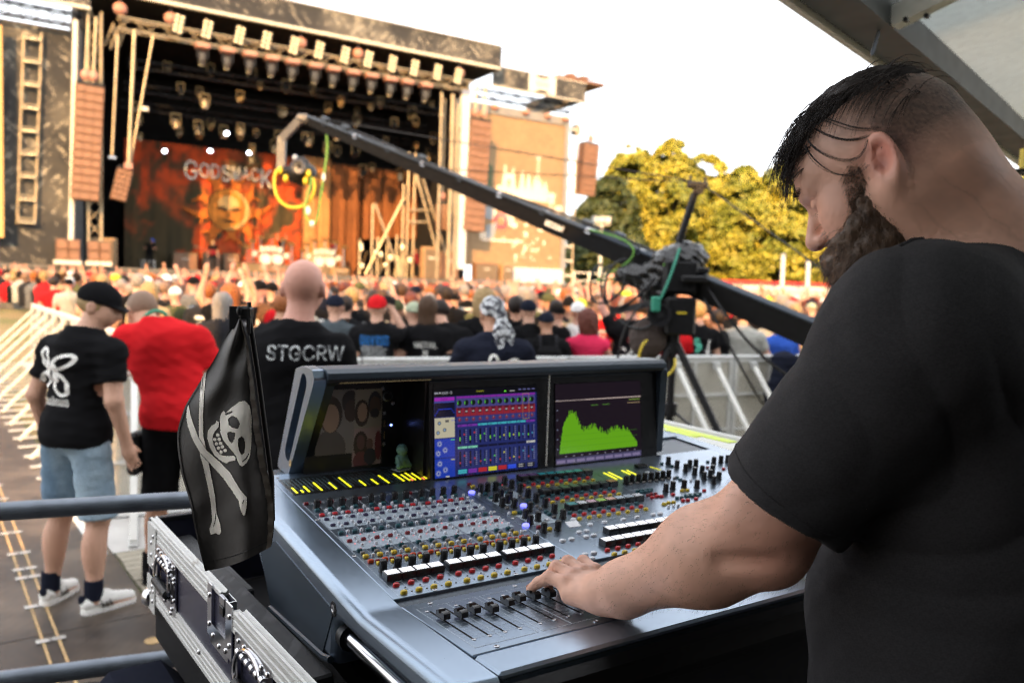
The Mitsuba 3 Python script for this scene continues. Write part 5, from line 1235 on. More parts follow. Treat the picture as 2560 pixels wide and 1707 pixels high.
def bodies(J, g=1.0, fine=False, fingers=True, headr=1.0):
    """distance fields: skin (the whole body), shirt, trousers"""
    R = J['R']; H = J['head']
    def head(p):
        q = (p - H) @ R / headr
        s = q.copy(); s[:, 0] = np.abs(s[:, 0])
        d = [ell(q, (0, -.012, .020), (.078, .098, .092)), ell(q, (0, .030, -.045), (.058, .068, .072)), ell(s, (.030, .055, -.028), (.035, .04, .045)), cone(q, (0, .085, .010), (0, .108, -.022), .011, .017)]
        h = blend(d, .03)
        ear = smax(ell(s, (.083, -.012, -.012), (.012, .024, .036)), -ell(s, (.094, -.006, -.010), (.008, .013, .022)), .004)
        h = smin(h, ear, .006)
        if fine:
            h = smax(h, -ell(s, (.031, .097, .006), (.017, .014, .010)), .012); h = smin(h, ell(s, (.031, .078, .006), (.013, .013, .012)), .004); h = smin(h, ell(q, (0, .092, -.062), (.022, .012, .008)), .01)
        return h * headr
    def torso(p, o=0.0):
        d = [ell(p, J['chest'] + [0, 0, -.02], (.162 * g + o, .112 * g + o, .20 + o)), ell(p, J['waist'] + [0, .02 * g, -.01], (.150 * g + o, .120 * g + o, .17 + o)), ell(p, J['pelvis'], (.160 * g + o, .122 * g + o, .125 + o)), cone(p, J['neck'] + [0, -.01, -.075], J['shl'], .070 * g + o, .057 * g + o), cone(p, J['neck'] + [0, -.01, -.075], J['shr'], .070 * g + o, .057 * g + o), cone(p, J['chest'] + [0, -.02, .06], J['neck'] + [0, 0, -.02], .10 * g + o, .064 + o)]
        return blend(d, .07)
    def limbs(p):
        d = []
        for n in 'lr':
            d.append(smin(cone(p, J['sh' + n], J['el' + n], .053 * g, .043 * g), cone(p, J['el' + n], J['wr' + n], .044 * g, .028 * (g + 1) / 2), .02))
            d.append(smin(cone(p, J['hip' + n], J['kn' + n], .088 * g, .060), smin(cone(p, J['kn' + n], J['an' + n], .057, .037), ell(p, J['kn' + n] * .6 + J['an' + n] * .4 + [0, -.03, 0], (.05, .052, .12)), .04), .03))
            d.append(cone(p, J['an' + n] + [0, .0, -.03], J['to' + n], .043, .032))
        return d
    def skin(p):
        d = smin(torso(p), blend(limbs(p), .03), .04)
        d = smin(d, cone(p, J['neck'] + [0, -.01, -.03], H + [0, -.012, -.03], .060 * (g + 1) / 2, .054 * (g + 1) / 2), .03)
        d = smin(d, head(p), .025)
        if fingers:
            for n in 'lr': d = smin(d, hand_sdf(p, J['wr' + n], J['el' + n]), .012)
        return d
    def shirt(p, hem=.85, sleeve=.62, seed=1, tank=False):
        d = torso(p, .020)
        d = smin(d, ell(p, J['pelvis'] + [0, 0, -.02], (.168 * g + .016, .128 * g + .018, .17)), .05)
        if not tank:
            for n in 'lr':
                e = J['sh' + n] * (1 - sleeve) + J['el' + n] * sleeve
                d = smin(d, cone(p, J['sh' + n], e, .070 * g, .068 * g), .035)
        fold = .012 * wob(p * [1, 1, 2.2], 7, seed) + .006 * wob(p, 19, seed + 3)
        d = d + fold
        d = smax(d, hem + .02 * wob(p, 5, seed) - p[:, 2], .01)
        d = smax(d, -cone(p, J['neck'] + [0, .01, .0], J['neck'] + [0, .03, .2], .070, .075), .012)
        if not tank:
            for n in 'lr':
                u = (J['el' + n] - J['sh' + n]); L = np.linalg.norm(u); u = u / L
                c = (p - J['sh' + n]) @ u - L * sleeve
                far = np.linalg.norm(p - J['sh' + n] - ((p - J['sh' + n]) @ u)[:, None] * u, axis=1)
                d = np.where((far < .10 * g) & (c > -.05), smax(d, c, .006), d)
        return d
    def trousers(p, end=.10, seed=2, loose=1.0):
        d = [ell(p, J['pelvis'] + [0, 0, -.01], (.166 * g + .006, .128 * g + .008, .13))]
        for n in 'lr':
            d.append(smin(cone(p, J['hip' + n], J['kn' + n], .098 * g, .075 * loose), cone(p, J['kn' + n], J['an' + n], .073 * loose, .058 * loose), .02))
        d = blend(d, .035) + .010 * wob(p * [1, 1, 1.8], 9, seed)
        return smax(smax(d, end - p[:, 2], .006), p[:, 2] - 1.04, .01)
    return skin, shirt, trousers, head


def box_of(J, pad=.22):
    P = np.array([v for k, v in J.items() if k != 'R']); return P.min(0) - pad * np.array([1, 1, .45]), P.max(0) + pad


def hair_mesh(J, kind, h=.012, headr=1.0):
    R, H = J['R'], J['head']
    def fn(p):
        q = (p - H) @ R / headr
        s = q.copy(); s[:, 0] = np.abs(s[:, 0])
        sk = ell(q, (0, -.014, .022), (.084, .104, .100))
        if kind == 'short': d = smax(sk - .006 + .014 * wob(q, 40, 1), .02 + .75 * (q[:, 1] - .03) - q[:, 2] - .03, .012)
        elif kind == 'stubble': d = smax(sk + .002, .0 + .8 * (q[:, 1] - .02) - q[:, 2] - .03, .01)
        elif kind == 'long': d = smin(smax(sk - .014, .6 * (q[:, 1] - .05) - q[:, 2] - .06, .02), ell(q, (0, -.065, -.09), (.085, .05, .19)), .04) + .02 * wob(q * [1, 1, .35], 26, 2)
        elif kind == 'curly': d = blend([sk - .022, ell(q, (0, -.06, -.07), (.115, .085, .15))], .05) + .034 * wob(q, 34, 3); d = smax(d, (q[:, 1] - .06), .02)
        elif kind in ('cap', 'capback'):
            d = smax(ell(q, (0, -.012, .030), (.090, .112, .094)), .012 - q[:, 2] + .10 * q[:, 1], .006)
            f = 1 if kind == 'cap' else -1
            vis = smax(smax(ell(q, (0, f * .10, .028), (.075, .10, .016)), .02 - f * q[:, 1], .01), np.abs(q[:, 2] - .024 + .10 * np.abs(q[:, 1])) - .012, .004)
            d = smin(d, vis, .008); d = smin(d, ell(q, (0, -.012, .125), (.009, .009, .006)), .004)
            if kind == 'capback': pass
        elif kind == 'hat': d = smin(smax(ell(q, (0, -.012, .04), (.092, .112, .10)), .03 - q[:, 2], .01), ell(q, (0, -.01, .035), (.17, .19, .012)), .01)
        return d * headr
    m = isomesh(fn, H - .3, H + .25, h)
    return m


# ---- crowd templates, shared by many people
def template(P, g, h, seed, tank=False, fine=False):
    J = pose(**P); sk, sh, tz, hd = bodies(J, g, fine=fine)
    lo, hi = box_of(J)
    b = isomesh(sk, lo, hi, h); s = isomesh(lambda p: sh(p, seed=seed, tank=tank), lo, hi, h * 1.15); t = isomesh(lambda p: tz(p, seed=seed), lo, [hi[0], hi[1], 1.15], h * 1.3)
    return dict(J=J, body=b, shirt=s, trousers=t, shirt_fn=lambda p: sh(p, seed=seed, tank=tank))


def project(mesh, fn, start=-.5, off=.0035, maxe=.02, axis=1, sgn=1):
    """lays a flat print (x, z) on the back of a shirt: marches every point along +y until it meets the cloth"""
    m = mesh.copy(); v, f = trimesh.remesh.subdivide_to_size(m.vertices, m.faces, maxe)
    p = np.column_stack([v[:, 0], np.full(len(v), start), v[:, 1]]) if axis == 1 else v.copy()
    for _ in range(60): p[:, 1] += sgn * np.clip(fn(p) - off, -.02, .05) * .9
    return trimesh.Trimesh(p, f, process=False)


def flat_text(s, h, w, x, z, bold=True):
    m = meshkit.text_mesh(s, h, .0005, bold); v = np.asarray(m.vertices); k = m.face_normals[:, 2] > .5
    m = trimesh.Trimesh(v * [1, 1, 0], np.asarray(m.faces)[k], process=False); m.remove_unreferenced_vertices()
    b = m.bounds; m.apply_transform(tr(x, z, 0) @ sc(w / (b[1, 0] - b[0, 0]), 1, 1) @ tr(-(b[0, 0] + b[1, 0]) / 2, -(b[0, 1] + b[1, 1]) / 2, 0)); return m


def flat_poly(poly):
    v, f = [], []
    n = 0
    for g in getattr(poly, 'geoms', [poly]):
        a, b = trimesh.creation.triangulate_polygon(g, engine='earcut'); v.append(np.column_stack([a, np.zeros(len(a))])); f.append(b + n); n += len(a)
    return trimesh.Trimesh(np.vstack(v), np.vstack(f), process=False)


PLY = {}
def shared(name, mesh, smooth=True):
    if name not in PLY: PLY[name] = mikit.ply(mesh, None, smooth)
    return PLY[name]
def ref2(stem, ply, mat, M, parent, label=None):
    k = key(stem, parent); scene[k] = {**ply, 'bsdf': {'type': 'ref', 'id': mat}, 'to_world': T4(np.asarray(M, float).tolist())}
    if label: labels[k] = {'label': label}
    return k


def stand(label, T, name, M, skin, shirt, trs, hair=None, hairc=None, group=None):
    """one person made of the template T's shared meshes"""
    t = thing('person', label, 'person', group)
    ref2('body', shared(name + 'b', T['body']), 'skin_' + skin, M, t)
    ref2('shirt', shared(name + 's', T['shirt']), 'wear_' + shirt, M, t)
    ref2('trousers', shared(name + 't', T['trousers']), 'wear_' + trs, M, t)
    if hair:
        nm = name + hair
        if nm not in PLY: shared(nm, hair_mesh(T['J'], hair, T.get('hh', .02)))
        ref2('cap' if hair.startswith('cap') else 'hat' if hair == 'hat' else 'hair', PLY[nm], ('wear_' if hair.startswith('cap') or hair == 'hat' else 'hair_') + hairc, M, t)
    return t


def placeM(x, y, yaw, s=1.0, z=0.0): return tr(x, y, z) @ rz(yaw) @ sc(s, s, s)
NR_ = lambda v: v / np.linalg.norm(v)
bsdf('strap_mint', (.05, .26, .16), .7)
# ---- the four crew members between the desk and the barrier
def hero(label, J, g, M, skin='fair', shirt='black', trs='black', hem=.85, end=.10, sleeve=.62, h=.0125, hair=None, hairc=None, headr=1.0, seed=1, fine=True, loose=1.0):
    t = thing('person', label, 'person')
    sk, sh, tz, hd = bodies(J, g, fine=fine, headr=headr); lo, hi = box_of(J)
    put('body', mv(isomesh(sk, lo, hi, h), M), 'skin_' + skin, t, True)
    f = lambda p: sh(p, hem=hem, sleeve=sleeve, seed=seed)
    put('shirt', mv(isomesh(f, lo, hi, h), M), 'wear_' + shirt, t, True)
    put('shorts' if end > .3 else 'trousers', mv(isomesh(lambda p: tz(p, end=end, seed=seed, loose=loose), lo, [hi[0], hi[1], 1.15], h), M), trs if trs in scene else 'wear_' + trs, t, True)
    if hair: put('cap' if hair.startswith('cap') else 'hair', mv(hair_mesh(J, hair, h * .8, headr), M), ('wear_' if hair.startswith('cap') else 'hair_') + hairc, t, True)
    return t, f


def printed(t, M, fn, stem, mesh, mat, label=None): put(stem, mv(project(mesh, fn), M), mat, t, True, label=label)
bsdf('print_ivory', (.74, .73, .70), .8)
def worn(p, n, uv): return mix((0.10, 0.105, 0.11), (0.50, 0.52, 0.53), smoothstep(.36, .62, fbm(p.x * 60, p.y * 60, p.z * 60)))
bsdf('print_worn', mikit.proc(worn), .8)
def c_denim(p, n, uv): return mix((.10, .165, .24), (.27, .36, .43), smoothstep(.3, .7, fbm(p.x * 7, p.y * 7, p.z * 3))) * (.85 + .3 * noise(p.x * 120, p.y * 120, p.z * 120))
bsdf('denim', mikit.proc(c_denim), .9)


def shoes(t, J, M, mat, sole, stripes=False, sock=None):
    for n in 'lr':
        a, b = J['an' + n], J['to' + n]; d = (b - a) * [1, 1, 0]; d /= np.linalg.norm(d); x = np.array([d[1], -d[0], 0])
        def fn(p):
            u = blend([cone(p, a + [0, 0, -.035] - d * .025, a + d * .05 + [0, 0, -.02], .042, .040), cone(p, a + d * .04 + [0, 0, -.03], b + d * .0 + [0, 0, .008], .041, .032)], .03)
            return smax(smax(u, .014 - p[:, 2], .004), p[:, 2] - .115, .01)
        k = put('shoe', mv(isomesh(fn, a - [.2, .2, .12], b + [.2, .2, .14], .007), M), mat, t, True)
        so = hull(np.vstack([np.column_stack([(c + r_ * np.stack([np.cos(q), np.sin(q)], 1)), np.full(12, z)]) for c, r_ in (((a - d * .022)[:2], .042), ((b + d * .0)[:2], .037), (((a + b) / 2)[:2], .042)) for z in (0.001, .024) for q in [np.linspace(0, 6.28, 12)]]))
        put('sole', mv(so, M), sole, k)
        if stripes:
            for sx in (-1, 1):
                st = [tube([a + d * (.035 + .022 * i) + x * sx * .046 + [0, 0, -.062], a + d * (.015 + .022 * i) + x * sx * .040 + [0, 0, -.015]], .0055, 6) for i in range(3)]
                put('stripes', mv(cat(st), M), 'wear_black', k)
            put('heel_tab', mv(ellip(a - d * .060 + [0, 0, -.01], (.022, .014, .026), 2), M), 'wear_navy', k)
            put('laces', mv(cat([tube([a + d * (.06 + .015 * i) + x * .018 + [0, 0, .012 - .007 * i], a + d * (.06 + .015 * i) - x * .018 + [0, 0, .012 - .007 * i]], .003, 5) for i in range(4)]), M), 'wear_white', k)
        if sock: put('sock', mv(tube([a + [0, 0, -.02], a + [0, 0, .06], a + [0, 0, .085]], [.048, .047, .046], 14), M), sock, t, 40)


# man with the cap, hands in his pockets, head bent towards the man in red
J = pose(arm_l='down', arm_r='down', head=(1.15, .35), lean=(.045, .02), feet={'l': (-.17, .02, .0), 'r': (.135, .0, .05)})
M = placeM(-2.30, 4.20, -.28, 1.0)
t, fn = hero('man in a dark cap and pale denim shorts leaning towards the man in red', J, 1.0, M, trs='denim', end=.50, hem=.88, hair='cap', hairc='black', seed=4, loose=1.25)
put('hair_fringe', mv(isomesh(lambda p: (lambda q: smax(ell(q, (0, -.014, .0), (.083, .104, .075)), np.maximum(q[:, 1] - .03, np.maximum(q[:, 2] - .03, -.055 - q[:, 2])), .006))((p - J['head']) @ J['R']), J['head'] - .2, J['head'] + .2, .009), M), 'hair_blond', t, True)
def loop(cx, cz, L, w, ang, t=.0205):
    e = affinity.scale(Point(0, 0).buffer(1, 24), L, w)
    return affinity.translate(affinity.rotate(e.buffer(t).difference(e.buffer(.001)), ang, origin=(0, 0)), cx, cz)
loops = [loop(-.050, .070, .052, .020, 96), loop(.062, .058, .056, .020, 32), loop(-.066, -.062, .046, .020, 62), loop(.040, -.080, .052, .022, 108)]
loops += [LineString([(-.034, .05), (-.040, -.03)]).buffer(.017), LineString([(.020, .03), (.016, -.05)]).buffer(.017), LineString([(-.03, .012), (.02, .018)]).buffer(.012)]
lg = affinity.translate(affinity.scale(union_all(loops), 1.22, .86, origin=(0, 0)), -.030, 1.285)
printed(t, M, fn, 'emblem', flat_poly(lg), 'print_ivory', 'white looped cross emblem on the back')
printed(t, M, fn, 'lettering', flat_text('proximus', .045, .20, -.03, 1.125), 'print_ivory')
shoes(t, J, M, 'print_ivory', 'print_ivory', True, 'wear_navy')

# man in red, head bowed to the left, phone-like lanyard
J = pose(arm_l='tight', arm_r='tight', head=(-.75, .60), lean=(-.16, .10), feet={'l': (-.16, .0), 'r': (.15, .02)})
J['head'] = J['head'] + [-.06, .03, -.07]
M = placeM(-1.91, 4.62, .05, 1.03)
t, fn = hero('broad man in a bright red T-shirt bowing to the man in the cap', J, 1.20, M, skin='tan', shirt='red', trs='black', end=.43, hem=.90, hair='stubble', hairc='buzz', seed=7, loose=1.3)
ln_ = NR_(J['head'] - J['neck']); bx_, by_, _ = basis(ln_)
put('lanyard', mv(tube([J['neck'] + ln_ * .045 + .074 * math.cos(a) * bx_ + .078 * math.sin(a) * by_ for a in np.linspace(0, 6.283, 30)], .011, 6), M), 'strap_mint', t, 40)
put('belt_pouch', mv(cbox(-.28, -.21, -.08, .06, .62, .86, .02), M), 'black_plastic', t)
shoes(t, J, M, 'wear_black', 'black_plastic', False, 'wear_black')

# bald man with lettered shirt
J = pose(arm_l='folded', arm_r='folded', head=(.0, .05), feet={'l': (-.15, 0), 'r': (.15, 0)})
J['head'] = J['head'] + [.045, 0, 0]; J['neck'] = J['neck'] + [.03, 0, 0]
M = placeM(-.955, 3.43, .05, 1.075)
t, fn = hero('bald man seen from behind, black T-shirt with large worn letters across the back', J, .97, M, skin='rosy', shirt='black', trs='black', hem=.82, seed=11, headr=.98)
PAL_ = 0
printed(t, M, fn, 'lettering', flat_text('STGCRW', .056, .285, .088, 1.392), 'print_worn', 'worn pale letters on the back')
shoes(t, J, M, 'wear_black', 'black_plastic')

# man with the printed bandana
J = pose(arm_l='rail', arm_r='rail', head=(-.32, .12), lean=(-.02, .05), feet={'l': (-.16, 0), 'r': (.16, 0)})
M = placeM(-.10, 5.30, .05, .985)
t, fn = hero('man in a black-and-white knotted bandana and dark T-shirt standing before the barrier', J, 1.1, M, skin='tan', shirt='navy', trs='black', seed=13)
def c_bandana(p, n, uv):
    k = fbm(p.x * 32, p.y * 32, p.z * 32); j = fbm(p.x * 70 + 4, p.y * 70, p.z * 50); return mix((.02, .022, .03), (.60, .62, .64), smoothstep(.46, .56, .6 * k + .4 * j))
bsdf('bandana_print', mikit.proc(c_bandana), .85)
def fn_b(p):
    q = (p - J['head']) @ J['R']
    d = smax(ell(q, (0, -.014, .024), (.086, .106, .098)), -.005 + .35 * (q[:, 1] + .02) - q[:, 2], .006)
    k = ell(q, (.02, -.115, -.02), (.035, .026, .032))
    t1 = [cone(q, (.02, -.12, -.03), (.00, -.15, -.13), .030, .042), cone(q, (.0, -.15, -.13), (-.01, -.165, -.27), .042, .030), cone(q, (.03, -.12, -.03), (.07, -.14, -.15), .024, .034), cone(q, (.07, -.14, -.15), (.075, -.16, -.25), .034, .022)]
    return smin(d, blend([k] + t1, .02), .015) + .010 * wob(q * [1, 1, .5], 34, 5)
put('bandana', mv(isomesh(fn_b, J['head'] - .35, J['head'] + .25, .009), M), 'bandana_print', t, True, label='black-and-white printed bandana knotted behind')
lg2 = affinity.translate(affinity.scale(union_all(loops), .95, .95, origin=(0, 0)), .03, 1.245)
printed(t, M, fn, 'emblem', flat_poly(lg2), 'print_ivory', 'white looped cross emblem on the back')
shoes(t, J, M, 'wear_black', 'black_plastic')
# ---- people leaning on the barrier, then the crowd behind them
TP = {'down': template(dict(arms='down'), 1.0, .027, 21), 'rail': template(dict(arms='rail', lean=(0, .05)), 1.05, .027, 22), 'raise': template(dict(arm_l='down', arm_r='up'), 1.0, .027, 23),
      'both': template(dict(arms='up'), .98, .027, 24), 'phone': template(dict(arm_l='down', arm_r='phone', head=(0, -.1)), 1.0, .027, 25), 'woman': template(dict(arms='rail', head=(-.4, .0)), .92, .027, 26, tank=True),
      'bent': template(dict(arms='rail', lean=(-.10, .22), head=(-.9, .6)), 1.0, .02, 27)}
for T in TP.values(): T['hh'] = .017
TC_ = {'down': template(dict(arms='down'), 1.0, .044, 31), 'rail': template(dict(arms='rail', lean=(0, .05)), 1.05, .044, 32), 'raise': template(dict(arm_l='down', arm_r='up'), 1.0, .044, 33), 'both': template(dict(arms='up'), .98, .044, 34), 'phone': template(dict(arm_l='down', arm_r='phone', head=(0, -.1)), 1.0, .044, 35)}
for T in TC_.values(): T['hh'] = .03
ROW = [  # x, y, head height, yaw, template, skin, shirt, trousers, hair, hair colour, label
    (-1.69, 7.59, 1.66, .1, 'down', 'fair', 'slate', 'black', 'capback', 'navy', 'man in a slate T-shirt and backward dark cap right of the bald man'),
    (-1.24, 7.29, 1.68, .0, 'phone', 'fair', 'black', 'black', 'capback', 'red', 'man in a red cap and black T-shirt with blue lettering, holding up a phone'),
    (-.80, 7.48, 1.67, -.05, 'down', 'fair', 'black', 'black', 'long', 'brown', 'long-haired man in a black T-shirt with a three-line white slogan'),
    (-1.20, 8.21, 1.62, .0, 'down', 'tan', 'coal', 'black', 'cap', 'olive', 'person in an olive cap between the red cap and the slogan shirt'),
    (-.98, 7.95, 1.61, .5, 'down', 'fair', 'black', 'black', 'capback', 'sage', 'person in a pale green cap just left of the slogan shirt'),
    (-.54, 7.44, 1.60, .0, 'bent', 'fair', 'black', 'black', 'short', 'dark', 'man with undercut dark hair bending over the barrier, red print on his T-shirt'),
    (-.66, 7.62, 1.42, -.4, 'down', 'fair', 'red', 'black', 'short', 'brown', 'crouching person in red beside the bending man'),
    (-.28, 7.76, 1.76, .0, 'down', 'fair', 'black', 'black', 'curly', 'blond', 'tall person with a big mane of curly fair hair left of the bandana'),
    (.03, 8.29, 1.70, .1, 'down', 'tan', 'black', 'black', 'short', 'dark', 'dark-haired man in black half hidden behind the bandana'),
    (.17, 7.96, 1.67, .2, 'rail', 'fair', 'black', 'black', 'cap', 'navy', 'big man in black with fair hair under a navy cap, elbow on the barrier'),
    (.34, 7.82, 1.56, .1, 'rail', 'tan', 'black', 'black', 'capback', 'navy', 'man in a navy cap with a black backpack leaning on the barrier'),
    (.48, 8.58, 1.63, .5, 'down', 'fair', 'black', 'black', 'cap', 'black', 'grey-haired man in a black cap looking right'),
    (.66, 9.4, 1.70, .0, 'down', 'tan', 'coal', 'black', 'capback', 'black', 'person in a black cap further back, left of the white cap'),
    (.70, 8.67, 1.65, -.2, 'down', 'fair', 'white', 'black', 'capback', 'white', 'person in a white cap and white top behind the woman in pink'),
    (.76, 8.05, 1.58, .0, 'woman', 'rosy', 'pink', 'black', 'curly', 'auburn', 'woman with auburn curls in a bright pink tank top at the barrier'),
    (1.23, 8.33, 1.75, .1, 'both', 'rosy', 'black', 'black', 'stubble', 'ginger', 'tall shaven man in black with both hands up by the crane'),
    (1.72, 8.64, 1.62, .0, 'rail', 'fair', 'red', 'black', 'short', 'dark', 'person in a red T-shirt at the barrier behind the tripod'),
    (2.03, 8.77, 1.70, .3, 'down', 'fair', 'black', 'black', 'short', 'blond', 'fair-haired man in a black T-shirt with a mint print right of the tripod'),
    (2.30, 8.95, 1.62, .3, 'down', 'tan', 'black', 'black', 'short', 'dark', 'dark-haired person in black just left of the stone-grey T-shirt'),
    (2.56, 8.9, 1.68, -.3, 'rail', 'fair', 'stone', 'black', 'short', 'brown', 'man in a stone-grey T-shirt bending under the crane arm'),
    (3.06, 9.10, 1.58, .2, 'rail', 'fair', 'blue', 'black', 'short', 'brown', 'person in a bright blue T-shirt leaning both arms on the barrier'),
]
HEADTOP = 1.76
rowk = {}
for x, y, ht, yaw, tp, skn, sh, trs, hr, hc, lb in ROW:
    s = ht / (HEADTOP if tp != 'bent' else 1.66)
    rowk[lb[:12]] = (stand(lb, TP[tp], tp, placeM(x, y, yaw, s), skn, sh, trs, hr, hc, None), placeM(x, y, yaw, s), TP[tp])
    if 'bandana' in lb: pass
def row_print(k, stem, mesh, mat, label=None):
    t, M, T = rowk[k]; put(stem, mv(project(mesh, T['shirt_fn']), M), mat, t, True, label=label)
bsdf('print_blue', (.02, .17, .50), .8); bsdf('print_mint', (.10, .50, .36), .8)
K = 'man in a red cap'[:12]
row_print(K, 'lettering', flat_text("GUNS N' ROSES", .085, .27, 0, 1.335), 'print_blue', 'blue lettering')
r = random.Random(2)
row_print(K, 'small_print', flat_poly(union_all([sbox(-.125 + .01 * r.random(), 1.27 - .022 * i, .125 - .05 * r.random(), 1.28 - .022 * i) for i in range(13)])), 'print_worn')
K = 'long-haired man'[:12]
for i, s in enumerate(('METAL', 'IS', 'RELIGION')): row_print(K, 'lettering', flat_text(s, .055, (.22, .055, .27)[i], .01, 1.30 - .082 * i), 'print_ivory')
K = 'man with undercut'[:12]
row_print(K, 'print', flat_poly(Polygon([(.02, 1.22), (.09, 1.30), (.14, 1.22)])), 'wear_red')
K = 'fair-haired man in'[:12]
row_print(K, 'print', flat_poly(union_all([Point(-.06 + .02 * math.sin(i), 1.22 + .022 * i).buffer(.030) for i in range(6)])), 'print_mint'); row_print(K, 'print', flat_poly(union_all([sbox(.06, 1.10, .09, 1.34), sbox(.03, 1.2, .12, 1.22)])), 'print_ivory')
K = 'tall shaven man'[:12]
row_print(K, 'print', flat_poly(union_all([Point(r.uniform(-.13, .13), r.uniform(1.03, 1.22)).buffer(r.uniform(.008, .02), 3) for i in range(40)])), 'print_ivory'); row_print(K, 'print', flat_poly(sbox(-.06, 1.27, .10, 1.33)), 'wear_maroon')
# backpack of the navy-capped man, phone of the man in the red cap, jacket over the rail
t, M, T = rowk['man in a navy'[:12]]
bp = thing('backpack', 'small black backpack with a pale strip worn by the man in the navy cap', 'backpack')
put('bag', mv(cbox(-.13, .13, -.30, -.15, 1.02, 1.40, .05), M), 'wear_black', bp); put('pocket', mv(cbox(-.10, .10, -.335, -.29, 1.04, 1.2, .03), M), 'wear_coal', bp); put('reflective_strip', mv(cbox(-.06, .08, -.312, -.298, 1.26, 1.285, .003), M), 'wear_white', bp)
for sx in (-.09, .09): put('strap', mv(tube(spline([(sx, -.16, 1.38), (sx, -.08, 1.50), (sx * 1.1, .04, 1.47), (sx * 1.2, .13, 1.3)], 10), .018, 6), M), 'wear_coal', bp)
t, M, T = rowk['man in a red cap'[:12]]
ph = thing('phone', 'black phone held up beside the red cap', 'phone'); put('case', mv(cbox(-.02, .13, .30, .312, 1.66, 1.75, .004), M), 'black_plastic', ph); put('lens', mv(ellip((.11, .298, 1.73), (.008, .004, .008), 1), M), 'steel', ph)
jk = thing('jacket', 'dark jacket hanging over the barrier rail below the blue T-shirt', 'jacket')
jm = isomesh(lambda p: blend([ell(p, (2.93, 8.55, 1.12), (.16, .12, .08)), ell(p, (2.90, 8.47, .92), (.15, .07, .24)), ell(p, (2.80, 8.44, .76), (.10, .06, .17)), ell(p, (3.0, 8.48, .86), (.08, .06, .2))], .06) + .03 * wob(p, 11, 3), (2.6, 8.2, .5), (3.25, 8.8, 1.3), .02)
put('cloth', jm, 'wear_navy', jk, True); put('sleeve', tube(spline([(2.98, 8.44, 1.05), (3.03, 8.40, .85), (3.0, 8.38, .68), (2.97, 8.38, .60)], 12), .05, 8), 'wear_coal', jk, True)

# ---- the crowd: some three hundred single people, nearest first, the rest one mass
rc = np.random.default_rng(77)
FB0, FBD = np.array([-1.328, 6.757]), np.array([4.489, 2.092]) / np.linalg.norm([4.489, 2.092])
def behind(P):  # metres beyond the front barrier
    q = P - FB0; return -q[:, 0] * FBD[1] + q[:, 1] * FBD[0]
pts = []
g_ = np.stack(np.meshgrid(np.arange(-34, 40, .66), np.arange(7, 62, .72)), -1).reshape(-1, 2); g_ = g_ + rc.uniform(-.22, .22, g_.shape)
q_ = np.column_stack([g_, np.zeros(len(g_))]) - LO; u_c, v_c = q_ @ LU, q_ @ LV
sq = np.column_stack([g_, np.zeros(len(g_))]) - np.array([-20.1, 38, 0]); s_d = sq @ SM[:3, 1]; s_s = sq @ SM[:3, 0]
ok = (np.abs(g_[:, 0] / g_[:, 1]) < .70) & (s_d < -1.4) & (s_s < 36) & ((u_c > 1.15) | (u_c < -8.3))
ok &= np.where(u_c > 1.15, behind(g_) > .95, True) & (g_[:, 1] < 58)
ok &= ~((g_[:, 0] > -2.1) & (g_[:, 0] < 3.5) & (behind(g_) < 1.5))
g_ = g_[ok]; dist = np.linalg.norm(g_, axis=1); g_ = g_[np.argsort(dist)]
SHIRTS = ['black'] * 9 + ['coal'] * 3 + ['grey', 'red', 'white', 'olive', 'brown', 'blue', 'sand', 'maroon', 'stone', 'navy']
ZONE = [(-40, -.52, 'before left scrim'), (-.52, -.42, 'below left loudspeakers'), (-.42, -.29, 'below painted backdrop'), (-.29, -.13, 'below brown curtains'), (-.13, .0, 'below right loudspeakers'), (.0, .1, 'below video screen'), (.1, .3, 'before golden trees'), (.3, 40, "by engineer's shoulder")]
W_ = dict(dark='dark-haired', brown='brown-haired', ginger='ginger', blond='fair-haired', grey='grey-haired', auburn='auburn-haired')
ACT = {'down': '', 'both': ', arms up', 'phone': ', hand up', 'rail': ', leaning', 'raise': ', arm up'}
same = {}
CP = {}
def crowd_print(nm, T, v):
    if (nm, v) not in CP:
        r_ = random.Random(40 + v); sh_ = [sbox(-.13, 1.33, .13, 1.37)] if v != 1 else [Point(0, 1.26).buffer(.075).difference(Point(.01, 1.25).buffer(.03))]
        sh_ += [sbox(-.12 + .04 * r_.random(), 1.29 - .03 * k, .12 - .06 * r_.random(), 1.305 - .03 * k) for k in range((5, 3, 8)[v])] if v != 1 else [sbox(-.11, 1.13, .1, 1.15)]
        CP[nm, v] = mikit.ply(project(flat_poly(union_all(sh_)), T['shirt_fn'], off=.012, maxe=.05), None, True)
    return CP[nm, v]
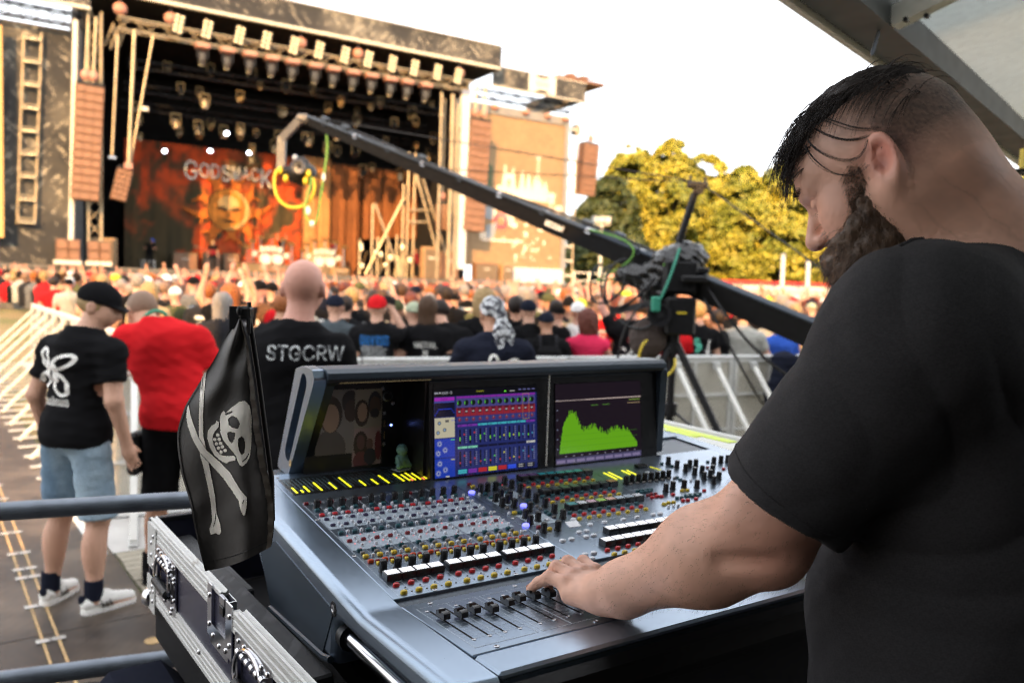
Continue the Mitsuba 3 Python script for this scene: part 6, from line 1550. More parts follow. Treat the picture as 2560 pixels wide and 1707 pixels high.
for i, (x, y) in enumerate(g_[:290]):
    tp = rc.choice(['down', 'down', 'down', 'down', 'rail', 'raise', 'both', 'phone'], p=[.2, .2, .2, .12, .08, .08, .05, .07]); sh = str(rc.choice(SHIRTS)); skn = str(rc.choice(['fair', 'tan', 'rosy']))
    hr = str(rc.choice(['short', 'short', 'long', 'curly', 'capback', 'cap', 'stubble', 'hat'], p=[.27, .1, .22, .08, .14, .10, .06, .03])); hc = str(rc.choice(['brown', 'dark', 'ginger', 'blond', 'grey', 'auburn']))
    if hr.startswith('cap') or hr == 'hat': hc = str(rc.choice(['black', 'black', 'navy', 'red', 'white', 'olive', 'coal', 'sage', 'lime']))
    z_ = next(c for a, b, c in ZONE if a <= x / y < b)
    hc = 'buzz' if hr == 'stubble' else hc
    hd_ = f'{hc}-{"hatted" if hr == "hat" else "capped"}' if hr.startswith('cap') or hr == 'hat' else {'stubble': 'shaven', **({} if hc == 'buzz' else { 'curly': f'curly {W_[hc]}', 'long': f'long {W_[hc]}', 'short': W_[hc]})}[hr]
    far_ = 'near' if y < 12 else 'mid' if y < 15 else 'far'
    pv_ = i % 3 if i < 130 and rc.random() < .55 else -1
    lb_ = f'{hd_} person, {sh} {"printed " if pv_ >= 0 else ""}top{ACT[str(tp)]}, {far_} rows {z_}'
    t_ = stand(lb_, TC_[str(tp)], 'c' + str(tp), placeM(x, y, rc.uniform(-.5, .5) + .35, rc.uniform(.93, 1.02)), skn, sh, str(rc.choice(['black', 'coal', 'denim'])), hr, hc, 'festival crowd')
    same.setdefault(lb_, []).append((x / y, t_))
    if pv_ >= 0: ref2('print', crowd_print('c' + str(tp), TC_[str(tp)], pv_), ('print_worn', 'print_ivory', 'print_ivory')[pv_], scene[t_ + '__shirt']['to_world'].matrix, t_)
for lb_, ts in same.items():
    for j, (_, t_) in enumerate(sorted(ts)):
        if len(ts) > 1: labels[t_]['label'] = lb_ + ', ' + {2: ('left', 'right'), 3: ('leftmost', 'middle', 'rightmost'), 4: ('first', 'second', 'third', 'fourth')}[len(ts)][j] + ' of ' + ('two', 'three', 'four')[len(ts) - 2]
# musicians on the stage
for s, d, tp, sk_, sh_, hr_, hc_, lb in ((6.6, 5.5, 'down', 'fair', 'black', 'long', 'blond', 'guitarist in black playing before the left amplifiers'), (11.1, 7.6, 'both', 'tan', 'black', 'long', 'dark', 'drummer in black behind the left drum kit'), (14.4, 7.6, 'rail', 'tan', 'maroon', 'short', 'dark', 'drummer in red behind the right drum kit'), (17.5, 1.6, 'down', 'tan', 'maroon', 'short', 'ginger', 'guitarist playing by the tall brown case at the right'), (3.4, 6.6, 'bent', 'tan', 'black', 'cap', 'blue', 'stage hand in black with a blue cap at the left of the backdrop')):
    z0 = 2.62 if 'drummer' in lb else 2.08; M_ = SM @ tr(s, d, z0) @ rz(math.pi + (.3 if s > 12 else -.2))
    stand(lb, TP[tp], tp, M_, sk_, sh_, 'black', hr_, hc_)
    if 'guitarist' in lb:
        t = thing('guitar', 'electric guitar held by the ' + lb[:17].strip() if s < 9 else 'electric guitar held by the guitarist at the right', 'guitar')
        put('guitar_body', mv(prism(affinity.scale(Point(0, 0).buffer(1), .2, .15).union(Point(.17, .06).buffer(.1)), .05, tr(0, .2, 1.08) @ rx(math.pi / 2)), M_), 'wear_maroon', t); put('guitar_neck', mv(bar((.1, .19, 1.1), (.85, .2, 1.35), .05, .03), M_), 'wood_case', t); put('headstock', mv(cbox(.83, .98, .18, .21, 1.32, 1.42, .01), M_), 'wood_case', t)
# the mass
def lowpoly():
    hd = trimesh.creation.icosphere(subdivisions=1); hd.apply_scale((.085, .1, .125)); hd.apply_translation((0, .02, 1.63))
    to = lathe([(.20, .9), (.20, 1.2), (.225, 1.36), (.16, 1.45), (.055, 1.5), (.055, 1.56)], 7); to.apply_transform(sc(1, .62, 1))
    ha = trimesh.creation.icosphere(subdivisions=1); ha.apply_scale((.098, .108, .12)); ha.apply_translation((0, -.012, 1.665))
    ar = cat(rod((.2, 0, 1.4), (.3, .06, 1.62), .05, .042, 5), rod((.3, .06, 1.62), (.24, .1, 1.92), .042, .03, 5), ellip((.235, .1, 1.96), (.035, .02, .06), 0))
    return hd, to, ha, ar
HD, TO, HA, AR = lowpoly(); VV, FF, CC, nn_ = [], [], [], 0
hcl, scl, kcl = list(HAIR.values()) + [(.5, .5, .5), (.4, .02, .02), (.02, .02, .02)], [PAL[k] for k in SHIRTS], list(SKIN.values())
for x, y in g_[290:]:
    s = rc.uniform(.92, 1.03); M_ = placeM(x, y, rc.uniform(-.5, .5), s); k_ = kcl[rc.integers(3)]
    for m, c in ((HD, k_), (TO, scl[rc.integers(len(scl))]), (HA, hcl[rc.integers(len(hcl))] if rc.random() > .12 else k_)) + (((AR, k_),) if rc.random() < .22 else ()):
        VV.append(m.vertices @ M_[:3, :3].T + M_[:3, 3]); FF.append(m.faces + nn_); CC.append(np.tile(c, (len(m.vertices), 1))); nn_ += len(m.vertices)
labels['crowd'] = {'label': 'dense far crowd packed up to the stage front', 'category': 'crowd', 'kind': 'stuff'}
scene['crowd'] = mikit.ply(trimesh.Trimesh(np.vstack(VV), np.vstack(FF), process=False), 'cloth_vc', True, color=np.vstack(CC))
# ---------------------------------------------------------------- crowd barriers
bsdf('barrier_alu', grime((0.50, 0.51, 0.50), 0.15, 8), 0.45, metallic=0.25)
def c_mesh(p, n, uv):
    a = p.x * .906 + p.y * .42; fx = a * 55 - dr.floor(a * 55); fz = p.z * 55 - dr.floor(p.z * 55)
    return dr.select((fx < .62) & (fz < .62), mi.Color3f(.20, .185, .15), mi.Color3f(.50, .48, .42))
bsdf('barrier_sheet', mikit.proc(c_mesh), 0.5)
bsdf('barrier_sheet_dark', grime((.045, .04, .032), .3, 30), .6)


def barrier(label, P, d, L=1.0, group=None, foot=.95, sheet='barrier_sheet'):
    """one section from P along d; the bracing side faces right-handed away from the crowd"""
    t = thing('barrier', label, 'barrier', group)
    d = np.array([*d, 0.]); d /= np.linalg.norm(d); o = np.array([d[1], -d[0], 0])      # towards the staff side
    M_ = mat4(d, -o, (0, 0, 1), (*P, 0))                                            # local: x along, -y to the staff
    put('top_rail', mv(cat(tube([(0.01, 0, 1.13), (L - .01, 0, 1.13)], .026, 10), cbox(.01, L - .01, -.02, .02, 1.075, 1.105, .004)), M_), 'barrier_alu', t, 40)
    put('sheet', mv(box(.02, L - .02, -.004, .004, .08, 1.075), M_), sheet, t)
    for x in (.03, L - .03): put('upright', mv(cbox(x - .022, x + .022, -.03, .03, 0, 1.10, .004), M_), 'barrier_alu', t)
    put('mid_post', mv(cbox(L / 2 - .014, L / 2 + .014, -.028, -.005, .05, 1.075, .003), M_), 'barrier_alu', t)
    for z in (.35, .72): put('cross_rail', mv(cbox(.05, L - .05, -.026, -.005, z, z + .03, .003), M_), 'barrier_alu', t)
    for x in (L * .25, L * .75) if 'dark' not in sheet else (L * .5,):
        b = put('brace', mv(bar((x, -.05, 1.04), (x, -foot, .04), .045, .03, (0, 1, 0)), M_), 'white_paint', t)
        put('bracket', mv(cbox(x - .035, x + .035, -.075, -.02, 1.0, 1.08, .006), M_), 'barrier_alu', b)
    put('tread_plate', mv(cat(cbox(.02, L - .02, -.24, .0, .004, .02, .004), *[cbox(x - .03, x + .03, -foot - .03, -.24, .004, .02, .004) for x in (L * .25, L * .75)]), M_), 'barrier_alu', t)
    return t


q = 0
for i in range(-2, 8):
    P = FB0 + FBD * (i * 1.0 + .06)
    if i == 0: pass
    barrier(('third', 'second', 'first', 'fourth', 'fifth', 'sixth', 'seventh', 'eighth', 'ninth', 'last')[i + 2] + ' section of the front barrier from the bald man towards the right', P, FBD, 1.0, 'front barrier sections')
for i in range(11):
    P = LO + LU * .85 + LV * (3.05 + i * 1.0)
    barrier(f'{ORD[i]} section of the lane barrier counted from the man in the cap', P[:2] + LV[:2] * 1.0, -LV[:2], 1.0, 'lane barrier sections', foot=1.0, sheet='barrier_sheet_dark')
# litter at the foot of the lane barrier
bsdf('bottle', (.55, .60, .66), .2, spec_trans=0.0, specular=.8)
r = random.Random(6)
for i, (u, v) in enumerate(((-.02, 3.15), (.15, 3.5), (.05, 4.3), (.3, 4.9), (.12, 2.6))):
    t = thing('plastic_bottle', ('bottle with a blue label lying nearest the man in the cap', 'clear bottle lying on the tread plate', 'crumpled cup-like bottle further up the lane', 'small bottle far up the lane barrier', 'bottle standing by the end of the lane barrier')[i], 'bottle', 'litter at the lane barrier')
    M_ = LM @ tr(u, v, .034) @ rz(r.uniform(0, 3)) @ (ry(math.pi / 2) if i < 4 else np.eye(4))
    put('bottle_body', mv(lathe([(.028, 0), (.032, .01), (.032, .15), (.014, .19), (.013, .21)], 12), M_), 'bottle', t, 40); put('label_band', mv(lathe([(.0328, .05), (.0328, .11)], 12), M_), 'print_blue', t); put('bottle_cap', mv(lathe([(.015, .21), (.015, .228)], 10), M_), 'wear_blue', t)
# ---------------------------------------------------------------- flight case tray that the desk stands in (x along its wall towards the viewer, y to the desk, z up)
eW = np.array([.0581 * math.cos(.5733) + .8671 * math.sin(.5733), .0581 * math.sin(.5733) - .8671 * math.cos(.5733), 0]); eW /= np.linalg.norm(eW)
CASE = mat4(eW, np.cross([0, 0, 1], eW), (0, 0, 1), (CONM @ np.array([-.2309, .8606, -.1, 1]))[:3])
def c_alu(p, n, uv):
    k = fbm(p.x * 40, p.y * 40, p.z * 40); s = smoothstep(.74, .82, fbm(p.x * 14 + 3, p.y * 14, p.z * 14)); return mix(mi.Color3f(.55, .55, .53) * (.9 + .2 * k), (.22, .18, .13), .7 * s)
bsdf('case_alu', mikit.proc(c_alu), .55, metallic=.35)
def c_lam(p, n, uv): return mi.Color3f(.020, .020, .038) * (.7 + .6 * fbm(p.x * 25, p.y * 25, p.z * 25))
bsdf('case_laminate', mikit.proc(c_lam), .33, specular=.5)
def c_foam(p, n, uv):
    k = fbm(p.x * 12, p.y * 12, p.z * 3); s = smoothstep(.66, .8, fbm(p.x * 30, p.y * 8, 1)); return mix((.010, .010, .012), (.040, .042, .046), k) + s * mi.Color3f(.03, .03, .032)
bsdf('foam', mikit.proc(c_foam), .62)
fc = thing('flight_case', 'black flight case with ribbed aluminium edges and recessed steel handles left of the console', 'flight case')
cs = lambda stem, m, mat, parent=None, sm=False, **k: put(stem, mv(m, CASE), mat, parent or fc, sm, **k)
cs('side_panel', box(-.085, 1.15, .004, .013, -.19, -.012), 'case_laminate')
def ribbed(z0, z1, n, x0, x1):
    P = [(.013, z0), (.013, z1)]; pr_ = [(0.004, z1)]
    for i in range(n):
        a = z1 - (z1 - z0) * i / n; b = z1 - (z1 - z0) * (i + 1) / n; w = a - b
        pr_ += [(-.0008, a - .10 * w), (-.0008, b + .24 * w), (.0012, b + .18 * w), (.0012, b + .04 * w)]
    return prism(Polygon(P[:1] + P[1:] + pr_ + [(.004, z0)]).buffer(0), x1 - x0, tr(x0, 0, 0) @ YZX)
for a, b in ((-.085, .418), (.560, 1.15)):
    cs('top_edge', ribbed(-.045, -.004, 3, a, b), 'case_alu')
    cs('tongue', cat(prism(Polygon([(.002, -.006), (.002, .001), (.005, .004), (.008, .001), (.013, .001), (.016, .005), (.019, .001), (.019, -.006)]), b - a + (.062 if a < 0 else -.026), tr(a if a < 0 else a + .026, 0, 0) @ YZX)), 'case_alu')
cs('bottom_edge', ribbed(-.197, -.146, 4, -.085, 1.15), 'case_alu')
rivet = mikit.ply(lathe([(.0056, 0), (.0054, .0014), (.004, .0030), (.0018, .0037), (0, .0038)], 10), 'chrome', 40)
OUT = rx(math.pi / 2)                                       # lathes' z -> outwards (-y)
def riv(x, z, y=-.003): ref('rivet', rivet, CASE @ tr(x, y, z) @ OUT, fc)
def handle(x0, x1, z0, z1):
    R_ = sbox(x0, z0, x1, z1).buffer(.006).buffer(-.0); H_ = sbox(x0 + .020, z0 + .020, x1 - .020, z1 - .030)
    M_ = tr(0, -.0015, 0) @ FR
    k = cs('handle_dish', cat(prism(R_.difference(H_), .0028, tr(0, .0005, 0) @ FR), *[prism(H_.buffer(.003).difference(H_), .004, tr(0, -.0016, 0) @ FR)]), 'chrome', label='recessed steel handle dish')
    cs('dish_back', box(x0 + .018, x1 - .018, .0145, .0155, z0 + .018, z1 - .028), 'steel', k)
    cs('grip', cat(tube([(x0 + .024, -.010, z0 + .036), (x1 - .030, -.010, z0 + .036)], .0105, 14)), 'black_plastic', k, 40)
    cs('handle_bail', cat(tube(spline([(x0 + .020, -.009, z0 + .036), (x0 + .017, -.009, z1 - .034), (x0 + .022, -.008, z1 - .026), (x1 - .028, -.008, z1 - .026), (x1 - .022, -.009, z1 - .034), (x1 - .026, -.009, z0 + .036)], 40), .0036, 8), *[tube([(x0 + .022 + (x1 - x0 - .052) * i / 5, -.006, z1 - .020), (x0 + .034 + (x1 - x0 - .052) * i / 5, -.006, z1 - .020)], .0068, 10) for i in range(6)]), 'chrome', k, 40)
    for i in range(6): riv(x0 + .014 + (x1 - x0 - .026) * i / 5, z1 - .006 - .0, -.0025)
    for z in (z0 + .03, z0 + .07, z1 - .03): riv(x0 + .006, z, -.0025); riv(x1 - .004, z, -.0025)
    for x in (x0 + .03, (x0 + x1) / 2, x1 - .02): riv(x, z0 + .006, -.0025)
handle(.000, .163, -.153, -.044); handle(.588, .760, -.150, -.038)
LT = sbox(.418, -.094, .560, .000).union(sbox(.44, -.105, .54, -.09)).buffer(.004); LH = sbox(.440, -.070, .528, .02)
lt = cs('latch_plate', prism(LT.difference(LH), .003, tr(0, .0004, 0) @ FR), 'chrome', label='recessed steel butterfly latch')
cs('latch_cup', cat(box(.437, .531, .016, .0172, -.073, .0), *[box(a, a + .0022, -.001, .016, -.073, 0.0) for a in (.4375, .5283)], box(.438, .53, -.001, .016, -.0735, -.0715)), 'chrome', lt)
cs('latch_hook', cat(cbox(.486, .524, .0, .006, -.034, .002, .002), cbox(.490, .520, -.003, .001, -.012, .004, .001)), 'steel', lt); cs('latch_wing', cbox(.494, .516, -.004, -.001, -.032, -.014, .001), 'black_plastic', lt)
for x, z in ((.428, -.018), (.428, -.075), (.551, -.018), (.551, -.072), (.452, -.090), (.49, -.097), (.53, -.090)): riv(x, z, -.0026)
for x, z in ((.132, -.160), (.356, -.161), (.60, -.166), (.80, -.163), (-.03, -.165)): riv(x, z, -.002)
# corner fittings at the far end
cs('corner_plate', cat(prism(sbox(-.0885, -.110, -.012, -.010).buffer(.003), .0026, tr(0, -.0005, 0) @ FR), prism(sbox(-.0885, -.215, -.020, -.140).buffer(.004), .003, tr(0, -.0005, 0) @ FR)), 'case_alu')
cs('ball_corner', cat(ellip((-.085, .005, -.197), (.024, .024, .024), 2)), 'chrome', None, True)
for x, z in ((-.03, -.03), (-.05, -.05), (-.05, -.08), (-.03, -.1), (-.04, -.155), (-.06, -.175), (-.035, -.19)): riv(x, z, -.003)
cs('end_wall', cat(cbox(-.092, -.080, 0, .62, -.197, -.004, .002)), 'case_laminate'); cs('end_edge', cbox(-.096, -.076, .0, .62, -.012, .001, .002), 'black_metal')
cs('tray_floor', box(-.08, 1.15, .014, .70, -.30, -.2), 'black_matt')
cs('foam_pad', cbox(-.078, .785, .021, .098, -.20, -.052, .004), 'foam')
cs('foam_pad', cbox(-.078, .30, .10, .13, -.20, -.075, .004), 'foam')
# stand below
stnd = thing('desk_stand', 'black folding stand and covered racks under the mixing console', 'stand')
for X in (.0, 1.2):
    put('stand_leg', mv(cat(bar((X, .6, -.19), (X, .62, -1.0), .05, .05), bar((X, -.02, -.19), (X, .0, -1.0), .05, .05), bar((X, -.05, -.2), (X, .65, -.2), .05, .04)), CONM), 'black_metal', stnd)
put('cloth_skirt', mv(box(-.14, 1.3, -.06, -.05, -1.0, -.20), CONM), 'black_matt', stnd); put('shelf', mv(box(-.12, 1.3, -.05, .7, -.42, -.40), CONM), 'black_matt', stnd)
bg_ = thing('gear_bag', 'dark lidded bag on the riser below the flight case', 'bag')
put('bag_body', mv(cbox(-.02, .5, -.16, .05, -.62, -.31, .05), CASE), 'wear_navy', bg_); put('bag_strap', mv(tube(spline([(.05, -.17, -.36), (.15, -.21, -.31), (.28, -.19, -.34), (.35, -.17, -.42)], 16), .008, 6), CASE), 'black_matt', bg_, 40)
for i in range(3):
    t = thing('cable', ('thin black cable lying across the deck panels below the lower rail', 'second black cable on the deck by the planks', 'third black cable curling to the riser')[i], 'cable', 'cables on the deck')
    put('sheath', tube(spline([(-2.3 + .2 * i, 3.2, .006), (-1.9 + .1 * i, 3.28 + .05 * i, .006), (-1.5, 3.42 - .06 * i, .006), (-1.2, 3.36 + .1 * i, .006), (-.9, 3.55, .006)], 30), .006, 6), 'black_plastic', t, 40)

# second case lid behind the desk at right, with tape and a printed sheet
sl = thing('case_lid', 'pale grey topped flight case with yellow tape behind the right end of the console', 'flight case')
SLM = CONM @ tr(0, 0, .006)
LID = Polygon([(1.15, .83), (1.352, .83), (1.352, .15), (1.56, .15), (1.56, 1.12), (1.15, 1.12)])
put('lid_top', mv(prism(LID, .018, tr(0, 0, -.02)), SLM), 'white_paint', sl)
put('edge_trim', mv(cat(cbox(1.545, 1.575, .15, 1.135, -.02, .008, .002), cbox(1.14, 1.575, 1.105, 1.135, -.0199, .0079, .002)), SLM), 'case_alu', sl); put('ball_corner', mv(ellip((1.56, 1.12, .0), (.026, .026, .022), 2), SLM), 'chrome', sl, True)
bsdf('tape_yellow', (.60, .72, .06), .5)
put('tape', mv(cat(cbox(1.485, 1.528, .66, 1.03, -.002, .0012, .0003), cbox(1.45, 1.478, .78, .93, -.002, .0012, .0003)), SLM), 'tape_yellow', sl)
put('printed_sheet', mv(cbox(1.20, 1.41, .845, 1.03, -.002, .001, .0003), SLM), 'lcd_white', sl)
put('sheet_lines', mv(cat([box(1.215 + .022 * i, 1.219 + .022 * i, .86, 1.015 - .03 * (i % 3), .0011, .0013) for i in range(9)]), SLM), 'black_plastic', sl, kind='stuff')
put('case_body', mv(prism(LID.buffer(-.012), .9, tr(0, 0, -.925)), SLM), 'case_laminate', sl)

# ---------------------------------------------------------------- pirate flag clamped to a short pole
fl = thing('pirate_flag', 'black pirate flag with white skull and crossed bones hanging left of the console', 'flag')
FX = lambda a: -.3985 + (a - 668) * .000310      # flag drawing units -> metres across
FZ = lambda b: 1.4150 - (b - 1130) * .0003055
Rt = np.array([(472, 96), (500, 180), (545, 430), (585, 700), (625, 930), (665, 1130), (669, 1240), (655, 1375)], float)
Lf = np.array([(458, 100), (400, 190), (330, 330), (240, 480), (165, 620), (130, 770), (150, 950), (200, 1130), (240, 1330), (290, 1530)], float)
def resamp(C, n):
    s = np.r_[0, np.cumsum(np.linalg.norm(np.diff(C, axis=0), axis=1))]; from scipy.interpolate import PchipInterpolator
    return PchipInterpolator(s, C)(np.linspace(0, s[-1], n))
ns_, nu_ = 90, 44
Lr, Rr = resamp(Lf, ns_), resamp(Rt, ns_); G = []
for i in range(ns_):
    v = i / (ns_ - 1)
    for j in range(nu_):
        u = j / (nu_ - 1); q = Lr[i] * (1 - u) + Rr[i] * u
        q = q + np.array([0, 26 * math.sin(math.pi * u) * v ** 3 * .9])
        y = 1.35 + .020 * math.sin(u * 5.2 + 2.2 - 1.2 * v) * (.35 + .65 * v) + .006 * math.sin(u * 11 + v * 5) + .0035 * math.sin(9 * v * math.pi + 6 * u) * (1 - v) - .018 * (u - .5) + .004 * math.sin(v * 23 + 9 * u) * math.exp(-((v - .78) / .06) ** 2)
        G.append(((FX(q[0]) * y / 1.35), y, 1.8 + (FZ(q[1]) - 1.8) * y / 1.35))
G = np.array(G); idx = np.arange(ns_ * nu_).reshape(ns_, nu_)
qd = lambda I: np.vstack([np.stack([I[:-1, :-1], I[1:, :-1], I[1:, 1:]], -1).reshape(-1, 3), np.stack([I[:-1, :-1], I[1:, 1:], I[:-1, 1:]], -1).reshape(-1, 3)])
def c_flag(p, n, uv):
    w = noise(p.x * 900, p.z * 900, 1) * .2; k = fbm(p.x * 18, p.z * 9, p.y * 10); return mi.Color3f(.030, .027, .025) * (.75 + .35 * k + w)
bsdf('flag_cloth', mikit.proc(c_flag), .62, sheen=.5)
bsdf('flag_hem', grime((.085, .07, .055), .35, 40), .5)
put('cloth', trimesh.Trimesh(G, qd(idx), process=False), 'flag_cloth', fl, True)
hem = G.copy(); hem[:, 1] -= .0016
def strip(I): return trimesh.Trimesh(hem, qd(I), process=False)
def clean(m): m.remove_unreferenced_vertices(); return m
hm = clean(strip(idx[:, -4:])); hm.vertices[:, 1] += .003 * np.sin(hm.vertices[:, 2] * 190) * np.cos(hm.vertices[:, 2] * 77); hm.vertices[:, 1] -= .003
put('pole_sleeve', hm, 'flag_hem', fl, True, label='crumpled brownish pole sleeve along the right edge')
put('seam', cat(clean(strip(idx[-5:, :])), clean(strip(idx[:, :2]))), 'flag_cloth', fl, True)
def on_flag(poly):
    """a print that follows the cloth"""
    m = flat_poly(poly); v, f = trimesh.remesh.subdivide_to_size(m.vertices, m.faces, 26.0)
    from scipy.spatial import cKDTree
    p = np.column_stack([FX(v[:, 0]), FZ(v[:, 1])]); T_ = np.column_stack([G[:, 0] * 1.35 / G[:, 1], 1.8 + (G[:, 2] - 1.8) * 1.35 / G[:, 1]]); d, k = cKDTree(T_).query(p, 4); w = 1 / (d + 1e-4); y = (G[k, 1] * w).sum(1) / w.sum(1) - .0017
    return trimesh.Trimesh(np.column_stack([p[:, 0] * y / 1.35, y, 1.8 + (p[:, 1] - 1.8) * y / 1.35]), f, process=False)
sk_ = Polygon([(395,630),(415,605),(470,560),(500,555),(525,580),(537,640),(538,720),(537,800),(530,870),(512,905),(490,925),(475,920),(462,895),(455,870),(440,850),(415,820),(385,785),(366,740),(365,700),(362,660),(370,630),(385,615)]).buffer(6).buffer(-6)
for P_ in ([(412,660),(430,645),(455,655),(470,685),(460,710),(435,705),(415,690)], [(408,740),(420,735),(445,740),(440,770),(430,790),(418,780),(410,760)], [(470,770),(482,758),(495,770),(500,810),(495,845),(485,855),(472,830),(467,795)]): sk_ = sk_.difference(Polygon(P_).buffer(4))
sk_ = sk_.difference(LineString([(396, 634), (428, 620)]).buffer(5)).difference(LineString([(490, 897), (510, 880), (524, 853)]).buffer(3))
jaw = Polygon([(345,675),(356,680),(355,705),(335,730),(322,760),(325,800),(345,845),(375,868),(410,872),(440,868),(450,877),(447,892),(420,895),(400,910),(370,895),(335,865),(310,820),(296,770),(300,730),(320,700),(340,690)]).buffer(2)
teeth = union_all([Point(x, y).buffer(10) for x, y in ((352, 752), (360, 776), (368, 798), (378, 818), (393, 838), (335, 778), (345, 802), (357, 826), (371, 848))])
b1 = Polygon([(287,402),(282,440),(275,520),(270,640),(272,760),(290,840),(300,900),(320,1000),(340,1100),(350,1200),(370,1260),(376,1300),(366,1320),(345,1310),(318,1322),(310,1290),(325,1240),(318,1150),(300,1050),(270,920),(250,850),(248,740),(247,640),(252,520),(262,430),(276,405)])
b2 = Polygon([(190,587),(200,640),(215,690),(245,770),(290,840),(360,900),(420,960),(480,1060),(515,1100),(517,1140),(508,1200),(498,1207),(480,1170),(470,1120),(430,1060),(380,990),(320,925),(255,855),(215,785),(187,710),(177,655),(182,605)])
b1 = b1.difference(LineString([(345, 1200), (342, 1240), (332, 1275)]).buffer(2)).difference(LineString([(268, 420), (262, 500)]).buffer(1.6)); b2 = b2.difference(LineString([(500, 1115), (492, 1135)]).buffer(2.4))
bsdf('flag_print', grime((.78, .74, .66), .06, 8), .6)
put('skull', on_flag(sk_), 'flag_print', fl, True); put('jaw', on_flag(jaw.difference(teeth.buffer(3)).union(teeth)), 'flag_print', fl, True); put('bone', on_flag(b1.difference(b2.buffer(3))), 'flag_print', fl, True); put('bone', on_flag(b2), 'flag_print', fl, True)
st_ = []
for i in range(26, ns_ - 1):
    a, b = G[idx[i, 1]], G[idx[i + 1, 1]]; st_.append(rod(a + [0, -.0022, 0], a * .35 + b * .65 + [0, -.0022, 0], .0007, n=4))
for j in range(1, nu_ - 4):
    a, b = G[idx[-4, j]], G[idx[-4, j + 1]]; st_.append(rod(a + [0, -.0022, 0], a * .35 + b * .65 + [0, -.0022, 0], .0007, n=4))
put('stitching', cat(st_), 'black_plastic', fl, kind='stuff')
put('pole', tube([(FX(500), 1.362, FZ(60)), (FX(560), 1.362, FZ(430)), (FX(640), 1.362, FZ(1000)), (FX(648), 1.362, FZ(1240))], .0045, 10), 'black_plastic', fl, 40)
put('clamp', cat(cbox(FX(462), FX(524), 1.345, 1.372, FZ(100), FZ(30), .004), tube([(FX(508), 1.358, FZ(60)), (FX(509), 1.358, FZ(8))], .0036, 10), cbox(FX(500), FX(520), 1.35, 1.366, FZ(190), FZ(90), .003), ellip((FX(470), 1.345, FZ(55)), (.005, .005, .008), 2)), 'black_plastic', fl, label='black pole clamp')
put('clamp_plate', cbox(FX(398), FX(462), 1.358, 1.362, FZ(160), FZ(33), .001), 'black_matt', fl)
# ---------------------------------------------------------------- the engineer at the desk
op = thing('person', 'bearded engineer in a black T-shirt leaning over the console, left hand on the faders', 'person')
NR = lambda v: np.asarray(v, float) / np.linalg.norm(v)
HC = np.array([.492, 1.083, 1.968]); yw, pt_ = .62, .56
fh = np.array([-math.cos(yw), math.sin(yw), 0]); rh = np.array([math.sin(yw), math.cos(yw), 0])
Hf = fh * math.cos(pt_) + np.array([0, 0, -math.sin(pt_)]); Hu = fh * math.sin(pt_) + np.array([0, 0, math.cos(pt_)])
HR_ = np.stack([rh, Hf, Hu], 1)                                  # head axes: right, forward, up
toH = lambda p: (p - HC) @ HR_
frH = lambda q: np.asarray(q, float) @ HR_.T + HC
SL, EL, WL = np.array([.478, .945, 1.755]), np.array([.330, 1.03, 1.487]), np.array([.160, 1.177, 1.343])
SR, ER, WR = np.array([.80, 1.20, 1.75]), np.array([.735, 1.36, 1.44]), np.array([.50, 1.58, 1.352])
TC2 = np.array([.672, 1.075, 1.50]); fb = NR([-.6, .8, 0]); rb = NR([.8, .6, 0]); RB_ = np.stack([rb, fb, [0, 0, 1]], 1)
toB = lambda p: (p - TC2) @ RB_


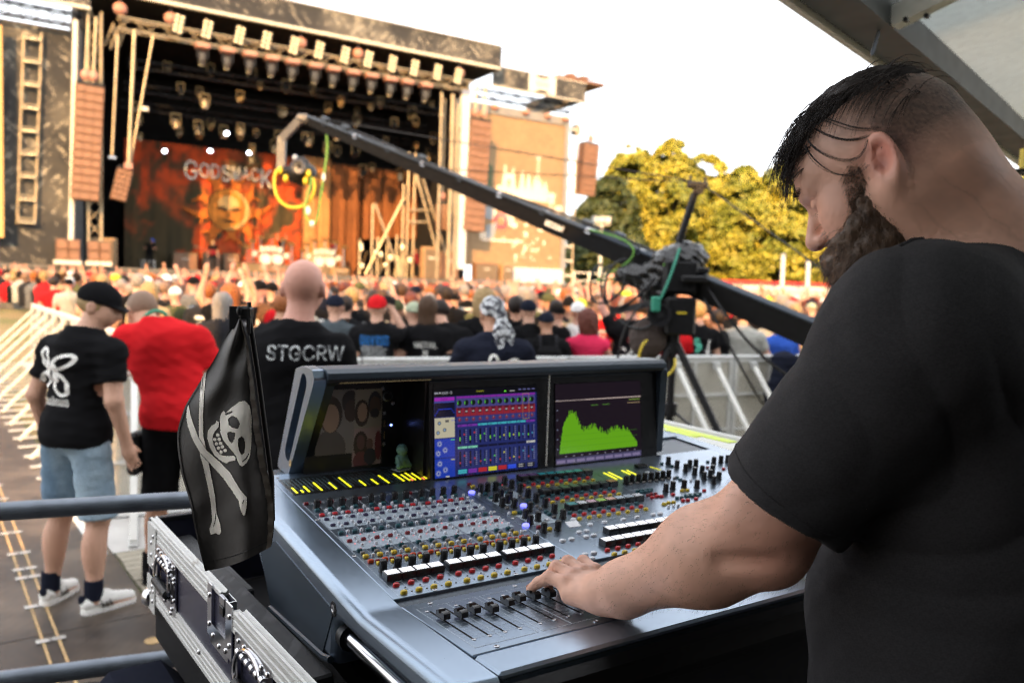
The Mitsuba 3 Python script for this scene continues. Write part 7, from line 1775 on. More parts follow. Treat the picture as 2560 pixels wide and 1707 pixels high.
def head_sdf(p):
    q = toH(p); s = q.copy(); s[:, 0] = np.abs(s[:, 0])
    cran = ell(q, (0, -.008, .030), (.080, .110, .098))
    d = [cran, ell(q, (0, .046, -.038), (.060, .056, .078)), ell(q, (0, .072, .042), (.056, .030, .038)), ell(s, (.042, .060, -.030), (.028, .032, .040)), ell(q, (0, .070, -.095), (.045, .040, .040)), ell(q, (0, -.07, -.03), (.062, .045, .06))]
    h = blend(d, .022)
    brow = cone(s, (.008, .098, .026), (.045, .084, .024), .011, .009); h = smin(h, brow, .014)
    h = smax(h, -ell(s, (.033, .104, .004), (.018, .017, .011)), .012)
    h = smin(h, ell(s, (.033, .083, .004), (.014, .014, .013)), .003)
    h = smin(h, cone(s, (.020, .093, .010), (.047, .082, .006), .004, .003), .004)
    nose = blend([cone(q, (0, .098, .010), (0, .122, -.030), .0085, .0125), ell(s, (.012, .110, -.036), (.0085, .010, .008)), ell(q, (0, .120, -.034), (.011, .011, .010))], .008)
    h = smin(h, nose, .010); h = smax(h, -ell(s, (.007, .114, -.044), (.004, .006, .004)), .003)
    h = smin(h, blend([ell(q, (0, .104, -.062), (.022, .010, .0055)), ell(q, (0, .102, -.073), (.019, .010, .006))], .003), .006)
    # ear: shell with rim, hollow, lobe
    e = (s - [.082, -.012, -.004]); ea = .22
    ce, se = math.cos(ea), math.sin(ea)
    e = np.stack([e[:, 0], ce * e[:, 1] + se * e[:, 2], -se * e[:, 1] + ce * e[:, 2]], 1)
    tilt = e[:, 0] + .35 * (e[:, 1] + .012)
    e2 = np.stack([tilt, e[:, 1], e[:, 2]], 1)
    shell = ell(e2, (0, 0, 0), (.010, .020, .034))
    shell = smin(shell, ell(e2, (-.001, .006, -.028), (.0075, .010, .012)), .008)
    rad = np.sqrt((e2[:, 1] / .0165) ** 2 + ((e2[:, 2] - .002) / .030) ** 2)
    rim = np.sqrt(((rad - .95) * .019) ** 2 + (e2[:, 0] - .0065) ** 2) - .0047
    rim = np.where(e2[:, 1] > .010, rim + .004, rim)
    shell = smax(shell, -ell(e2, (.012, .001, .000), (.0135, .0125, .0245)), .003)
    anti = np.sqrt((np.sqrt((e2[:, 1] / .010) ** 2 + ((e2[:, 2] + .004) / .017) ** 2) - 1.0) ** 2 * .012 ** 2 + (e2[:, 0] - .0015) ** 2) - .0026
    anti = np.where(e2[:, 1] > .004, anti + .006, anti)
    ear = blend([shell, rim, anti, ell(e2, (.003, .013, -.006), (.005, .005, .007))], .0025)
    ear = smax(ear, -ell(e2, (.006, .009, -.006), (.006, .004, .006)), .003)
    return smin(h, ear, .005)


NB = np.array([.605, 1.075, 1.845])                              # base of the neck
def neck_sdf(p):
    d = [cone(p, frH((0, -.030, -.03)), NB + [0, 0, -.01], .070, .084), cone(p, frH((0, -.062, -.01)), NB + .045 * -fb + [0.02, -.01, .0], .046, .066), cone(p, NB + [0, 0, .0], SL + [.05, .03, .02], .078, .062), cone(p, NB + [0, 0, .0], SR + [-.03, -.03, .02], .078, .062), cone(p, frH((-.045, .0, -.05)), NB + [-.03, -.02, -.05], .032, .034)]
    return blend(d, .045)


a_h = NR(np.array([.082, 1.310, 1.318]) - WL); n_h = NR(np.cross(np.cross(a_h, [0, 0, 1]), a_h)); s_h = NR(np.cross(a_h, n_h))   # hand: along, up, thumb side
HP3 = lambda a, s, n: WL + a_h * a * .93 + s_h * s + n_h * n
FING = {'little': [HP3(.074, -.032, .011), HP3(.109, -.043, .014), HP3(.133, -.049, .004), HP3(.153, -.053, -.009)],
        'ring': [HP3(.083, -.012, .016), HP3(.121, -.020, .025), HP3(.143, -.022, .008), HP3(.149, -.021, -.012)],
        'middle': [HP3(.087, .010, .018), HP3(.128, .007, .028), HP3(.151, .006, .008), HP3(.157, .006, -.013)],
        'index': [HP3(.084, .032, .017), HP3(.124, .035, .026), HP3(.146, .036, .007), HP3(.151, .037, -.013)]}
FR_ = {'little': (.0112, .0102, .0090, .0076), 'ring': (.0120, .0108, .0096, .0080), 'middle': (.0122, .0110, .0098, .0082), 'index': (.0112, .0100, .0088, .0076)}
def hand_op(p):
    palm = blend([cone(p, HP3(.005, -.010, .000), HP3(.078, -.026, .004), .023, .0150), cone(p, HP3(.005, .008, .000), HP3(.084, -.004, .006), .023, .0155), cone(p, HP3(.005, .012, .000), HP3(.086, .022, .006), .022, .0150), cone(p, HP3(.015, -.02, -.006), HP3(.06, -.034, -.006), .018, .015), ell(p, HP3(.035, .035, -.010), (.024, .024, .018))], .016)
    fs = []
    for k in FING:
        J_, r_ = FING[k], FR_[k]
        f = blend([cone(p, J_[i], J_[i + 1], r_[i], r_[i + 1]) for i in range(3)], .004)
        f = smin(f, ell(p, J_[0] + n_h * .002, (.0115, .0115, .0105)), .006); f = smin(f, ell(p, J_[1] + n_h * .001, (r_[1] * 1.06,) * 3), .003)
        fs.append(f)
    th = blend([cone(p, HP3(.020, .030, -.008), HP3(.060, .062, -.010), .019, .0135), cone(p, HP3(.060, .062, -.010), HP3(.098, .068, -.014), .0130, .0105)], .006)
    return smin(smin(palm, blend(fs, .0025), .010), th, .014)


def arm_l(p):
    u = NR(WL - EL); M1 = EL * .68 + WL * .32
    d = [cone(p, SL, EL, .078, .062), cone(p, EL, M1, .059, .063), cone(p, M1, WL * .88 + EL * .12, .063, .036), cone(p, WL * .9 + EL * .1, HP3(.012, 0, 0), .0355, .031)]
    a = blend(d, .035)
    a = smin(a, ell(p, EL + [.018, -.028, -.018], (.032, .030, .032)), .028)           # point of the elbow
    a = smin(a, cone(p, EL + [-.03, -.028, .03], M1 + [.005, -.02, .012], .026, .034), .03)   # brachioradialis
    a = smax(a, -cone(p, [.272, .985, 1.462], [.338, .945, 1.478], .010, .007), .016)
    a = smin(a, ell(p, [.335, .985, 1.512], (.030, .026, .024)), .022)
    a = smin(a, ell(p, WL + n_h * .012 - s_h * .022, (.012, .012, .010)), .016)
    return a
def arm_r(p): return blend([cone(p, SR, ER, .072, .056), cone(p, ER, WR, .056, .034), hand_sdf(p, WR, ER)], .025)
def trunk(p, o=0.0):
    b = toB(p)
    return blend([ell(b, (0, .0, .12), (.215 + o, .150 + o, .24 + o)), ell(b, (0, .035, -.14), (.205 + o, .185 + o, .24 + o)), ell(b, (0, .0, -.36), (.195 + o, .155 + o, .2 + o)), cone(p, SL + .02 * rb, SR - .02 * rb, .085 + o, .085 + o)], .07)
LEG = [(TC2 + RB_ @ [s * .10, 0, -.45], TC2 + RB_ @ [s * .13, .03, -.82], TC2 + RB_ @ [s * .15, -.02, -1.115]) for s in (-1, 1)]
def legs(p, o=0.0): return blend([x for h_, k_, a_ in LEG for x in (cone(p, h_, k_, .10 + o, .07 + o), cone(p, k_, a_, .068 + o, .045 + o), cone(p, a_ + [0, 0, -.04], a_ + fb * .15 + [0, 0, -.045], .045, .036))], .03)
def skin_op(p):
    d = smin(trunk(p), legs(p), .04); d = smin(d, neck_sdf(p), .04)
    d = smin(d, arm_r(p), .03); d = smin(d, smin(arm_l(p), hand_op(p), .014), .03)
    return smin(d, head_sdf(p), .022)


lo_, hi_ = np.array([-.02, .72, .28]), np.array([1.10, 1.80, 2.14])
nd = NR(frH((0, -.03, -.05)) - NB)
cutp = lambda p: (p - NB) @ nd + .025
bm1 = isomesh(lambda p: smax(skin_op(p), cutp(p), .001), lo_, hi_, .0058)
hb_ = lambda p: smin(smin(trunk(p), neck_sdf(p), .04), head_sdf(p), .022)
bm2 = isomesh(lambda p: smax(hb_(p), -cutp(p), .001), [.28, .88, 1.76], [.86, 1.34, 2.14], .0030)
bm = cat(bm1, bm2)
# skin colours plus painted shade in ear hollow and neck creases: shaved stubble, reddened ear, elbow and knuckles, lips, freckled forearm
V = bm.vertices; q = toH(V); n1 = meshkit.fbm(V * 38, 3, 4); n2 = meshkit.noise(V * 420, 2); n3 = meshkit.fbm(V * 130, 2, 7)
C = np.tile([.62, .345, .245], (len(V), 1)) * (.86 + .28 * n1[:, None]) * (.94 + .12 * n3[:, None])
w = lambda d, r_: np.exp(-(d / r_) ** 2)[:, None]
lerp = lambda C, c, t: C * (1 - t) + np.asarray(c) * t
dist = lambda P: np.linalg.norm(V - P, axis=1)
C = lerp(C, (.50, .20, .14), .55 * w(dist(EL + [.01, -.05, .0]), .06)); C = lerp(C, (.60, .20, .15), .75 * w(dist(frH((-.088, -.018, .004))), .030)); C = lerp(C, (.22, .06, .045), .6 * w(dist(frH((-.082, -.006, -.006))), .010)); C = lerp(C, (.50, .20, .14), .35 * w(dist(frH((-.04, .07, -.02))), .045)); C = lerp(C, (.52, .23, .16), .4 * w(dist(frH((0, .12, -.034))), .02))  # includes a dark spot that paints shade into the ear hollow
for k in FING:
    for P in FING[k][:2]: C = lerp(C, (.52, .24, .17), .5 * w(dist(P + n_h * .01), .012))
st = np.clip((q[:, 2] - (.028 + .55 * np.clip(q[:, 1] - .02, 0, 1) - .10 * np.clip(-q[:, 1] - .02, 0, 1))) / .03, 0, 1)
st = np.where(q[:, 1] < -.02, np.clip((q[:, 2] + .055 + .15 * (q[:, 1] + .02)) / .06, 0, 1), st) * (np.abs(q).max(1) < .16)
st = st * (np.linalg.norm(q / [.088, .118, .115] - [0, -.07, .28], axis=1) < 1.14) * (q[:, 1] < .075)
ear_ = (np.abs(q[:, 0]) > .0835)
st = np.where(ear_, 0, st)
C = lerp(C, (.030, .023, .019), (np.clip(st, 0, 1) * (.70 + .3 * n2))[:, None] * np.clip(.42 + .75 * np.clip(-q[:, 1] + .03, 0, .09) / .09, 0, .97)[:, None])
fold = np.clip(1 - np.abs(np.sin((V @ NR([.55, -.35, .75])) * 75 + 2 * n1)) * 5, 0, 1) * (w(dist(NB + [-.05, -.07, .05]), .07)[:, 0])  # dark lines that paint crease shade onto the neck
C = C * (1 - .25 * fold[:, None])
hair_pat = meshkit.noise(V * [260, 260, 90], 9) * (w(dist(EL * .5 + WL * .5), .13)[:, 0])
C = C * (1 - .28 * np.clip(hair_pat - .35, 0, 1)[:, None])
tat = (dist((ER + WR) / 2) < .16) & (meshkit.fbm(V * 45, 3, 12) > .5)
C[tat] = C[tat] * .35 + np.array([.03, .04, .045])
def b_skin(p, n, uv):
    dx, dy, dz = p.x - .335, p.y - 1.0, p.z - 1.485; r2 = dx * dx + dy * dy + dz * dz
    w = fbm(p.x * 30, p.y * 30, p.z * 30); cr = dr.sin((dx * .7 - dz * .75 + .012 * w) * 1150) * dr.exp(-r2 / .0014) * .4 * w
    hx, hy, hz = p.x - .19, p.y - 1.16, p.z - 1.35; wr = dr.sin((-hx * .55 + hy * .8 + .006 * w) * 700) * dr.exp(-(hx * hx + hy * hy + hz * hz) / .0010) * .5
    return .5 * noise(p.x * 900, p.y * 900, p.z * 900) + 1.3 * fbm(p.x * 190, p.y * 190, p.z * 150) + cr + .8 * wr
scene['operator_skin'] = {'type': 'twosided', 'bsdf': {'type': 'bumpmap', 'arbitrary': {**mikit.proc(b_skin, 6e-4)}, 'scale': .0006, 'bsdf': {'type': 'principled', 'base_color': VC, 'roughness': .46, 'specular': .42}}}
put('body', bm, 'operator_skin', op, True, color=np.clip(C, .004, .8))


# black T-shirt
hl = SL + (EL - SL) * .80; hr = SR + (ER - SR) * .72
def shirt_op(p):
    b = toB(p)
    d = trunk(p, .020)
    d = smin(d, blend([ell(b, (0, .03, -.33), (.222, .195, .22)), cone(p, NB + [0, 0, -.05], SL + [.04, .03, .0], .092, .092), cone(p, NB + [0, 0, -.05], SR, .092, .09)], .05), .05)
    ul = NR(EL - SL); Ll = np.linalg.norm(EL - SL); ur = NR(ER - SR)
    sl_ = smax(cone(p, SL, SL + ul * Ll * 1.1, .100, .083), (p - SL) @ ul - Ll * .80 + .010 * np.sin(p[:, 1] * 30), .004); sr_ = smax(cone(p, SR, ER, .09, .082), (p - hr) @ ur, .004)
    d = smin(smin(d, sl_, .05), sr_, .03)
    u = p @ NR([.75, .1, -.66]); v_ = p @ NR([.5, -.2, .85])
    near = np.exp(-(np.linalg.norm(p - (SL * .55 + TC2 * .45 + [0, 0, .02]), axis=1) / .22) ** 2)
    fw_ = np.sin(u * 34 + 4 * np.sin(v_ * 8) + 2 * np.sin(p[:, 2] * 15)); d = d + .010 * (1 - np.abs(fw_) ** .7) * near - .004 * near + .006 * wob(p * [1, 1, 1.6], 9, 31) + .0028 * wob(p, 24, 32)
    d = smax(d, -(smax(np.linalg.norm((p - NB) - ((p - NB) @ nd)[:, None] * nd - 0 * nd, axis=1) - .098, -((p - NB) @ nd + .030 - .20 * ((p - NB) @ -fb)), .02)), .006)
    return smax(d, 1.02 - p[:, 2], .01)
def c_tee(p, n, uv): return mi.Color3f(.030, .0288, .0305) * (.75 + .5 * noise(p.x * 700, p.y * 700, p.z * 700)) * (.85 + .3 * fbm(p.x * 10, p.y * 10, p.z * 10))
bsdf('tee_cloth', mikit.proc(c_tee), .9, specular=.12, sheen=.12)
tee = isomesh(shirt_op, lo_ - .05, hi_ + .08, .0062)
put('tshirt', tee, 'tee_cloth', op, True)
def grad(fn, P, e=.003): return np.stack([(fn(P + e * np.eye(3)[i]) - fn(P - e * np.eye(3)[i])) / (2 * e) for i in range(3)], -1)
def snap(fn, P, off=.001):
    for _ in range(5):
        g_1 = grad(fn, P); P = P - (fn(P) - off)[:, None] * g_1 / np.maximum((g_1 ** 2).sum(1), .3)[:, None]
    return P
# seams: shoulder, sleeve hem; ribbed collar found where the neck hole cuts the cloth
cx, cy, _ = basis(nd)
an = np.linspace(0, 2 * math.pi, 90)
ringp = NB + nd * -.01 + (.100 * np.cos(an))[:, None] * cx + (.100 * np.sin(an))[:, None] * cy
for _ in range(3):
    ringp = snap(shirt_op, ringp, .001); rel = ringp - NB; ax = rel @ nd; rad = rel - ax[:, None] * nd; ringp = NB + ax[:, None] * nd + rad / np.linalg.norm(rad, axis=1)[:, None] * .104
ringp = snap(shirt_op, ringp, .0005)
put('collar_seam', tube(ringp, .0028, 6, False), 'tee_cloth', op, True)
sm_ = snap(shirt_op, np.array([NB + (SL + np.array([-.02, -.0, .09]) - NB) * t for t in np.linspace(.30, 1.0, 30)]), .0008); put('shoulder_seam', tube(sm_, .0026, 6), 'tee_cloth', op, True)
ul = NR(EL - SL); ax_, ay_, _ = basis(ul)
ah_ = SL + ul * .02; arm_hole = snap(shirt_op, np.array([ah_ + .11 * (math.cos(a) * ax_ + math.sin(a) * ay_) for a in np.linspace(0, 2 * math.pi, 70)]), .0004)
for k_ in (-.016,):
    hp = np.array([SL + ul * (np.linalg.norm(EL - SL) * .80 + k_) + .09 * (math.cos(a) * ax_ + math.sin(a) * ay_) for a in np.linspace(0, 2 * math.pi, 70)]); put('hem_stitch', tube(snap(shirt_op, hp, .0002), .0011, 5, False), 'tee_cloth', op, True)
put('trousers', isomesh(lambda p: smax(smax(smin(legs(p, .018), ell(toB(p), (0, 0, -.42), (.205, .16, .16)), .05), .36 - p[:, 2], .01), p[:, 2] - 1.16, .01), lo_ - .05, [1.1, 1.85, 1.25], .012), 'wear_black', op, True)


# hair: a dark undercut mop combed forward, loose strands, brows and a full beard, strand by strand
rs = np.random.default_rng(12)
def strands(roots, dirs, L, n, grav, keep, r0, curl=0.0, stiff=.75, r1=.25):
    """grows vectorised strands: roots and directions in world space"""
    P = [roots]; d = dirs.copy(); ph = rs.uniform(0, 6.28, len(roots)); rnd = rs.normal(size=roots.shape)
    for i in range(n):
        d = d * stiff + (1 - stiff) * np.array([0, 0, -1.0]) * grav + curl * (np.sin(ph + i * 1.9)[:, None] * rnd)
        d /= np.linalg.norm(d, axis=1)[:, None]
        x = P[-1] + d * (L / n)[:, None]
        s = keep(x); g_1 = grad(keep, x); push = np.clip(.0035 - s, 0, .02)
        x = x + push[:, None] * g_1 / np.maximum(np.linalg.norm(g_1, axis=1), .3)[:, None]
        P.append(x)
    P = np.stack(P, 1); k, m = P.shape[:2]
    t = np.gradient(P, axis=1); t /= np.linalg.norm(t, axis=2, keepdims=True) + 1e-9
    a = np.cross(t, [.3, .5, .81]); a /= np.linalg.norm(a, axis=2, keepdims=True) + 1e-9; b = np.cross(t, a)
    rr = (r0 * np.linspace(1, r1, m))[None, :, None]
    ring = np.stack([P + rr * (math.cos(q_) * a + math.sin(q_) * b) for q_ in (0, 2.094, 4.189)], 2).reshape(-1, 3)
    base = (np.arange(k)[:, None] * m + np.arange(m - 1)[None]).reshape(-1) * 3
    F = []
    for j in range(3):
        j1 = (j + 1) % 3; F += [np.stack([base + j, base + j1, base + 3 + j1], 1), np.stack([base + j, base + 3 + j1, base + 3 + j], 1)]
    return trimesh.Trimesh(ring, np.vstack(F), process=False)


cran = lambda p: ell(toH(p), (0, -.008, .030), (.082, .113, .101))
def mop(p):
    q = toH(p)
    d = ell(q, (0, -.004, .042), (.074, .108, .098)) + .012 * wob(q * [2.2, .8, 1], 40, 41)
    edge = q[:, 2] - (.088 - .20 * np.clip(np.abs(q[:, 1]) - .05, 0, 1) * (q[:, 1] < 0) - .30 * np.clip(q[:, 1] - .04, 0, 1))
    return smax(d, -edge, .012)
put('hair', isomesh(mop, HC - .17, HC + .19, .005), 'hair_dark', op, True, label='dark hair on top, shaved at the sides')
n = 1500
qr = np.column_stack([rs.uniform(-.058, .058, n), rs.uniform(-.085, .075, n), np.zeros(n)])
qr[:, 2] = .042 + .098 * np.sqrt(np.clip(1 - (qr[:, 0] / .074) ** 2 - ((qr[:, 1] + .004) / .108) ** 2, .02, 1)) - .004
dq = np.column_stack([rs.normal(-.25, .35, n), rs.normal(1.0, .25, n), rs.normal(.10, .2, n)])
back = rs.random(n) < .12; dq[back] = np.column_stack([rs.normal(0, .3, back.sum()), rs.normal(-1, .2, back.sum()), rs.normal(.35, .2, back.sum())])
L = np.where(back, rs.uniform(.025, .06, n), rs.uniform(.045, .085, n))
put('hair_strands', strands(frH(qr), (dq / np.linalg.norm(dq, axis=1)[:, None]) @ HR_.T, L, 8, .8, cran, .00065, .05, .76), 'hair_dark', op, True, kind='stuff')
n = 260   # fringe hanging before the brow and wet locks over the temple
qr = np.column_stack([rs.uniform(-.062, .055, n), rs.uniform(.060, .088, n), np.zeros(n)]); qr[:, 2] = .085 + rs.uniform(-.006, .012, n)
dq = np.column_stack([rs.normal(-.15, .2, n), rs.normal(.9, .2, n), rs.normal(.15, .15, n)])
put('fringe', strands(frH(qr), (dq / np.linalg.norm(dq, axis=1)[:, None]) @ HR_.T, rs.uniform(.035, .075, n), 9, 1.3, cran, .0007, .06, .62), 'hair_dark', op, True, kind='stuff')
lk = []
for k, (a, b, c, e) in enumerate((((-.060, .050, .085), (-.080, .038, .040), (-.083, .012, .018), (-.084, -.010, .030)), ((-.058, .040, .092), (-.079, .020, .055), (-.084, .000, .038), (-.0845, -.014, .034)), ((-.062, .058, .075), (-.078, .050, .030), (-.081, .030, .004), (-.084, .004, .002)), ((-.055, .030, .098), (-.077, .008, .070), (-.084, -.012, .045), (-.085, -.028, .036)))):
    for j in range(4):
        o = rs.normal(0, .0018, 3); lk.append(tube(frH(spline(np.array([a, b, c, e]) + o * [[.3], [1], [1], [1.2]], 14)), np.linspace(.00055, .0003, 14), 4))
put('loose_locks', cat(lk), 'hair_dark', op, True, kind='stuff')
put('eyebrow', strands(frH(np.column_stack([-rs.uniform(.010, .050, 90), .107 - .30 * np.linspace(.0, .050, 90), .031 + rs.uniform(-.003, .003, 90)])), np.tile(NR(HR_ @ [-.8, .3, .25]), (90, 1)) + rs.normal(0, .15, (90, 3)), rs.uniform(.005, .009, 90), 3, .3, head_sdf, .0004), 'hair_dark', op, True)
bsdf('beard_hair', grime((.075, .042, .024), .5, 90), .5)
def beard(p):
    q = toH(p); s = q.copy(); s[:, 0] = np.abs(s[:, 0]); y, z = q[:, 1], q[:, 2]
    t = .0035 + .017 * np.clip((-.02 - z) / .07, 0, 1)
    d = head_sdf(p) - t
    d = smax(d, z - np.interp(y, [.0, .020, .045, .075, .11], [.004, -.004, -.034, -.050, -.054]), .008)
    d = smax(d, np.interp(z, [-.15, -.10, -.05, .02], [.010, .004, .010, .018]) - y, .010)
    d = smax(d, -ell(q, (0, .118, -.068), (.022, .020, .0065)), .004)
    d = smax(d, s[:, 0] - .0815, .003)
    ch = frH((0, .082, -.108))
    d = smin(d, blend([cone(p, ch, ch + [.014, -.006, -.095], .038, .026), cone(p, frH((-.042, .045, -.098)), ch + [.030, -.024, -.075], .030, .024), cone(p, frH((.042, .045, -.098)), ch + [.030, .02, -.075], .030, .024)], .02), .02)
    return d + .0045 * wob(q, 75, 43) + .003 * wob(q * [1, 1, .5], 160, 44)
put('beard', isomesh(beard, HC - .26, HC + .16, .0045), 'beard_hair', op, True, label='full brown beard')
bv = isomesh(beard, HC - .26, HC + .16, .010).vertices; bv = bv[rs.integers(0, len(bv), 5200)] + rs.normal(0, .003, (5200, 3))
gb = grad(beard, bv); gb /= np.linalg.norm(gb, axis=1)[:, None] + 1e-9
put('beard_strands', strands(bv - gb * .003, gb * .8 + rs.normal(0, .35, bv.shape) + [.0, 0, -.9], rs.uniform(.008, .024, len(bv)), 5, .9, lambda p: head_sdf(p) - .001, .00042, .38, .8), 'beard_hair', op, True, kind='stuff')
# sideburn stubble strands from ear to beard
n = 1500; t_ = rs.random(n) ** .6; qs = np.column_stack([-.080 - 0 * t_, .030 + rs.uniform(-.016, .012, n) + .012 * t_, .018 - .085 * t_])
qs = snap(head_sdf, frH(qs), .0); put('sideburn', strands(qs, grad(head_sdf, qs) * .5 + rs.normal(0, .2, qs.shape) + [-.1, 0, -.9], rs.uniform(.004, .010, n), 4, .8, head_sdf, .00026, .2, .8), 'beard_hair', op, True, kind='stuff')
# nail of the little finger
for k in FING:
    a, b = FING[k][2], FING[k][3]; u = NR(b - a); m = trimesh.creation.icosphere(subdivisions=2); m.apply_scale((.0052, .0068, .0012)); up = NR(np.cross(np.cross(u, n_h if k == 'little' else a_h), u)); m.apply_transform(mat4(np.cross(u, up), u, up, b + up * (FR_[k][3] * .88)))
    put('fingernail', m, 'skin_rosy', op, True)

# fine dark hairs along the forearm and upper arm
n = 1500; k_ = rs.integers(0, len(bm1.vertices), 60000); v_ = bm1.vertices[k_]
t1 = ((v_ - EL) @ NR(WL - EL)) / np.linalg.norm(WL - EL); okk = (t1 > -.25) & (t1 < .93) & (np.abs(arm_l(v_)) < .004) & (np.linalg.norm(v_ - (EL + WL) / 2, axis=1) < .24)
v_ = v_[okk][:n]; gv = grad(arm_l, v_); gv /= np.linalg.norm(gv, axis=1)[:, None] + 1e-9
along = NR(WL - EL) * .9 + np.array([0, 0, -.5])
put('arm_hair', strands(v_ + rs.normal(0, .001, v_.shape), gv * .12 + along + rs.normal(0, .25, v_.shape), rs.uniform(.005, .010, len(v_)), 3, .2, arm_l, .00010, .1, .9), 'hair_brown', op, True, kind='stuff')
# ---------------------------------------------------------------- camera crane
cr = thing('camera_crane', 'long black camera crane arm on a tripod, its remote head hanging before the stage', 'camera crane')
PV, TIP, TAIL = np.array([1.32, 6.5, 1.91]), np.array([-2.39, 9.0, 3.56]), np.array([2.55, 5.67, 1.36])
ua = NR(TIP - PV); la = np.cross(ua, [0, 0, 1]); la = NR(la); va = np.cross(la, ua)
def arm_at(t): return PV + (TIP - PV) * t
def section(P, w, h): return [P + la * w + va * h * .5, P - la * w + va * h * .5, P - va * h * .5]
def beam(Pa, wa, ha, Pb, wb, hb): return hull(section(Pa, wa, ha) + section(Pb, wb, hb))
bsdf('crane_black', grime((.007, .007, .008), .3, 20), .5, specular=.25)
bsdf('crane_tube', (.035, .045, .06), .3, metallic=.5)
for t0, t1, w0, w1 in ((.0, .5, .104, .088), (.5, .98, .088, .052)):
    put('arm_skin', beam(arm_at(t0), w0 * .62, w0 * 1.55, arm_at(t1), w1 * .62, w1 * 1.55), 'crane_black', cr)
put('rear_arm', beam(PV, .075, .185, TAIL, .080, .20), 'crane_black', cr)
put('top_tube', cat([tube([arm_at(0) + la * s * .078 + va * .095, arm_at(.5) + la * s * .066 + va * .081, arm_at(.98) + la * s * .043 + va * .053], .016, 8) for s in (-1, 1)] + [tube([PV + la * s * .078 + va * .098, TAIL + la * s * .082 + va * .105], .016, 8) for s in (-1, 1)]), 'crane_tube', cr, 40)
for i in range(9):
    t = .08 + i * .105; w = .11 - .055 * t
    k = put('joint_clamp', cat(bar(arm_at(t) - la * w * .8 + va * w * .82, arm_at(t) + la * w * .8 + va * w * .82, .05, .04, va), ellip(arm_at(t) - la * w * .75 + va * w * .95, (.028, .028, .024), 1)), 'steel' if i % 2 else 'crane_tube', cr)
put('number_plate', bar(arm_at(.255) - la * .072 + va * .01 - ua * .10, arm_at(.255) - la * .072 + va * .01 + ua * .10, .006, .05, va), 'print_worn', cr)
# cables along and under the arm
bsdf('cable_green', (.10, .26, .03), .5); bsdf('cable_yellow', (.62, .46, .03), .45)
put('stay_cable', cat(rod((1.44, 6.38, 2.665), arm_at(.97) + va * .06, .006, n=5), rod((1.44, 6.38, 2.665), arm_at(.55) + va * .1, .005, n=5)), 'black_plastic', cr)
put('rear_stay', rod((1.44, 6.38, 2.665), TAIL + (TAIL - PV) * .8, .006, n=5), 'black_plastic', cr)
put('signal_cable', tube(spline([arm_at(.9) + va * .08, arm_at(.7) + va * .105 - la * .05, arm_at(.5) + va * .09 - la * .06, arm_at(.3) + va * .12, arm_at(.1) + va * .14 - la * .07, PV + [0, -.1, .12]], 60), .011, 6), 'black_plastic', cr, 40)
put('arm_fittings', cat([cbox(-.05, .05, -.03, .03, 0, .05, .01).apply_transform(mat4(ua, la, va, arm_at(t) + va * (.125 - .06 * t))) for t in (.93, .86, .62, .2, .13)]), 'crane_tube', cr, kind='stuff')
# mast, pivot housing, plastic covers, tripod
put('mast', tube([PV + [-.02, -.0, .22], (1.405, 6.40, 2.58)], .030, 10), 'black_metal', cr, 40)
put('mast_head', cat(cbox(1.34, 1.50, 6.35, 6.42, 2.62, 2.67, .01), rod((1.43, 6.34, 2.60), (1.43, 6.44, 2.60), .035, n=10), rod((1.36, 6.38, 2.66), (1.36, 6.38, 2.72), .012), rod((1.48, 6.38, 2.66), (1.48, 6.38, 2.71), .012)), 'black_metal', cr)
def cover(p):
    c = p - PV
    d = blend([ell(c, (-.04, -.02, .10), (.20, .17, .15)), ell(c, (-.28, .1, .02), (.22, .15, .10)), ell(c, (.06, -.03, .16), (.17, .15, .14)), ell(c, (-.15, .02, -.10), (.16, .14, .14))], .06)
    return d + .030 * wob(p * [1, 1, 1.3], 16, 51) + .012 * wob(p, 38, 52)
bsdf('bin_liner', (.006, .006, .007), .22, specular=.6)
put('plastic_cover', isomesh(cover, PV - .65, PV + .5, .016), 'bin_liner', cr, True, label='shiny black plastic sheet wrapped over the pivot')
put('housing', cat(cbox(1.17, 1.46, 6.30, 6.58, 1.78, 2.06, .03), cbox(1.20, 1.44, 6.28, 6.58, 1.46, 1.76, .02)), 'black_plastic', cr)
put('fan_hub', mv(cat(lathe([(.095, 0), (.095, .03), (.07, .03), (.07, .01), (.03, .01), (.03, .035), (0, .035)], 20)), tr(1.14, 6.25, 1.62) @ rx(math.pi / 2)), 'black_metal', cr, 40)
put('yellow_label', cbox(1.285, 1.36, 6.272, 6.279, 1.63, 1.645, .001), 'cable_yellow', cr)
bsdf('strap_green', (.02, .20, .13), .6)
put('strap', cat(tube(spline([(1.29, 6.32, 2.14), (1.24, 6.26, 2.0), (1.18, 6.22, 1.84), (1.12, 6.22, 1.70)], 16), .012, 6), cbox(1.07, 1.14, 6.19, 6.25, 1.64, 1.76, .012)), 'strap_green', cr)
put('control_box', cat(cbox(1.30, 1.50, 6.22, 6.29, 1.88, 1.93, .01), cbox(1.42, 1.52, 6.26, 6.5, 1.95, 2.0, .01)), 'black_plastic', cr)
bsdf('net_bag', (.05, .035, .03), .8)
put('net_bag', isomesh(lambda p: ell(p, (1.09, 6.42, 1.42), (.15, .12, .17)) + .012 * wob(p, 24, 54), (.9, 6.2, 1.2), (1.3, 6.6, 1.65), .016), 'net_bag', cr, True)
put('yoke', cat(rod((1.30, 6.45, 1.30), (1.30, 6.45, 1.55), .055, n=12), cbox(1.2, 1.4, 6.4, 6.5, 1.52, 1.58, .01), bar((1.15, 6.3, 1.72), (.80, 6.5, 1.62), .04, .05)), 'black_metal', cr)
AP = np.array([1.30, 6.45, 1.44])
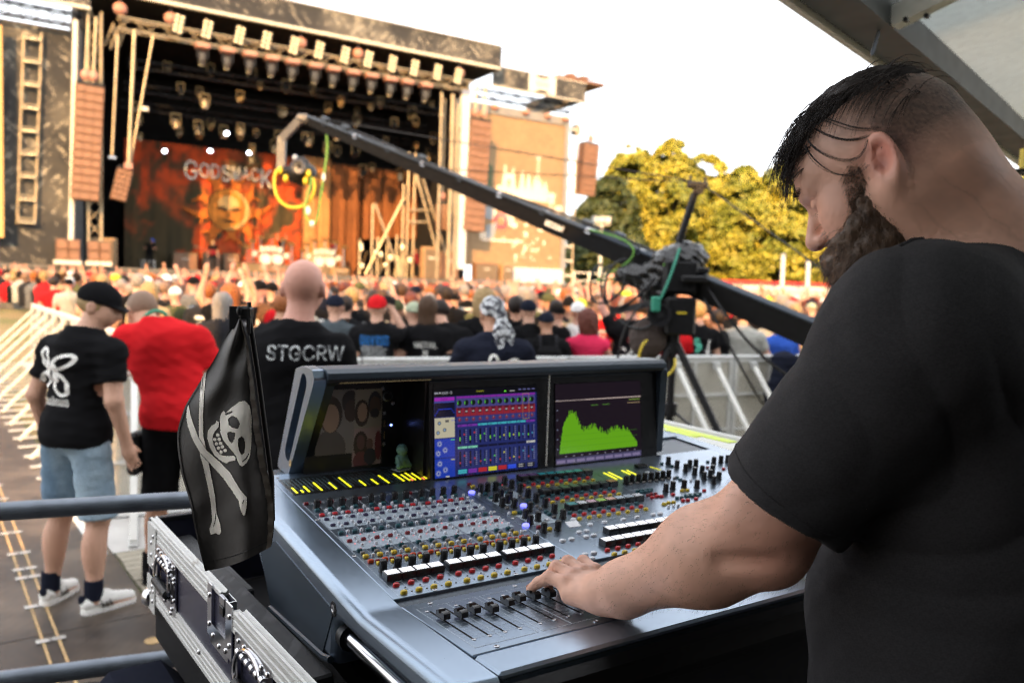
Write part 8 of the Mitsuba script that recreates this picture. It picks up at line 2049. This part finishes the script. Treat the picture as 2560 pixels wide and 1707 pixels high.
for i, ft in enumerate(((1.98, 6.02, .012), (.62, 5.98, .012), (1.22, 7.45, .012))):
    ft = np.array(ft); m_ = AP + (ft - AP) * .55
    k = put('tripod_leg', cat(tube([AP + NR(ft - AP) * .06, m_], .030, 10), tube([m_, ft], .021, 10)), 'black_metal', cr, 40)
    put('leg_clamp', cat(tube([m_ - NR(ft - AP) * .05, m_ + NR(ft - AP) * .05], .042, 10), cbox(-.05, .05, -.02, .02, -.02, .02, .005).apply_transform(tr(*m_))), 'black_plastic', k, 40); put('foot', ellip(ft, (.045, .045, .03), 2), 'black_plastic', k)
    put('spreader', rod(AP * [1, 1, 0] + [0, 0, .86], AP + (ft - AP) * .66, .012, n=6), 'black_metal', cr)
put('centre_column', cat(tube([AP, AP * [1, 1, 0] + [0, 0, .72]], .032, 12), tube([AP * [1, 1, 0] + [0, 0, .80], AP * [1, 1, 0] + [0, 0, .90]], .06, 12), tube([AP * [1, 1, 0] + [0, 0, .68], AP * [1, 1, 0] + [0, 0, .71]], .06, 10)), 'black_metal', cr, 40)
# loose cables around the pivot
lo4 = []
for a in ([(.80, 6.5, 2.0), (.70, 6.42, 1.8), (.78, 6.4, 1.66), (.95, 6.4, 1.72), (1.1, 6.3, 1.9)], [(.72, 6.6, 2.0), (.62, 6.5, 1.85), (.66, 6.5, 1.7), (.82, 6.4, 1.75), (.85, 6.4, 1.95)], [(.9, 6.5, 2.05), (.74, 6.4, 1.92), (.8, 6.35, 1.6), (1.0, 6.3, 1.5), (1.15, 6.3, 1.62)], [(1.02, 6.3, 1.7), (.86, 6.3, 1.4), (.84, 6.3, 1.0), (.85, 6.3, .5), (.9, 6.3, .02)], [(1.52, 6.3, 1.85), (1.9, 6.1, 1.35), (2.3, 6.2, 1.12), (2.8, 6.4, 1.16)], [(1.50, 6.3, 1.75), (1.75, 6.2, 1.3), (2.1, 6.6, .9), (2.3, 7.0, .8)]):
    put('loose_cable', tube(spline(a, 36), .011, 6), 'black_plastic', cr, 40)
put('green_cable', tube(spline([arm_at(.18) + va * .1 - la * .09, arm_at(.11) - la * .1 - va * .16, arm_at(.13) - la * .1 - va * .26, arm_at(.07) - la * .12 - va * .1, arm_at(.03) - la * .1 + va * .05, PV + [-.15, -.2, .1]], 40), .009, 6), 'cable_green', cr, 40)
put('yellow_cable', tube(spline([(1.05, 6.2, 1.42), (.99, 6.2, 1.28), (1.05, 6.2, 1.12), (1.20, 6.2, 1.14), (1.28, 6.25, 1.28)], 30), .010, 6), 'cable_yellow', cr, 40)
# remote head on its bent bracket
K1, K2, K3 = TIP + [-.02, 0, .02], np.array([-2.64, 9.05, 3.32]), np.array([-2.645, 9.05, 3.02])
bsdf('bracket_grey', (.10, .10, .105), .45, metallic=.3)
rh_ = put('head_bracket', cat(bar(K1, K2 + [0, 0, .03], .075, .075, (0, 1, 0)), bar(K2 + [0, 0, .05], K3, .085, .075, (0, 1, 0)), ellip(TIP, (.07, .05, .05), 2), cbox(-2.46, -2.33, 8.95, 9.05, 3.54, 3.62, .02)), 'bracket_grey', cr)
hd_ = put('remote_head', isomesh(lambda p: blend([ell(p, (-2.42, 9.05, 2.98), (.17, .15, .13)), ell(p, (-2.40, 8.96, 3.03), (.10, .10, .12)), ell(p, (-2.60, 9.05, 2.98), (.06, .10, .07))], .03) + .02 * wob(p, 18, 61), (-2.8, 8.7, 2.7), (-2.1, 9.35, 3.3), .02), 'black_plastic', cr, True)
put('lens', mv(lathe([(.075, 0), (.085, .10), (.07, .12), (.06, .10), (0, .09)], 16), tr(-2.40, 8.96, 3.02) @ rx(math.pi / 2)), 'bracket_grey', hd_, 40)
for P in ((-2.62, 8.93, 2.99), (-2.30, 8.90, 2.96), (-2.45, 8.90, 3.12), (-2.55, 8.9, 2.90), (-2.33, 8.9, 2.88)): put('connector', ellip(P, (.03, .03, .045), 1), 'cable_yellow' if P[0] < -2.5 or P[2] < 2.97 else 'steel', hd_)
put('head_cable', tube(spline([(-2.66, 8.95, 3.0), (-2.68, 8.95, 2.78), (-2.58, 8.95, 2.62), (-2.40, 8.95, 2.60), (-2.26, 8.93, 2.72), (-2.26, 8.93, 2.92)], 40), .017, 7), 'cable_yellow', cr, 40)
put('drop_cable', tube(spline([arm_at(.935) + va * .06, (-2.09, 8.86, 3.30), (-2.12, 8.86, 2.95), (-2.16, 8.86, 2.62), (-2.24, 8.86, 2.40), (-2.30, 8.86, 2.47), (-2.29, 8.88, 2.75), (-2.27, 8.9, 2.92)], 60), .013, 7), 'cable_green', cr, 40)
put('cable_ends', cat(ellip((-2.29, 8.87, 2.55), (.028, .028, .05), 1), ellip((-2.24, 8.86, 2.41), (.03, .03, .035), 1), ellip((-2.12, 8.85, 2.92), (.02, .02, .05), 1)), 'print_ivory', cr)

# capped scaffold post at the far right, beside the tent
t = thing('tent_post', 'grey post with a yellow cap and black collar at the right edge', 'post')
px_ = np.array([2.51, 4.0, 0])
put('tube', tube([px_, px_ + [0, 0, 2.40]], .032, 12), 'galv', t, 40); put('collar', mv(lathe([(.09, 0), (.10, .008), (.09, .016), (.035, .02)], 20), tr(*(px_ + [0, 0, 2.44]))), 'black_plastic', t, 40); put('cap', tube([px_ + [0, 0, 2.45], px_ + [0, 0, 2.56]], .036, 12), 'cable_yellow', t, 40)
